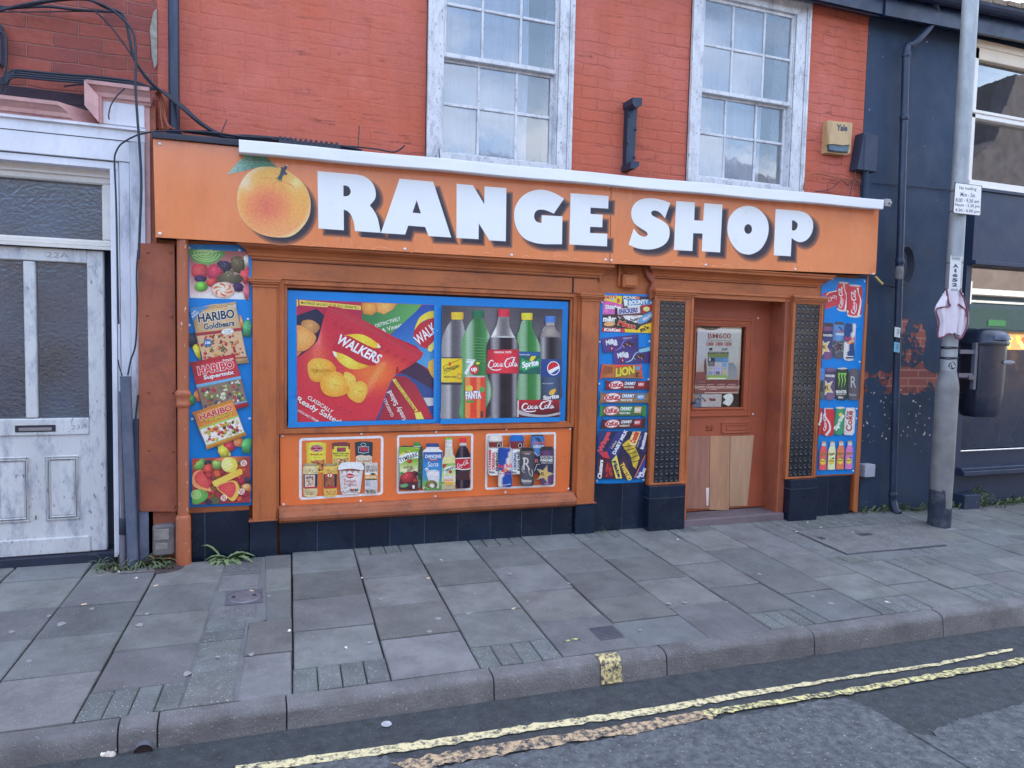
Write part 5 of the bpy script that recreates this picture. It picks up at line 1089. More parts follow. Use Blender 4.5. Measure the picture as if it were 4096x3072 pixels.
def jar(x0, x1, lidc, beans, lab, name='printed_jar'):
    pr.item(name); w_ = x1-x0; pr.poly(spl([(x0+w_*.12,790),(x0+w_*.9,790),(x1-8,860),(x1,960),(x1-14,1300),(x1-12,1400),(x1-60,1470),(x0+70,1475),(x0+16,1400),(x0+10,1200),(x0-2,1000),(x0+6,880)],2), cyl(beans[0],x0-40,x1+40,.8,1.08), step=w_/7)
    blobs(pr, [(x0+20,850),(x1-18,850),(x1-20,965),(x0+16,965)], 22, beans, 20, 36); blobs(pr, [(x0+24,1310),(x1-24,1310),(x1-50,1455),(x0+60,1460)], 34, beans, 20, 36)
    pr.poly(rrect(x0+w_*.06,738,x1-w_*.04,796,12), cyl(lidc,x0-20,x1+20,.7,1.1), step=w_/7); pr.poly([(x0+12,975),(x1-10,972),(x1-16,1265),(x0+20,1275)], lab[0]); pr.poly([(x0+w_*.13,990),(x0+w_*.80,988),(x0+w_*.79,1262),(x0+w_*.14,1266)], lab[1]); blobs(pr, [(x0+w_*.15,1000),(x0+w_*.79,1000),(x0+w_*.78,1250),(x0+w_*.16,1255)], 40, lab[2], 12, 24)
    pr.poly([(x0+w_*.1,1262),(x1-14,1252),(x1-20,1285),(x0+w_*.14,1300)], (176,40,54))
jar(172,510,(160,150,120),[(206,196,150),(190,176,130),(222,212,170)],[(34,42,70),(206,190,180),[(196,150,130),(214,196,180),(150,120,110)]]); pr.txt('Alubias', 320, 1045, 150, 46, (50,60,110), 0, .03)
jar(618,940,(150,140,104),[(226,180,90),(206,156,76),(236,196,110)],[(34,42,60),(150,76,56),[(176,100,70),(206,140,96),(96,60,50),(140,130,100)]]); pr.poly(ell(770,1004,78,54), (196,56,50)); pr.poly(ell(770,1004,52,34), (232,230,226)); pr.poly(ell(768,1004,14,26), (30,30,40))
pr.item('printed_yogurt_tub'); pr.poly([(985,900),(1500,900),(1478,1100),(1440,1370),(1380,1415),(1060,1430),(1018,1380),(992,1100)], cyl((214,214,224),950,1540,.86,1.03), step=80); pr.poly(spl([(950,870),(980,790),(1020,735),(1120,712),(1300,708),(1450,722),(1520,790),(1525,860),(1480,890),(1300,860),(1120,862),(1000,888)],3), (222,230,244))
for cx in (1040,1145,1275,1397): pr.line([(cx-40,874),(cx,950),(cx+40,874)], 12, (40,44,56)); pr.line([(cx-18,880),(cx,915),(cx+18,880)], 8, (40,44,56))
for cx in (1060,1155,1260,1350): pr.line([(cx-36,1395),(cx,1345),(cx+36,1392)], 12, (40,44,56))
pr.poly(ell(1215,1012,88,52), (186,34,50)); pr.line([(1030,1028),(1400,1004)], 5, (60,40,50)); pr.poly(ell(1215,1012,84,48), (186,34,50)); pr.txt('Muhterem', 1215, 1015, 150, 40, (236,220,226), 0, .02, .1)
pr.txt('Turkish', 1210, 1125, 270, 72, (140,40,60), 3, .0, .15); pr.txt('Style', 1240, 1182, 80, 30, (150,60,70), 0, .0, .15); pr.txt('Yogurt', 1220, 1215, 300, 90, (140,40,60), 0, .0, .15); pr.txt('10% FAT', 1120, 1278, 80, 22, (80,80,100), 0, .02)
for i, c in enumerate(((150,160,170),(120,70,70),(190,60,70),(60,120,80),(60,120,80))): pr.poly(rrect(1190+i*42,1298,1228+i*42,1350,4), c)
pr.item('printed_seed_bag'); pr.poly([(1542,728),(1826,722),(1822,1395),(1545,1405)], (196,200,200)); 
pr.many([ell(rnd(1565,1805), rnd(790,925), rnd(10,16), 4, rnd(0,180), 6) for _ in range(120)]+[ell(rnd(1560,1808), rnd(1325,1390), rnd(10,16), 5, rnd(0,180), 6) for _ in range(90)], [(60,66,66)]*210)
pr.poly([(1548,945),(1810,940),(1808,1000),(1550,1005)], (222,224,230)); pr.poly(ell(1725,975,62,24), (30,60,50)); pr.poly([(1548,998),(1812,990),(1812,1075),(1552,1085)], (226,150,60)); pr.txt('GIRASSOL', 1682, 1042, 240, 42, (240,236,230), -1, .03); pr.poly([(1552,1085),(1812,1078),(1812,1106),(1552,1112)], (60,80,66)); pr.poly([(1550,1112),(1812,1106),(1812,1310),(1552,1315)], (190,198,216)); pr.poly([(1680,1125),(1795,1120),(1795,1295),(1680,1300)], (206,212,226)); 
for k in range(8): pr.line([(1570,1130+k*10),(1660,1128+k*10)], 3, (130,140,160))
for k in range(5): pr.line([(1685,1150+k*32),(1790,1148+k*32)], 4, (90,110,150))
pr.txt('Girassol', 1618, 1215, 90, 24, (70,80,96), 0, .02)
# drinks frame
pr.key = 's6'; pr.item('printed_juice_carton')
pr.poly([(222,415),(330,385),(805,400),(800,560),(795,1380),(690,1465),(600,1480),(222,1462)], (44,74,60)); pr.poly([(225,420),(735,450),(690,560),(688,1470),(600,1482),(500,1470),(222,1460)], lambda x, y: mixc(mixc((120,170,50),(222,226,190), max(0,min(1,(y-750)/250))), (70,40,50), max(0,min(1,(y-1080)/80))), step=60); pr.poly([(228,420),(700,432),(740,450),(690,455)], (180,206,90))
pr.poly([(595,300)]+[(620,298),(740,305),(750,400),(590,400)], cyl((44,136,70),560,790,.7,1.1), step=30); pr.poly([(560,400),(755,398),(750,415),(600,412)], (222,226,226)); pr.poly([(225,600),(360,520),(520,500),(480,540),(330,590),(228,660)], (206,200,60))
pr.poly(spl([(222,655),(330,595),(470,558),(600,545),(697,550)],4,False)+spl([(697,690),(560,705),(430,740),(330,790),(262,830),(225,800)],4,False), (226,232,244)); pr.txt('TYMBARK', 460, 672, 480, 112, (34,40,46), -19, .02, -.1); pr.txt('1936', 405, 540, 110, 46, (50,60,40), 0, .02, .1); pr.poly(ell(478,762,62,56), rg((214,100,80),(150,30,40),(460,745),60), step=26); pr.poly(spl([(480,705),(540,690),(530,725),(490,730)],3), (110,170,70))
pr.txt('wiśnia', 445, 900, 240, 80, (50,46,46), -6, .0, .2); pr.txt('jabłko', 505, 975, 170, 90, (50,46,46), -16, .0, .2)
candies(pr, [([(265,1120),(400,1030),(500,1020),(590,1050),(630,1150),(600,1240),(480,1290),(360,1320),(290,1280),(262,1200)],(170,44,54)), ([(240,1060),(290,1030),(360,1060),(370,1100),(290,1105)],(50,120,66)), ([(560,1010),(640,1005),(688,1040),(686,1110),(620,1120),(560,1060)],(66,26,40)), ([(560,1220),(640,1200),(680,1240),(670,1290),(590,1290)],(150,40,50)), ([(440,1350),(520,1320),(600,1360),(580,1440),(480,1450)],(60,30,50)), ([(228,1300),(300,1320),(330,1400),(270,1440),(226,1420)],(110,30,50))])
pr.poly(spl([(250,1380),(300,1330),(400,1318),(455,1345),(400,1400),(300,1415)],3), (90,160,110)); pr.poly(rrect(552,1355,606,1440,10), (216,220,222)); 
for a in ([(720,640),(770,610)],[(700,800),(770,730),(765,930),(705,980),(700,800)],[(705,1060),(790,1020)]): pr.line(a, 6, (130,160,140))
for k in range(7): pr.line([(694,1250+k*28),(745,1218+k*28)], 6, (180,200,190))
pr.item('printed_milk_drink'); pr.poly(spl([(890,420),(1200,420),(1200,455),(1280,510),(1295,560)],2,False)+[(1285,900),(1262,1300),(1255,1468),(820,1475),(800,1380),(802,900),(808,520)]+spl([(808,520),(850,480),(900,445)],2,False), (222,226,236), step=70); pr.poly(rrect(890,328,1203,418,26), cyl((34,60,130),860,1230,.75,1.15), step=50)
pr.poly([(816,545),(1292,540),(1284,900),(1262,1350),(1255,1440),(805,1400),(802,900)], lambda x, y: mixc(mixc((34,84,164),(40,132,206), max(0,min(1,(y-600)/300))), (96,170,80), max(0,min(1,(y-1160)/120))), step=60)
pr.txt('DANONE', 1062, 645, 390, 88, (236,242,252), 0, .03); pr.poly(spl([(935,700),(1060,725),(1195,700),(1150,745),(1060,755),(980,742)],3), (180,50,60)); pr.poly(spl([(960,698),(1065,710),(1170,698),(1120,722),(1060,728),(1010,722)],3), (190,222,240)); pr.txt('Sana', 1060, 838, 270, 125, (232,240,250), -3, .0, .15); pr.poly(ell(902,970,46,42), (214,226,240)); pr.line([(862,975),(942,975)], 12, (80,130,190)); pr.line([(862,995),(942,995)], 8, (150,110,100))
pr.poly([(890,1040),(960,985),(1120,975),(1215,1010),(1222,1080),(1190,1440),(1110,1440),(945,1240),(905,1120)], lambda x, y: mixc((206,216,232),(190,202,226), abs(x-1050)/200), step=60); pr.line(ell(1060,1060,155,52), 9, (160,178,214), True); pr.poly(ell(1060,1075,145,56), (216,220,234))
pr.poly(ell(1020,1345,150,112), rg((140,130,70),(90,86,40),(1000,1320),150), step=50); pr.poly(ell(1035,1370,58,52), (206,212,224)); pr.poly([(815,1475),(870,1400),(940,1460),(1000,1380),(1040,1455),(1110,1400),(1180,1440),(1255,1380),(1255,1468)], (70,140,60))
pr.item('printed_glass_bottle'); pr.poly(spl([(1365,235),(1530,235)],1,False)+spl([(1530,320),(1538,480),(1555,600),(1605,680),(1625,850),(1612,1100),(1602,1450)],3,False)+spl([(1268,1460),(1270,1200),(1282,900),(1290,740),(1345,610),(1352,480),(1360,320)],3,False), lambda x, y: mixc((196,204,196),(206,212,150), max(0,min(1,(y-600)/80))) if y < 1340 else (178,172,140), step=55)
pr.poly(rrect(1366,188,1532,236,12), (110,190,50)); pr.poly(rrect(1368,236,1530,412,8), (206,218,226)); pr.line([(1362,300),(1530,318)], 6, (80,110,120)); pr.line([(1360,415),(1534,415)], 6, (80,110,120)); pr.line([(1385,236),(1378,412)], 6, (110,130,140))
pr.poly([(1288,835),(1612,815),(1608,1345),(1270,1350)], lg((110,180,70),(226,226,200),(1300,830),(1400,1250)), step=60); pr.poly([(1290,840),(1420,830),(1340,920),(1290,950)], (176,40,60)); pr.poly(spl([(1290,1010),(1380,920),(1500,880),(1605,870)],3,False)+spl([(1605,965),(1500,980),(1400,1030),(1330,1100)],3,False), (226,232,240)); pr.txt('TYMBARK', 1452, 965, 330, 72, (30,50,40), -25, .02, -.05); pr.poly(ell(1486,1030,38,36), (176,36,44)); pr.txt('Jabłko', 1460, 1165, 280, 100, (240,240,244), 0, .05, 0, out=(196,70,60), outw=.035); pr.txt('BRZOSKWINIA', 1440, 1235, 260, 42, (226,110,50), -2, .03); pr.poly(spl([(1320,1290),(1450,1270),(1590,1290),(1560,1340),(1400,1345),(1330,1330)],3), (236,170,70)); pr.poly(ell(1300,1300,32,34), (90,160,90))
pr.item('printed_cola_bottle'); pr.poly(spl([(1728,320),(1866,320),(1880,400),(1930,500),(1975,620),(1975,760),(1965,1000),(1950,1140),(1975,1280),(1950,1400),(1900,1430),(1680,1438),(1640,1420),(1605,1290),(1635,1150),(1612,1000),(1605,800),(1605,650),(1650,520),(1700,410)],3), lambda x, y: mixc((22,16,32),(110,90,100), math.exp(-((x-1760)/32)**2)*.8) if y > 400 else (190,200,206), step=36)
pr.poly(rrect(1712,192,1872,318,16), cyl((200,44,56),1690,1900,.75,1.1), step=28); pr.poly([(1605,690),(1975,672),(1972,945),(1940,975),(1800,985),(1612,965)], (230,230,236)); pr.poly([(1606,712),(1974,694),(1970,928),(1900,955),(1780,962),(1613,940)], (180,30,50)); coke(pr, [(1638,790),(1930,715),(1935,865),(1645,965)]); pr.poly([(1650,1005),(1950,1000),(1940,1230),(1640,1225)], lambda x,y: (58,34,44), step=90)
# cans frame
pr.key = 's7'
def can(name, x0, x1, y0, y1, colf, r=36, top=(180,186,196)):
    pr.item(name); w_ = x1-x0; pr.poly([(x0+w_*.12,y0),(x1-w_*.12,y0),(x1-2,y0+r*1.6),(x1,y0+r*3),(x1-8,y1-r*1.2),(x1-w_*.14,y1),(x0+w_*.14,y1),(x0+6,y1-r*1.2),(x0,y0+r*3),(x0+2,y0+r*1.6)], colf, step=w_/7)
W_ = (222,226,232)
for x0, x1, topc, acc, tx, t2_ in ((190,540,(214,218,222),(190,44,56),'ORIGINAL','ENERGY'),(703,1040,(10,100,200),(30,80,160),'ORIGINAL','SUGAR FREE')):
    can('printed_can', x0, x1, 242 if x0 < 500 else 238, 1195 if x0 < 500 else 1165, cyl(lambda x, y: topc if y < 405 else ((110,34,38) if y < 560 else W_), x0-40, x1+40, .75, 1.04)); cx = x1-90
    pr.poly(ell(cx,485,54,74), (30,28,34)); pr.line(ell(cx,485,38,54), 9, (226,226,230), True); pr.txt(tx, x0+128, 850, 430, 76, acc, -90, .05); pr.txt(t2_, x0+215, 860, 460, 70, (46,56,60), -90, .05)
    for k in range(8): pr.poly([(x0+22,590+k*64),(x0+72,590+k*64),(x0+70,590+k*64+60-k*5),(x0+24,590+k*64+64-k*5)], acc)
    pr.txt('DRINK', x0+100, 1122, 145, 46, (50,50,60), 4, .03)
def star(cx, cy, r, c, a0=-90, sx=1):
    pts = [(cx+sx*(r if i % 2 == 0 else r*.42)*math.cos(R(a0+i*36)), cy+(r if i % 2 == 0 else r*.42)*math.sin(R(a0+i*36))) for i in range(10)]; pr.poly([(cx+(p_[0]-cx)*1.16, cy+(p_[1]-cy)*1.16) for p_ in pts], (224,226,232)); pr.poly([(cx+(p_[0]-cx)*1.08, cy+(p_[1]-cy)*1.08) for p_ in pts], (24,26,40)); pr.poly(pts, c)
can('printed_can', 1200, 1530, 232, 1140, cyl(lambda x, y: (50,110,180) if y < 720 else (28,34,66), 1160, 1570, .7, 1.1)); pr.poly([(1230,232),(1500,228),(1500,262),(1228,270)], (40,44,50)); pr.poly([(1290,300),(1400,290),(1500,460),(1430,470)], (30,60,110)); pr.txt('ROCKSTAR', 1385, 432, 280, 70, (196,90,80), 0, .02); pr.txt('SUPERSOURS', 1390, 512, 250, 66, (224,230,236), 0, .03); pr.poly([(1280,700),(1370,740),(1430,690),(1430,1100),(1350,940),(1285,1090)], (26,30,60)); pr.line([(1275,620),(1370,735),(1420,700)], 10, (224,228,236)); pr.line([(1290,1090),(1350,930),(1420,930)], 9, (224,228,236)); pr.txt('R', 1350, 850, 90, 90, (190,90,80), 0, .02)
can('printed_can', 424, 770, 535, 1475, cyl(lambda x, y: (20,64,160) if ((x-424) < 300-(y-535)*.32 and y < 1075) or (y > 1100 and x > 560-(y-1100)*.12) else (206,210,220), 400, 800, .8, 1.04), 30); pr.txt('Red Bull', 590, 968, 320, 100, (206,50,70), -3, .03); pr.poly(spl([(485,1100),(540,1060),(600,1030),(660,1062),(705,1100),(640,1095),(600,1130),(550,1112)],3), (206,60,54)); pr.poly(ell(600,1078,34,34), (206,150,90)); pr.txt('ENERGY DRINK', 590, 1155, 300, 28, (196,70,90), 0, .02); pr.line([(430,1400),(500,1425),(600,1420),(730,1395)], 12, (222,226,232))
can('printed_can', 945, 1290, 530, 1445, cyl(lambda x, y: (52,54,66) if y > 700 else (84,74,70), 900, 1330, .6, 1.35), 34); pr.poly([(985,540),(1250,540),(1275,620),(965,620)], (36,34,40)); pr.txt('R', 1110, 920, 170, 300, (196,198,206), 0, .0, .0, out=(40,40,50), outw=.03); pr.line(spl([(1000,800),(1050,770),(1060,880),(1000,1000),(1010,1100),(1070,1120)],4,False), 12, (200,202,210)); pr.line(spl([(1140,1020),(1170,1150),(1240,1210),(1230,1060)],4,False), 12, (206,208,214)); pr.txt('Relentless', 1105, 1320, 230, 72, (206,208,214), 0, .03); pr.txt('ENERGY DRINK', 1112, 1385, 180, 22, (170,172,180), 0, .02); pr.txt('ORIGIN', 1120, 685, 120, 26, (206,208,214), 0, .02)
can('printed_can', 1420, 1752, 512, 1418, cyl(lambda x, y: (72,46,86) if y < 740 or y > 1150 else (36,36,58), 1390, 1790, .65, 1.25), 34); pr.poly([(1468,515),(1710,510),(1740,600),(1445,605)], (36,34,44)); pr.txt('ROCKSTAR', 1580, 765, 290, 70, (214,218,226), 0, .01); pr.txt('PUNCHED', 1580, 838, 290, 58, (226,230,236), 0, .05); pr.txt('ENERGY GUAVA', 1590, 900, 270, 30, (206,210,220), 0, .02); star(1530,1160,190,(196,172,96),-74); pr.txt('R', 1490, 1160, 80, 90, (60,50,40), 0, .02); pr.txt('500ml', 1580, 1388, 100, 20, (206,180,214), 0, .02)
pr.done()
for k, x, y in (('p5',18,117),('p5',600,102),('p5',1151,87),('p5',1669,70),('p5',2139,66),('p5',26,623),('p5',595,597),('p5',1146,562),('p5',1662,532),('p5',2127,506)): screw(t3, k, x, y, YP-.001, .0095)

# ---------------- chocolate poster
YP = -.04
t4 = board('chocolate_poster', 'tall narrow blue panel with chocolate bar wrappers between the window pilaster and the door post', 'poster',
    [('p6',115,66),('p6',480,78),('p6',520,120),('p6',436,1602),('p6',45,1606),('p6',84,148),('p6',112,128)], YP, BLUE)
pr = Print(t4, 's8', YP)
pr.item('printed_wrappers_picture'); pr.poly([(148,84),(930,112),(958,165),(930,714),(116,692)], (86,70,80))
def R4s(q, c, tx=None, tc=(240,240,244), a=None, w_=.8, h=.6, bold=.04, shear=.1, out=None):
    pr.poly(q, c, step=None)
    if tx:
        cx = sum(p_[0] for p_ in q)/4; cy = sum(p_[1] for p_ in q)/4; W2 = math.hypot(q[1][0]-q[0][0], q[1][1]-q[0][1]); H2 = math.hypot(q[3][0]-q[0][0], q[3][1]-q[0][1]); ang = math.degrees(math.atan2(q[1][1]-q[0][1], q[1][0]-q[0][0])) if a is None else a
        pr.txt(tx, cx, cy, W2*w_, H2*h, tc, ang, bold, shear, out=out)
R4s([(140,150),(460,240),(440,340),(132,330)], (206,90,176)); R4s([(135,300),(330,320),(330,400),(128,400)], (196,96,190)); pr.poly([(150,90),(455,100),(435,240),(360,215),(150,170)], (232,206,50)); pr.txt('NUTS', 255, 118, 205, 56, (196,40,50), -4, .05, .2, out=(236,236,240)); pr.poly(ell(285,155,34,14), (150,190,222)); pr.poly(ell(388,175,24,40), (196,70,60)); pr.txt('Skittles', 300, 282, 265, 74, (240,238,246), 2, .05, out=(150,60,120)); pr.poly(ell(180,345,40,30), (232,120,200))
pr.poly([(450,98),(940,118),(955,170),(470,150)], (60,50,60)); pr.txt('PICNIC', 580, 125, 220, 50, (236,240,240), 3, .04, .1); pr.poly(ell(700,130,44,22), (206,120,90)); R4s([(472,150),(958,160),(955,240),(540,262)], (60,140,206)); pr.poly([(470,152),(540,160),(540,250),(490,272)], (214,230,232)); pr.txt('BOUNTY', 725, 200, 330, 74, (240,244,248), -4, .06, .05, out=(30,70,150)); pr.poly([(520,258),(760,246),(760,285),(560,300)], (196,214,222)); pr.txt('MARS', 700, 262, 280, 26, (230,234,240), -3, .04)
pr.poly([(770,250),(958,240),(950,330),(770,400)], (170,36,50)); pr.poly(ell(855,315,56,40), (232,222,140)); pr.poly([(330,290),(372,300),(378,400),(340,440)], (46,36,40)); R4s([(372,312),(750,284),(758,378),(378,408)], (214,206,214)); pr.txt('SNICKERS', 550, 345, 320, 80, (30,70,160), -5, .05, .18); pr.poly([(745,280),(768,250),(772,390),(755,400)], (50,36,40))
pr.poly([(128,420),(430,415),(330,600),(122,590)], (60,36,40)); pr.poly(ell(245,560,100,40,-5), (220,170,110)); pr.txt('m&m', 245, 480, 225, 96, (232,234,238), 0, .06, .05, out=(40,30,34)); pr.txt("'s", 402, 455, 40, 46, (232,234,238), 0, .03); pr.poly([(118,625),(490,640),(495,700),(116,690)], (190,40,56)); pr.txt('KitKat', 290, 660, 270, 56, (236,236,240), 2, .04, .1)
R4s([(462,425),(790,420),(720,560),(500,480)], (226,228,236)); pr.txt('bueno', 680, 478, 190, 66, (50,30,36), -14, .03, .1); pr.txt('Kinder', 670, 430, 90, 20, (190,50,50), 0, .03); pr.poly([(700,520),(800,420),(945,345),(948,450),(850,530),(730,570)], (90,160,222)); pr.txt('MilkyWay', 875, 455, 180, 66, (236,242,250), -32, .04, .1, out=(30,70,160)); pr.poly([(640,570),(720,520),(700,580)], (190,60,50))
pr.poly([(780,590),(945,535),(930,714),(500,702),(490,640),(600,650)], (226,196,50)); pr.txt("m's", 820, 640, 150, 84, (50,34,34), -18, .06); pr.poly([(330,480),(400,470),(560,520),(740,560),(760,600),(700,665),(640,650),(400,610),(330,600)], (34,44,44)); pr.txt('Mars', 530, 575, 290, 90, (196,56,44), 14, .05, .1, out=(226,206,180))
def choc(q, tx):
    pr.item('printed_chocolate_bar'); pr.poly(q, lg((74,58,140),(50,42,110),q[0],q[2]), step=90); R_ = lambda a, b: bil(q, a, b); c = R_(.26,.3); ang = math.degrees(math.atan2(q[1][1]-q[0][1], q[1][0]-q[0][0])); W2 = math.hypot(q[1][0]-q[0][0], q[1][1]-q[0][1])
    pr.line(spl([R_(.33,.92),R_(.5,.75),R_(.62,.3),R_(.95,.12)],4,False), [4,9,13,16,17,16,15,13,11,9,7,5,3], (120,120,200) if tx else (150,206,232)); pr.txt('Milka', c[0], c[1], W2*.3, W2*.14, (236,238,248), ang-6, .04, .1)
    for a, b in ((.62,.62),(.72,.5),(.80,.62)): p_ = R_(a, b); pr.poly([(p_[0]-34,p_[1]-10),(p_[0]+20,p_[1]-34),(p_[0]+48,p_[1]+4),(p_[0]-6,p_[1]+30)], (62,36,32)); pr.poly([(p_[0]-34,p_[1]+2),(p_[0]-8,p_[1]+30),(p_[0]-8,p_[1]+42),(p_[0]-34,p_[1]+14)], (214,190,150))
    p_ = R_(.25,.75); pr.poly(ell(p_[0],p_[1],32,42), (130,30,50)); pr.poly([(p_[0]-12,p_[1]+10),(p_[0],p_[1]-20),(p_[0]+14,p_[1]+14)], (220,224,236)); p_ = R_(.36,.5); pr.poly(ell(p_[0],p_[1],38,22), (206,206,222))
choc([(302,1030),(918,935),(918,1205),(305,1224)], 0); pr.poly([(725,985),(915,938),(917,1010),(740,1040)], (120,190,222)); choc([(104,800),(722,736),(722,990),(140,1043)], 1); pr.txt('RAISIN & NUT', 540, 796, 150, 20, (210,214,236), -4, .02)
pr.item('printed_chocolate_bar'); pr.poly([(118,1228),(180,1236),(700,1240),(778,1232),(770,1300),(800,1470),(740,1465),(130,1455),(78,1478),(95,1380)], (206,70,52)); pr.poly([(150,1330),(700,1290),(770,1420),(740,1462),(140,1452)], (150,110,64)); pr.poly(spl([(150,1240),(280,1236),(340,1290),(330,1400),(250,1440),(170,1430),(110,1420),(150,1330)],3), (176,104,60))
for k in range(12): pr.line([(160+k*12,1250+k*3),(120+k*15,1420-k*4)], 5, (90,52,40))
pr.txt('LION', 500, 1345, 320, 150, (206,196,60), -9, .06, .15, out=(60,50,30)); pr.poly([(670,1270),(755,1262),(735,1325),(660,1320)], (80,150,206)); blobs(pr, [(620,1380),(780,1340),(785,1450),(620,1450)], 30, [(110,60,40),(170,110,60),(90,40,36)], 14, 26)
def kk(key, q, base, mid, flav, fc, endc=None):
    pr.key = key; pr.item('printed_chocolate_bar'); R_ = lambda a, b: bil(q, a, b); W2 = math.hypot(q[1][0]-q[0][0], q[1][1]-q[0][1]); H2 = math.hypot(q[3][0]-q[0][0], q[3][1]-q[0][1]); ang = math.degrees(math.atan2(q[1][1]-q[0][1], q[1][0]-q[0][0]))
    pr.poly([R_(-.02,-.12),R_(.06,.08),R_(.5,.0),R_(.93,.04),R_(1.02,-.1),R_(1.0,.5),R_(1.02,1.12),R_(.93,.95),R_(.5,1.0),R_(.06,.95),R_(-.03,1.1),R_(.0,.5)], lambda x, y: mixc(base, tuple(c*.55 for c in base), abs((y-q[0][1])/H2-.5)), step=50)
    if endc: pr.poly([R_(-.02,-.12),R_(.05,.08),R_(.05,.95),R_(-.03,1.1)], endc); pr.poly([R_(1.02,-.1),R_(.95,.05),R_(.95,.95),R_(1.02,1.12)], endc)
    c = R_(.24,.48); pr.poly(ell(c[0],c[1],W2*.185,H2*.46,ang-6,20), (190,40,56)); pr.poly(ell(c[0],c[1],W2*.165,H2*.40,ang-6,20), (226,226,232)); pr.txt('KitKat', c[0], c[1], W2*.29, H2*.52, (170,34,50), ang-4, .05, .1)
    c = R_(.57,.3); pr.poly([R_(.43,.08),R_(.72,.06),R_(.70,.52),R_(.42,.54)], mid); pr.txt('CHUNKY', c[0], c[1], W2*.26, H2*.34, (232,236,244), ang, .05, .15); c = R_(.54,.72); pr.txt(flav, c[0], c[1], W2*.24, H2*.2, (226,226,226), ang, .04); pr.poly([R_(.76,.12),R_(.92,.10),R_(.90,.72),R_(.75,.70)], fc); c = R_(.83,.4); pr.txt('NEW', c[0], c[1], W2*.12, H2*.3, (236,240,246), ang, .03)
kk('s8', [(180,1500),(885,1510),(880,1650),(185,1655)], (120,34,44), (40,60,110), 'CHOC FUDGE', (176,50,60))
kk('t1', [(95,118),(855,125),(850,285),(80,285)], (150,120,84), (40,80,140), 'PEANUT BUTTER', (60,130,196)); kk('t1', [(95,325),(795,325),(790,490),(90,490)], (60,120,70), (50,130,80), 'HAZELNUT CREAM', (196,170,140), (50,130,60)); kk('t1', [(125,545),(790,530),(770,680),(100,690)], (90,34,40), (50,50,70), 'HAZELNUT', (170,50,60), (60,30,36))
pr.item('printed_wrappers_picture'); pr.key = 't1'; pr.poly([(50,730),(818,732),(790,1475),(30,1480)], (34,32,66)); clipq = [(52,735),(815,737),(788,1470),(32,1475)]
pr.poly([(52,735),(255,735),(230,830),(90,1100),(40,1120)], (30,50,110)); pr.txt('Wispa', 150, 905, 360, 100, (206,70,80), -66, .07, .0, out=(40,50,90)); pr.poly([(180,1020),(330,760),(400,735),(500,735),(330,1190),(300,1200),(140,1100)], lg((30,40,110),(44,50,130),(180,1000),(450,900)), step=80); pr.txt('DAIRY MILK', 395, 900, 430, 56, (232,236,244), -62, .04); pr.txt('Cadbury', 300, 945, 150, 46, (206,190,140), -58, .03, .1)
pr.poly([(430,940),(530,860),(640,990),(705,1150),(650,1330),(600,1280),(560,1120),(460,1000)], lambda x, y: mixc((222,200,60),(160,140,40), abs(math.sin(x*.02+y*.01))), step=40)
for a in ([(450,980),(620,950)],[(480,1040),(620,1000)],[(520,1100),(650,1050)],[(560,1160),(680,1110)],[(590,1220),(700,1190)]): pr.line(a, 13, (34,34,50))
pr.poly([(530,900),(600,735),(728,735),(640,970),(560,950)], (226,206,130)); pr.txt('Crunchie', 625, 825, 190, 96, (190,36,50), -68, .07); pr.poly([(728,735),(816,737),(806,1060),(740,1060),(700,960)], (44,40,110)); pr.txt('buttons', 770, 880, 270, 58, (232,234,240), -76, .05); pr.txt('DAIRY MILK', 695, 890, 190, 26, (160,160,200), -72, .02)
pr.poly([(40,1170),(190,1150),(300,1300),(310,1475),(34,1475)], (70,24,50)); pr.txt('Clusters', 85, 1330, 300, 66, (232,234,240), -84, .05, .1); blobs(pr, [(150,1200),(270,1200),(310,1470),(160,1470)], 26, [(196,50,60),(120,30,50),(160,60,50)], 20, 44); pr.poly([(262,1200),(340,1100),(430,1475),(330,1478)], (214,210,90)); pr.txt('Flake', 345, 1330, 280, 60, (40,40,90), 70, .05, .1); pr.poly([(370,1230),(470,1110),(590,1470),(440,1475)], (60,30,60)); pr.txt('TWISTED', 490, 1370, 300, 74, (226,196,80), 62, .06); pr.poly([(620,1475),(795,1100),(788,1472)], (40,60,150)); pr.line([(625,1465),(792,1110)], 14, (206,110,60)); pr.txt('Double', 700, 1420, 110, 50, (236,240,246), -60, .04); pr.txt('Choc', 755, 1380, 150, 70, (214,218,232), -70, .05); pr.poly([(60,1060),(190,1050),(240,1170),(120,1140)], (190,50,70)); pr.done()
for k, x, y in (('s8',112,204),('s8',926,215),('s8',77,862),('s8',902,850),('s8',68,1560),('s8',885,1485),('t1',28,1512),('t1',765,1497)): screw(t4, k, x, y, YP-.001, .0095)

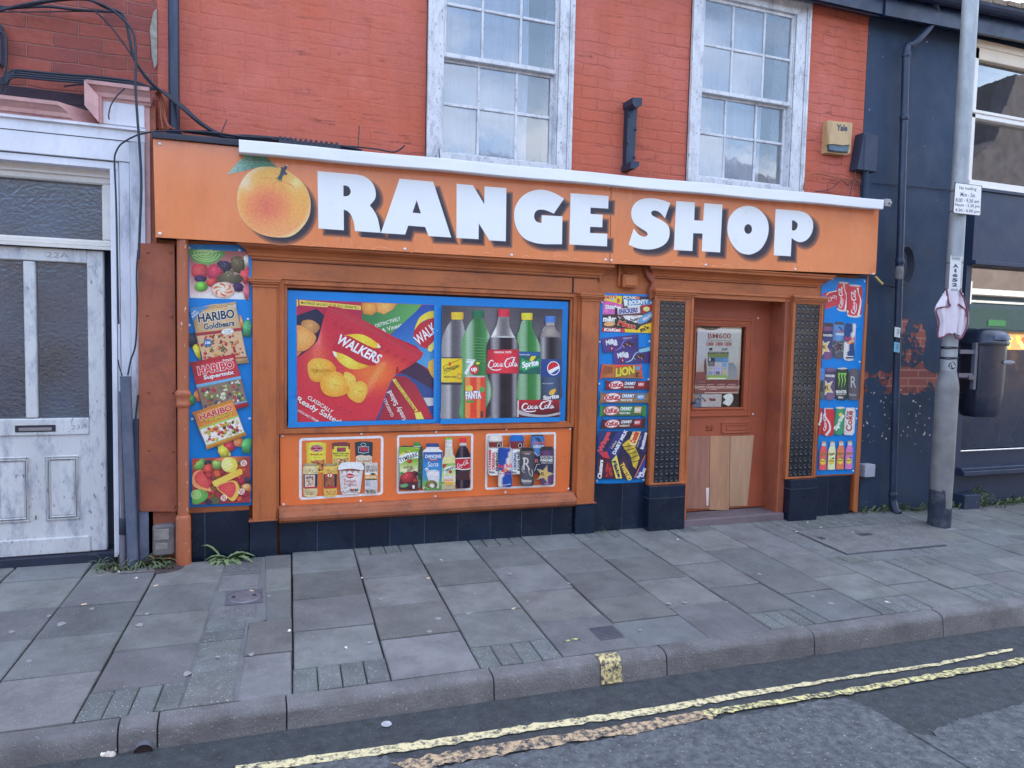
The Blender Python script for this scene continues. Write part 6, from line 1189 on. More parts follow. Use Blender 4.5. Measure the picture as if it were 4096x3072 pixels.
# ---------------- cold drinks poster
YP = -.036
t5 = board('drinks_poster', 'tall blue panel with rows of drink cans and four small bottles right of the door', 'poster',
    [('p8',125,48),('p8',375,58),('p8',300,1350),('p8',43,1362),('p8',97,240),('p8',74,160),('p8',78,98),('p8',112,82)], YP, BLUE)
pr = Print(t5, 't2', YP)
pr.item('printed_can'); pr.poly(spl([(108,315),(200,280),(340,255),(375,270),(378,490),(290,530),(180,565),(160,540),(158,440),(186,410),(188,345),(130,335)],1), lg((170,40,54),(196,64,72),(150,300),(200,540)), step=50); pr.line(spl([(190,335),(240,290),(370,262)],4,False), 14, (232,232,238)); coke(pr, [(370,420),(200,455),(205,345),(365,335)])
def ccan(x0, y0, x1, y1, sk=0, topc=(200,200,206)):
    w_ = x1-x0; pr.item('printed_can'); pr.poly([(x0+w_*.14+sk,y0+14),(x1-w_*.10+sk,y0+16),(x1+sk*.5,y0+90),(x1-w_*.04,y1-80),(x1-w_*.14,y1-6),(x0+w_*.12,y1-20),(x0-4,y1-90),(x0+sk*.5,y0+100)], cyl((192,56,66),x0-40,x1+40,.72,1.08), step=w_/6); pr.poly(ell((x0+x1)/2+sk,y0+18,w_*.38,18,4), topc); pr.poly(spl([(x0+6,y1-60),(x0+w_*.4,y1-26),(x1-w_*.1,y1-46),(x1-w_*.15,y1-10),(x0+w_*.5,y1+4),(x0+w_*.1,y1-16)],2), (206,206,214))
ccan(360,112,575,605,8); pr.line(spl([(480,155),(490,240),(525,340),(520,450),(500,575)],5,False), [26,22,18,12,9,9,10,12,14,16,18,20,22,23,24,25,26,27,28,28,28][:21], (232,232,238)); coke(pr, [(372,555),(395,190),(480,195),(455,560)])
ccan(525,158,788,705,6); pr.line(spl([(708,212),(722,300),(758,420),(745,550),(715,668)],5,False), [30,26,22,16,12,11,12,14,16,18,20,22,24,26,28,30,31,32,33,34,34][:21], (232,232,238)); coke(pr, [(570,655),(605,240),(705,250),(680,660)]); pr.poly(ell(543,608,14,26), (236,238,242))
def scan(key, x0, y0, x1, y1, colf, name='printed_can', sk=0):
    pr.key = key; pr.item(name); w_ = x1-x0; pr.poly([(x0+w_*.16+sk,y0),(x1-w_*.1+sk,y0+4),(x1+sk*.8,y0+50),(x1,y0+120),(x1-sk,y1-50),(x1-w_*.12-sk,y1-6),(x0+w_*.5-sk,y1+6),(x0+w_*.1-sk,y1-10),(x0-sk,y1-55),(x0,y0+120),(x0+sk*.8,y0+50)], colf, step=w_/6)
rp = cyl(lambda x, y: (96,70,110) if (y % 620) < 300 else (70,60,104), 90, 330, .7, 1.3)
scan('t2',135,788,300,1398, cyl(lambda x, y: (92,66,104) if y < 930 or y > 1230 else (44,50,92), 100, 330, .8, 1.25), sk=10); pr.poly([(165,790),(290,800),(298,860),(150,850)], (60,56,64)); pr.txt('ROCKSTAR', 215, 958, 155, 40, (30,34,46), 2, .03); pr.txt('PUNCHED', 212, 1000, 150, 36, (226,230,236), 2, .05); pr.poly([(118,1335),(128,1080),(160,1130),(248,1095),(200,1190),(250,1275),(160,1265)], (224,226,232)); pr.poly([(122,1310),(132,1110),(160,1145),(232,1110),(190,1190),(234,1265),(155,1252)], (206,184,104)); pr.txt('R', 152, 1195, 50, 60, (70,60,50), 0, .02)
scan('t2',300,772,490,1385, cyl(lambda x, y: (70,120,180) if y < 1100 else (60,70,84), 280, 510, .8, 1.2), sk=10); pr.poly([(335,775),(470,780),(485,830),(325,822)], (60,70,80)); pr.poly([(370,850),(420,850),(470,920),(440,930)], (40,80,150)); pr.txt('ROCKSTAR', 410, 935, 140, 44, (160,80,90), 2, .03); pr.txt('SUPERSOURS', 412, 982, 135, 40, (226,232,238), 2, .04); star(392,1190,110,(52,46,60),-100,.85); pr.txt('R', 380, 1195, 60, 50, (120,70,90), 0, .02)
scan('t2',485,798,672,1420, lambda x, y: (206,212,222) if (x > 640-(y-800)*.2 and y < 1110) or (1110 < y and x < 590-(y-1110)*.28) or y > 1385 else (30,66,124), sk=14); pr.txt('Red Bull', 578, 1052, 158, 66, (196,54,60), 2, .03); pr.poly(spl([(520,1120),(575,1088),(640,1125),(590,1140)],3), (214,90,60)); pr.poly(ell(580,1112,18,20), (232,196,120)); pr.line([(480,1345),(640,1352)], 12, (222,226,232))
scan('t3',148,-25,222,440, cyl(lambda x, y: (70,120,190) if y < 150 else (70,90,96), 120, 250, .8, 1.1)); pr.poly([(152,330),(160,180),(205,165),(190,250),(205,325)], (44,54,60))
scan('t3',225,-35,385,450, cyl(lambda x, y: (92,72,104) if y < 20 or y > 300 else (70,60,96), 200, 410, .8, 1.25), sk=6); pr.txt('ROCKSTAR', 308, 45, 150, 38, (34,36,48), 2, .03); pr.txt('PUNCHED', 305, 88, 145, 38, (226,230,236), 2, .05); pr.poly([(222,385),(232,150),(265,205),(350,162),(300,255),(350,342),(265,335)], (224,226,232)); pr.poly([(228,362),(236,180),(265,220),(332,182),(288,255),(334,330),(260,320)], (206,184,104)); pr.txt('R', 255, 268, 56, 60, (70,60,50), 0, .02)
scan('t3',388,-30,578,455, cyl((34,44,46), 360, 600, .8, 1.3), sk=5); pr.poly(ell(488,-22,76,14), (190,196,190)); 
for x in (440,485,528): pr.line(spl([(x+4,44),(x-6,100),(x+6,150),(x-4,210),(x-8,255 if x != 485 else 280)],4,False), [26,24,22,20,18,18,16,16,15,13,12,11,9,8,6,4,3], (130,200,80)); pr.poly([(x-22,50),(x+22,44),(x+16,74),(x-12,70)], (130,200,80))
pr.txt('MONSTER', 472, 328, 160, 50, (232,236,238), 0, .05); pr.txt('ENERGY', 474, 368, 150, 20, (200,206,206), 0, .02); pr.txt('500ml', 462, 412, 72, 32, (232,236,238), 0, .04)
scan('t3',578,-20,748,455, cyl((70,72,82), 560, 770, .7, 1.25), sk=6); pr.txt('R', 655, 180, 80, 170, (180,186,198), 0, .0); pr.txt('Relentless', 645, 370, 105, 40, (150,154,164), 2, .03)
pr.key = 't3'; pr.item('printed_can'); pr.poly([(145,570),(185,575),(190,640),(175,960),(160,980),(125,985),(135,700)], (170,50,56)); pr.txt('Pepper', 162, 735, 200, 46, (232,232,238), -80, .06)
pr.item('printed_can'); pr.poly(spl([(210,580),(350,574),(372,640),(358,960),(330,990),(240,996),(180,960),(180,880),(205,640)],1), cyl((192,44,54),160,400,.75,1.05), step=30); pr.line(spl([(225,585),(230,700),(290,800),(300,900),(240,985)],4,False), [14,16,18,20,22,22,22,24,26,26,28,30,32,34,36,38,40], (214,218,226)); coke(pr, [(185,920),(205,640),(255,650),(240,930)]); pr.poly(rrect(214,572,350,588,6), (190,190,196))
pr.item('printed_can'); pr.poly(spl([(388,575),(526,570),(540,640),(500,950),(470,980),(400,978),(356,940),(360,860),(385,640)],1), cyl((50,128,92),340,560,.75,1.2), step=30); pr.poly(ell(458,570,72,16), (206,212,212)); pr.poly(ell(462,675,28,30), (222,214,80)); pr.txt('Sprite', 445, 790, 265, 84, (232,238,240), -62, .06, .1)
pr.item('printed_can'); pr.poly(spl([(545,568),(672,566),(690,640),(668,950),(640,984),(520,982),(505,950),(530,640)],1), cyl((206,208,218),490,720,.78,1.08), step=30); pr.txt('Coke', 594, 770, 310, 92, (166,34,44), -87, .03); pr.txt('Diet', 560, 668, 105, 40, (50,44,56), -84, .02, .1)
for i, (x, c) in enumerate(((195,(206,80,84)),(325,(216,216,170)),(456,(222,112,76)),(588,(190,110,176)))):
    pr.item('printed_small_bottle'); a = -6+i*-4
    pr.poly(spl([(x-18,1110+a),(x+46,1108+a),(x+48,1150+a),(x+64,1230+a),(x+56,1300+a),(x+52,1480+a),(x+40,1510+a),(x-50,1512+a),(x-60,1490+a),(x-52,1300+a),(x-48,1220+a),(x-20,1150+a)],2), cyl(c,x-80,x+90,.8,1.12), step=24); pr.poly([(x-16,1112+a),(x+44,1110+a),(x+46,1150+a),(x-18,1152+a)], (196,208,222)); pr.poly(ell(x+14,1098+a,34,13), (196,166,90)); pr.txt('Calypso', x+2, 1278+a, 100, 52, (110,90,40), -8, .04, .1, out=(222,190,110)); pr.poly(ell(x,1390+a,42,46), (226,206,80)); pr.poly(ell(x+22,1340+a,20,14,20), (70,130,80) if i != 3 else (60,110,190)); pr.txt('LEMONADE', x, 1380+a, 70, 16, (60,50,40), 0, .04)
pr.done()
for k, x, y in (('t2',821,109),('t2',738,1440),('t3',700,584),('t3',698,733),('t3',649,1521)): screw(t5, k, x, y, YP-.001, .0095)

# ---------------- papers in the door window
YP = YD+.025
t6 = board('vape_poster', 'faded poster with red BM600 lettering taped inside the shop door window', 'poster', [('t4',208,232),('t4',225,205),('t4',300,225),('t4',360,250),('t4',480,252),('t4',560,215),('t4',620,198),('t4',938,205),('t4',925,620),('t4',905,1035),('t4',885,1305),('t4',170,1300),('t4',185,800)], YP, (206,194,190), th=.0008, mat=M_print)
pr = Print(t6, 't4', YP); pr.LAY = .0002
pr.item('printed_header'); pr.poly([(210,240),(360,255),(500,255),(600,215),(930,210),(900,1080),(190,1075),(195,800)], lambda x, y: mixc(mixc((236,230,250),(244,236,240), max(0,min(1,(x-300)/500))), (232,192,182), max(0,min(1,(y-700)/400))), step=90); pr.txt('BM600', 570, 348, 380, 86, (168,82,72), 0, .012); pr.txt('10 New Flavours Arrived!', 565, 422, 415, 34, (160,96,88), 0, .0)
for x in (414,566,712): pr.poly(rrect(x-60,456,x+60,506,10), (170,80,72)); pr.poly(ell(x-36,480,17,17), (226,214,210)); pr.line([(x-8,472),(x+50,472)], 7, (220,196,190)); pr.line([(x-8,490),(x+50,490)], 7, (220,196,190))
pr.poly(spl([(320,780),(345,720),(360,980),(325,970)],2), (120,76,66)); pr.poly([(720,800),(800,790),(860,880),(868,1000),(850,1060),(720,1065)], lg((150,180,206),(196,204,216),(740,800),(850,1060)), step=50); pr.poly([(185,950),(320,940),(360,1070),(190,1080)], (170,96,92))
pr.item('printed_footer'); pr.poly([(192,1075),(890,1075),(880,1296),(178,1296)], (150,78,78)); pr.txt('NEW FLAVOUR', 282, 1108, 125, 16, (226,200,196), 0, .03)
for i, r_ in enumerate(((285,1150),(430,1150),(610,1150),(785,1150),(262,1192),(450,1192),(600,1192),(765,1192),(295,1236),(475,1236))): pr.line([(r_[0]-40,r_[1]),(r_[0]+50,r_[1])], 8, (214,180,178)); pr.poly(ell(r_[0]-58,r_[1],8,8,0,8), (220,196,194))
pr.line([(320,1290),(600,1288),(880,1280)], 12, (206,180,176)); pr.done()
t7 = board('age_check_notice', 'small white and green proof of age notice stuck over the middle of the vape poster', 'notice', [('t4',375,512),('t4',740,512),('t4',712,1085),('t4',350,1080)], YP-.003, (216,222,238), th=.0008, mat=M_print)
pr = Print(t7, 't4', YP-.003); pr.item('printed_content'); pr.poly(rrect(402,545,455,588,3), (70,74,90)); pr.line([(605,560),(710,548),(708,582),(606,594)], 5, (70,110,100), True); pr.txt('PASS', 657, 571, 88, 26, (70,110,100), -5, .05); pr.poly([(380,610),(724,614),(722,646),(378,642)], (34,50,50)); pr.txt('PASS Card Recognition Guide', 550, 628, 310, 20, (226,230,236), 1, .04)
pr.poly([(378,644),(722,648),(720,700),(376,696)], (140,170,80)); pr.poly([(376,698),(720,702),(716,784),(374,780)], (110,170,222)); pr.poly([(386,710),(496,710),(490,850),(384,848)], (46,56,66)); pr.txt('5', 412, 738, 28, 44, (232,236,240), 0, .05)
for k in range(6): pr.line([(395,775+k*12),(478,775+k*12)], 4, (160,166,176))
pr.poly([(625,726),(700,728),(698,776),(624,774)], (70,140,200)); pr.poly([(622,800),(696,802),(694,852),(620,850)], (90,150,206)); pr.poly([(492,864),(602,866),(598,988),(488,986)], (160,164,222)); 
for x in (422,545,652): pr.line([(x-36,880),(x+36,881)], 5, (110,120,120)); pr.line([(x-36,898),(x+30,899)], 4, (140,146,150)); pr.poly([(x-34,932),(x+34,934),(x+32,984),(x-36,982)], random.choice([(90,96,100),(180,170,110),(120,130,180)]))
pr.poly([(366,998),(706,1000),(702,1074),(358,1070)], (120,160,70)); pr.line([(380,1052),(680,1054)], 20, (216,220,224)); pr.done()
t8 = board('flyer', 'white flyer with red vape pictures at the bottom of the door window', 'flyer', [('t4',130,1312),('t4',612,1312),('t4',600,1522),('t4',120,1528)], YP-.001, (206,216,232), th=.0006, mat=M_print)
pr = Print(t8, 't4', YP-.001); pr.item('printed_content'); pr.poly([(132,1316),(275,1316),(268,1524),(124,1526)], (90,140,190)); blobs(pr, [(134,1320),(272,1320),(266,1470),(128,1474)], 60, [(206,120,90),(60,110,170),(170,200,214),(226,206,120),(40,80,140)], 8, 18); pr.poly([(425,1382),(508,1384),(506,1428),(422,1426)], (150,40,60)); pr.poly([(395,1380),(425,1382),(422,1426),(400,1400)], (50,60,80)); pr.poly([(300,1380),(345,1410),(350,1440),(315,1430)], (170,50,60)); pr.poly([(280,1362),(310,1380),(312,1400),(285,1390)], (50,60,80)); pr.done()
mb = MB(); 
p = P('t4',735,1405,YP-.004); vs = [(p.x+a, YP-.004, p.z+b) for a, b in spl([(-.04,.052),(.0,.062),(.03,.05),(.045,.01),(.03,-.03),(.0,-.06),(-.035,-.05),(-.075,-.03),(-.045,.0),(-.075,.03)],3)]
f = MB(); f.prism([(v[0], v[2]) for v in reversed(vs)], YP-.006, YP-.004); o = f.build('paper_bag_face', pm('crumpled_white_plastic', C(190,206,212), .4, .15, 20, .4, 30), None); tag(o, 'small crumpled pale paper cutout stuck beside the flyer in the door window', 'paper')
# house number
for ch, x in (('2',449),('5',476)):
    v, f_, (bw, bh) = textmesh(ch, .03); c = P('p7', x, 948, YD); mb = MB(); hh = .048; ww = hh*bw/bh
    mb.add([(c.x+(a-.5)*ww, YD-.007, c.z+(b-.5)*hh) for a, b in v], f_); 
    m2 = MB(); m2.add([(c.x+(a-.5)*ww*1.16+.002, YD-.003, c.z+(b-.5)*hh*1.1-.002) for a, b in textmesh(ch, .05)[0]], textmesh(ch, .05)[1]); m2.build('number_outline', M_seam_shade, door)
    o = mb.build('door_number', pm('door_number_paint', C(150,76,58), .4), door)
# ================================================================ LEFT NEIGHBOUR (brick house with white door)
LH = thing('brick_house', 'red brick house with a weathered white panelled front door left of the orange shop', 'house', (-2.2,.3,gz(-2.2,.3)))
M_upvc = pm('weathered_white_door', C(184,197,216), .5, .12, 3, .3, 40, .8, (104,116,148), dscale=6, fleck=.45, fleckcol=(96,104,130), fscale=30, stretch=(1.6,1,.6))
M_upvc2 = pm('cream_frame', C(196,204,216), .5, .1, 3, .15, 40, .35, (130,138,160), dscale=6)  # pale cream paint of the transom frame
M_surround = pm('white_painted_surround', C(198,212,240), .55, .08, 2, .2, 30, .3, (140,152,184), dscale=6, stretch=(1.5,1,.6))
M_pink = pm('pink_painted_cornice', C(184,152,162), .6, .12, 4, .35, 30, .5, (120,80,104), dscale=6)
mb = MB(); mb.box(-14,.05,3.02,-.565,.35,5.0); part(mb, 'brick_wall', M_brick, LH)
mb = MB(); mb.box(-14,.05,-.3,-2.9,.35,3.02); part(mb, 'brick_wall', M_brick, LH)
mb = MB(); mb.box(-14,.6,-.3,-.575,8.6,4.95); mb.box(-2.9,.3,2.9,-.6,.6,3.1); mb.box(-.6,.1,-.3,-.565,.6,4.95); mb.box(-2.91,.3,-.3,-2.88,.6,3.1); part(mb, 'inner_walls', M_dark, LH)
roof(LH, -14, -.575)
mb = MB(); mb.prism([(-2.9,3.085),(-.98,3.085),(-.98,3.185),(-2.9,3.185)], .035, .052); part(mb, 'dark_brick_course', M_darkbrick, LH)
mb = MB(); mb.prism([(-.60,3.50),(-.585,3.42),(-.568,3.46),(-.568,3.83),(-.59,3.80),(-.612,3.68),(-.605,3.58)], .035, .07); part(mb, 'mortar_joint', pm('rough_mortar', C(140,146,150), .9, .3, 20, .8, 40, .4), LH)
# cornice, stepping up over the corner block
def crn(z0, h):
    return [(.05,z0),(-.06,z0),(-.065,z0+.12*h),(-.085,z0+.2*h),(-.09,z0+.45*h),(-.12,z0+.7*h),(-.14,z0+.78*h),(-.145,z0+h),(.05,z0+h)]
mb = MB(); mb.prof_x(crn(2.972,.10), -2.9, -.945, .0, r1=-1); mb.prof_x(crn(3.135,.10), -.975, -.60); 
# riser between the two levels
pts = [(-.985,2.99),(-.905,2.972),(-.905,3.235),(-.985,3.235)]; mb.prism([(-.985,3.07),(-.905,2.975),(-.905,3.14),(-.985,3.235)], -.14, .05); mb.prism([(-.905,2.972),(-.893,2.972),(-.893,3.15),(-.905,3.15)], -.10, .05)
part(mb, 'cornice', M_pink, LH)
mb = MB(); mb.box(-.893,-.055,2.985,-.64,.05,3.14, bev=.004); part(mb, 'corner_block', M_surround, LH)
mb = MB(); mb.box(-2.9,-.085,2.955,-.632,.05,2.972); mb.box(-2.9,-.06,2.885,-.64,.05,2.955); mb.box(-2.9,-.052,2.745,-.735,.05,2.882, bev=.003)
part(mb, 'lintel', M_surround, LH)
mb = MB(); mb.box(-2.9,-.051,2.881,-.735,.05,2.886); mb.box(-.736,-.045,2.745,-.7345,.04,2.9); part(mb, 'joint_shadow', M_seam_shade, LH)
mb = MB(); mb.box(-.735,-.058,-.2,-.64,.05,2.885, bev=.003); mb.box(-.80,-.045,-.2,-.737,.05,2.742, bev=.003); mb.box(-.822,-.03,-.2,-.806,.05,2.742)
part(mb, 'door_pilaster', pm('grimy_white_pilaster', C(178,192,220), .6, .14, 3, .3, 30, .8, (104,114,146), dscale=4, stretch=(1.5,1,.4)), LH)
mb = MB(); mb.box(-.742,-.066,-.2,-.636,-.0585,.98); part(mb, 'grimy_lower_casing', pm('grimy_blue_grey', C(92,104,136), .7, .3, 4, .3, 30, .7, (56,66,94), dscale=5), LH)
mb = MB(); mb.box(-.64,-.04,.0,-.61,.05,3.15); part(mb, 'peeling_edge', M_pink, LH)
mb = MB(); mb.box(-2.9,-.035,2.69,-.812,.16,2.738, bev=.003); mb.box(-.858,-.035,.0,-.826,.16,2.69, bev=.003); part(mb, 'door_case', M_surround, LH)
mb = MB(); mb.box(-2.9,.07,2.60,-.858,.16,2.69, bev=.01); mb.box(-2.9,.05,2.645,-.858,.07,2.69); mb.box(-.925,.07,2.215,-.858,.16,2.60, bev=.01); mb.box(-2.9,.06,2.165,-.858,.16,2.215, bev=.012); mb.box(-2.9,.045,2.15,-.858,.07,2.17)
tf = part(mb, 'transom_frame', M_upvc2, LH)
M_obsc = glassmat('obscured_glass', .12, .14, .22, (.5,.55,.65), .006, 45, (.20,.26,.36), .8)
mb = MB(); mb.quad([(-2.9,.115,2.21),(-.92,.115,2.21),(-.92,.115,2.61),(-2.9,.115,2.61)]); mb.build('transom_pane', M_obsc, tf)
mb = MB(); mb.box(-2.9,.25,.0,-.6,.26,2.8); part(mb, 'dim_hall', pm('dim_hall', C(60,74,104), .9, .3, 2), LH)
# door leaf
yd = .09
def leafbox(mb, x0, z0, x1, z1, y=yd, bev=.006): mb.box(x0, y, z0, x1, yd+.06, z1, bev=bev)
mb = MB(); XL = -1.80
leafbox(mb, -1.025,.02,-.925,2.145); leafbox(mb, -1.405,.98,-1.335,2.05); leafbox(mb, XL,2.055,-1.025,2.145); leafbox(mb, XL,.858,-1.025,.975, yd-.004); leafbox(mb, XL,.02,-1.025,.135, yd-.006)
mb.box(XL,yd+.01,.135,-1.025,yd+.055,.858); leafbox(mb, XL-.05,.02,XL,2.145)
for (x0, x1, z0, z1) in ((-1.30,-1.087,.255,.712),(-1.60,-1.388,.255,.712)):
    frame(mb, x0, z0, x1, z1, .014, yd+.001, yd+.012, .004); frame(mb, x0+.018, z0+.018, x1-.018, z1-.018, .012, yd-.002, yd+.012, .004); mb.box(x0+.034,yd+.004,z0+.034,x1-.034,yd+.012,z1-.034,bev=.006)
LD = part(mb, 'front_door', M_upvc, LH)
for (x0, x1) in ((XL,-1.405),(-1.335,-1.025)):
    g = MB(); g.quad([(x0,yd+.03,.975),(x1,yd+.03,.975),(x1,yd+.03,2.055),(x0,yd+.03,2.055)]); g.build('obscured_pane', M_obsc, LD)
mb = MB(); mb.box(-1.468,yd-.009,.884,-1.228,yd-.004,.931,bev=.002); lp = mb.build('letter_slot', pm('slot_dark', C(40,44,58), .5), LD)
mb = MB(); mb.box(-1.445,yd-.013,.892,-1.25,yd-.009,.914,bev=.002); mb.build('flap', pm('slot_flap', C(122,124,140), .4), lp)
mb = MB(); mb.box(-1.36,yd-.001,.27,-1.355,yd+.004,.30); mb.build('chip', M_seam_shade, LD)
mb = MB()
for ch, cx in (('23A',-1.085),): 
    v, f_, (bw, bh) = textmesh(ch, -.02); hh = .030; ww = .10
    mb.add([(cx+(a-.5)*ww, yd-.0052, .915+(b-.5)*hh+.012*(a-.5)) for a, b in v], f_)
v, f_, _b = textmesh('22A', -.02); mb.add([(-1.20+(a-.5)*.13, yd-.0012, 2.10+(b-.5)*.035) for a, b in v], f_)
mb.build('handwritten_number', pm('pencil_grey', C(112,120,142), .8), LD)
mb = MB(); mb.box(XL-.05,.02,-.28,-.86,.3,.015); part(mb, 'threshold', pm('dark_slate_threshold', C(34,42,66), .8, .2, 6), LH)
mb = MB(); mb.box(-2.9,-.05,-.3,XL-.06,.2,2.7); part(mb, 'side_panel', M_surround, LH)

mb = MB(); mb.box(-.718,-.095,-.12,-.694,-.06,.98); mb.box(-.735,-.075,-.12,-.712,-.062,.62); part(mb, 'dark_cable_trunking', pm('trunking_dark', C(44,56,86), .6, .2, 6), LH)
# rusty sheet cover, boxed strip and lower end of the party wall (part of the shop)
mb = MB(); mb.box(-.63,-.03,2.15,-.572,.06,3.15, bev=.003); part(mb, 'corner_board', M_rust)
mb = MB(); mb.slab([P('c2',*p,-.075) for p in ((712,1335),(903,1335),(890,-32),(703,-35))], -.075, .0); sh = part(mb, 'metal_cover_sheet', M_rust)
for a in ((752,332),(874,339),(759,726),(883,727),(762,1021),(884,1027),(890,1311),(718,1327),(755,12),(872,14)): screw(sh, 'c2', *a, -.076, .009, M_rust, 'rivet')
mb = MB(); mb.box(-.69,-.04,-.25,-.46,.02,.315); mb.box(-.69,-.055,-.25,-.655,-.04,.31); part(mb, 'lower_board', M_rust)
mb = MB(); mb.box(-.455,.0,.2,-.38,.03,2.25); part(mb, 'recess_behind_pipe', M_seam_shade)

# ================================================================ RIGHT NEIGHBOUR
RH = thing('navy_house', 'dark navy building with paint peeling off its brick, behind the lamp post', 'building', (9,.3,gz(9,.3)))
def peeled():
    m = pm('peeling_navy_render', C(32,52,82), .7, .22, 1.4, .3, 30, .5, (22,38,70), dscale=1.5)
    n = m.node_tree; N = n.nodes.new; L = n.links.new; b = n.nodes['Principled BSDF']; base = b.inputs['Base Color'].links[0].from_socket
    g = N('ShaderNodeNewGeometry'); sp = N('ShaderNodeSeparateXYZ'); L(g.outputs['Position'], sp.inputs[0]); cb = N('ShaderNodeCombineXYZ'); L(sp.outputs[0], cb.inputs[0]); L(sp.outputs[2], cb.inputs[1])
    t = N('ShaderNodeTexBrick'); t.inputs['Scale'].default_value = 1; t.inputs['Brick Width'].default_value = .27; t.inputs['Row Height'].default_value = .085; t.inputs['Mortar Size'].default_value = .008
    t.inputs['Color1'].default_value = (*C(136,78,72),1); t.inputs['Color2'].default_value = (*C(112,62,64),1); t.inputs['Mortar'].default_value = (*C(150,110,106),1); L(cb.outputs[0], t.inputs['Vector'])
    q = N('ShaderNodeTexNoise'); q.inputs['Scale'].default_value = 3.6; q.inputs['Detail'].default_value = 12; q.inputs['Roughness'].default_value = .72; L(g.outputs['Position'], q.inputs['Vector'])
    def band(z0, z1, x0, x1, k):
        def sm(s, a, b_): 
            r = N('ShaderNodeMapRange'); r.interpolation_type = 'SMOOTHSTEP'; r.inputs[1].default_value = a; r.inputs[2].default_value = b_; L(s, r.inputs[0]); return r.outputs[0]
        def mu(a, b_): 
            r = N('ShaderNodeMath'); r.operation = 'MULTIPLY'; L(a, r.inputs[0]); L(b_, r.inputs[1]); return r.outputs[0]
        v = mu(mu(sm(sp.outputs[2], z0, z0+.12), sm(sp.outputs[2], z1, z1-.12)), mu(sm(sp.outputs[0], x0, x0+.12), sm(sp.outputs[0], x1, x1-.12)))
        r = N('ShaderNodeMath'); r.operation = 'MULTIPLY'; L(v, r.inputs[0]); r.inputs[1].default_value = k; return r.outputs[0]
    def add(a, b_): r = N('ShaderNodeMath'); L(a, r.inputs[0]); L(b_, r.inputs[1]); return r.outputs[0]
    s_ = add(q.outputs[0], add(band(1.02,1.42,5.8,7.2,.30), band(1.15,1.98,6.32,6.90,.30)))
    r = N('ShaderNodeMapRange'); r.inputs[1].default_value = .775; r.inputs[2].default_value = .79; L(s_, r.inputs[0])
    x = N('ShaderNodeMix'); x.data_type = 'RGBA'; L(r.outputs[0], x.inputs[0]); L(base, x.inputs[6]); L(t.outputs[0], x.inputs[7])
    q2 = N('ShaderNodeTexNoise'); q2.inputs['Scale'].default_value = 22; q2.inputs['Detail'].default_value = 4; L(g.outputs['Position'], q2.inputs['Vector'])
    s2 = add(q2.outputs[0], band(.45,1.25,5.9,7.2,.075)); r2 = N('ShaderNodeMapRange'); r2.inputs[1].default_value = .735; r2.inputs[2].default_value = .75; L(s2, r2.inputs[0])
    x2 = N('ShaderNodeMix'); x2.data_type = 'RGBA'; L(r2.outputs[0], x2.inputs[0]); L(x.outputs[2], x2.inputs[6]); x2.inputs[7].default_value = (*C(186,186,190),1); L(x2.outputs[2], b.inputs['Base Color'])
    bp = N('ShaderNodeBump'); bp.invert = True; bp.inputs['Strength'].default_value = .8; bp.inputs['Distance'].default_value = .008; L(r.outputs[0], bp.inputs['Height']); L(b.inputs['Normal'].links[0].from_socket, bp.inputs['Normal']); L(bp.outputs[0], b.inputs['Normal'])
    return m
M_peel = peeled()
M_shopnavy = pm('navy_shopfront_paint', C(36,50,80), .5, .12, 2, .1, 20, .35, (30,46,80))
mb = MB(); xw0, xw1, zw0, zw1 = 7.24, 9.6, 3.36, 4.78
mb.box(5.82,.05,-.4,7.24,.33,5.0); mb.box(7.24,.05,2.55,14,.33,zw0); mb.box(9.6,.05,zw0,14,.33,5.0); mb.box(7.24,.05,zw1,9.6,.33,5.0); mb.box(10.6,.05,-.4,14,.33,2.55)
part(mb, 'rendered_wall', M_peel, RH)
mb = MB(); mb.box(5.83,.9,-.3,14,8.6,4.9); mb.box(5.83,.33,2.6,14,.9,3.3); mb.box(7.0,.33,-.3,7.3,.9,4.9); mb.box(10.6,.33,-.3,10.7,.9,4.9); mb.box(7.2,.33,4.75,10.6,.9,4.9)
part(mb, 'inner_walls', M_dark, RH); roof(RH, 5.825, 14, .03)
mb = MB(); mb.prof_x([(-.15,4.80),(-.11,4.80),(-.11,5.06),(-.15,5.06)], 5.815, 14, .25); mb.prof_x([(-.11,4.82),(.05,4.87),(.05,4.89),(-.11,4.84)], 5.815, 14, .25); part(mb, 'eaves_board', M_gut, RH)
mb = MB(); mb.prof_x([(-.21+.072*math.cos(a), 5.04+.072*math.sin(a)) for a in [math.pi+k*math.pi/8 for k in range(9)]], 5.815, 14, .25)
for x in (6.9,8.05,9.2): mb.prof_x([(-.21+.080*math.cos(a), 5.04+.03*(x-5.8)+.080*math.sin(a)) for a in [math.pi+k*math.pi/8 for k in range(9)]], x, x+.07, .0)
part(mb, 'gutter', M_gut, RH)
mb = MB()     # mossy tile edge
for i in range(34):
    x = 6.2+i*.2; mb.box(x,-.20+rnd(-.01,.01),5.10+.03*(x-5.8),x+.19,.1,5.145+.03*(x-5.8)+rnd(0,.02), (1,1,1))
part(mb, 'eaves_tiles', pm('mossy_tile', C(120,112,104), .9, .5, 9, .8, 30, .9, (30,46,50), dscale=9), RH)
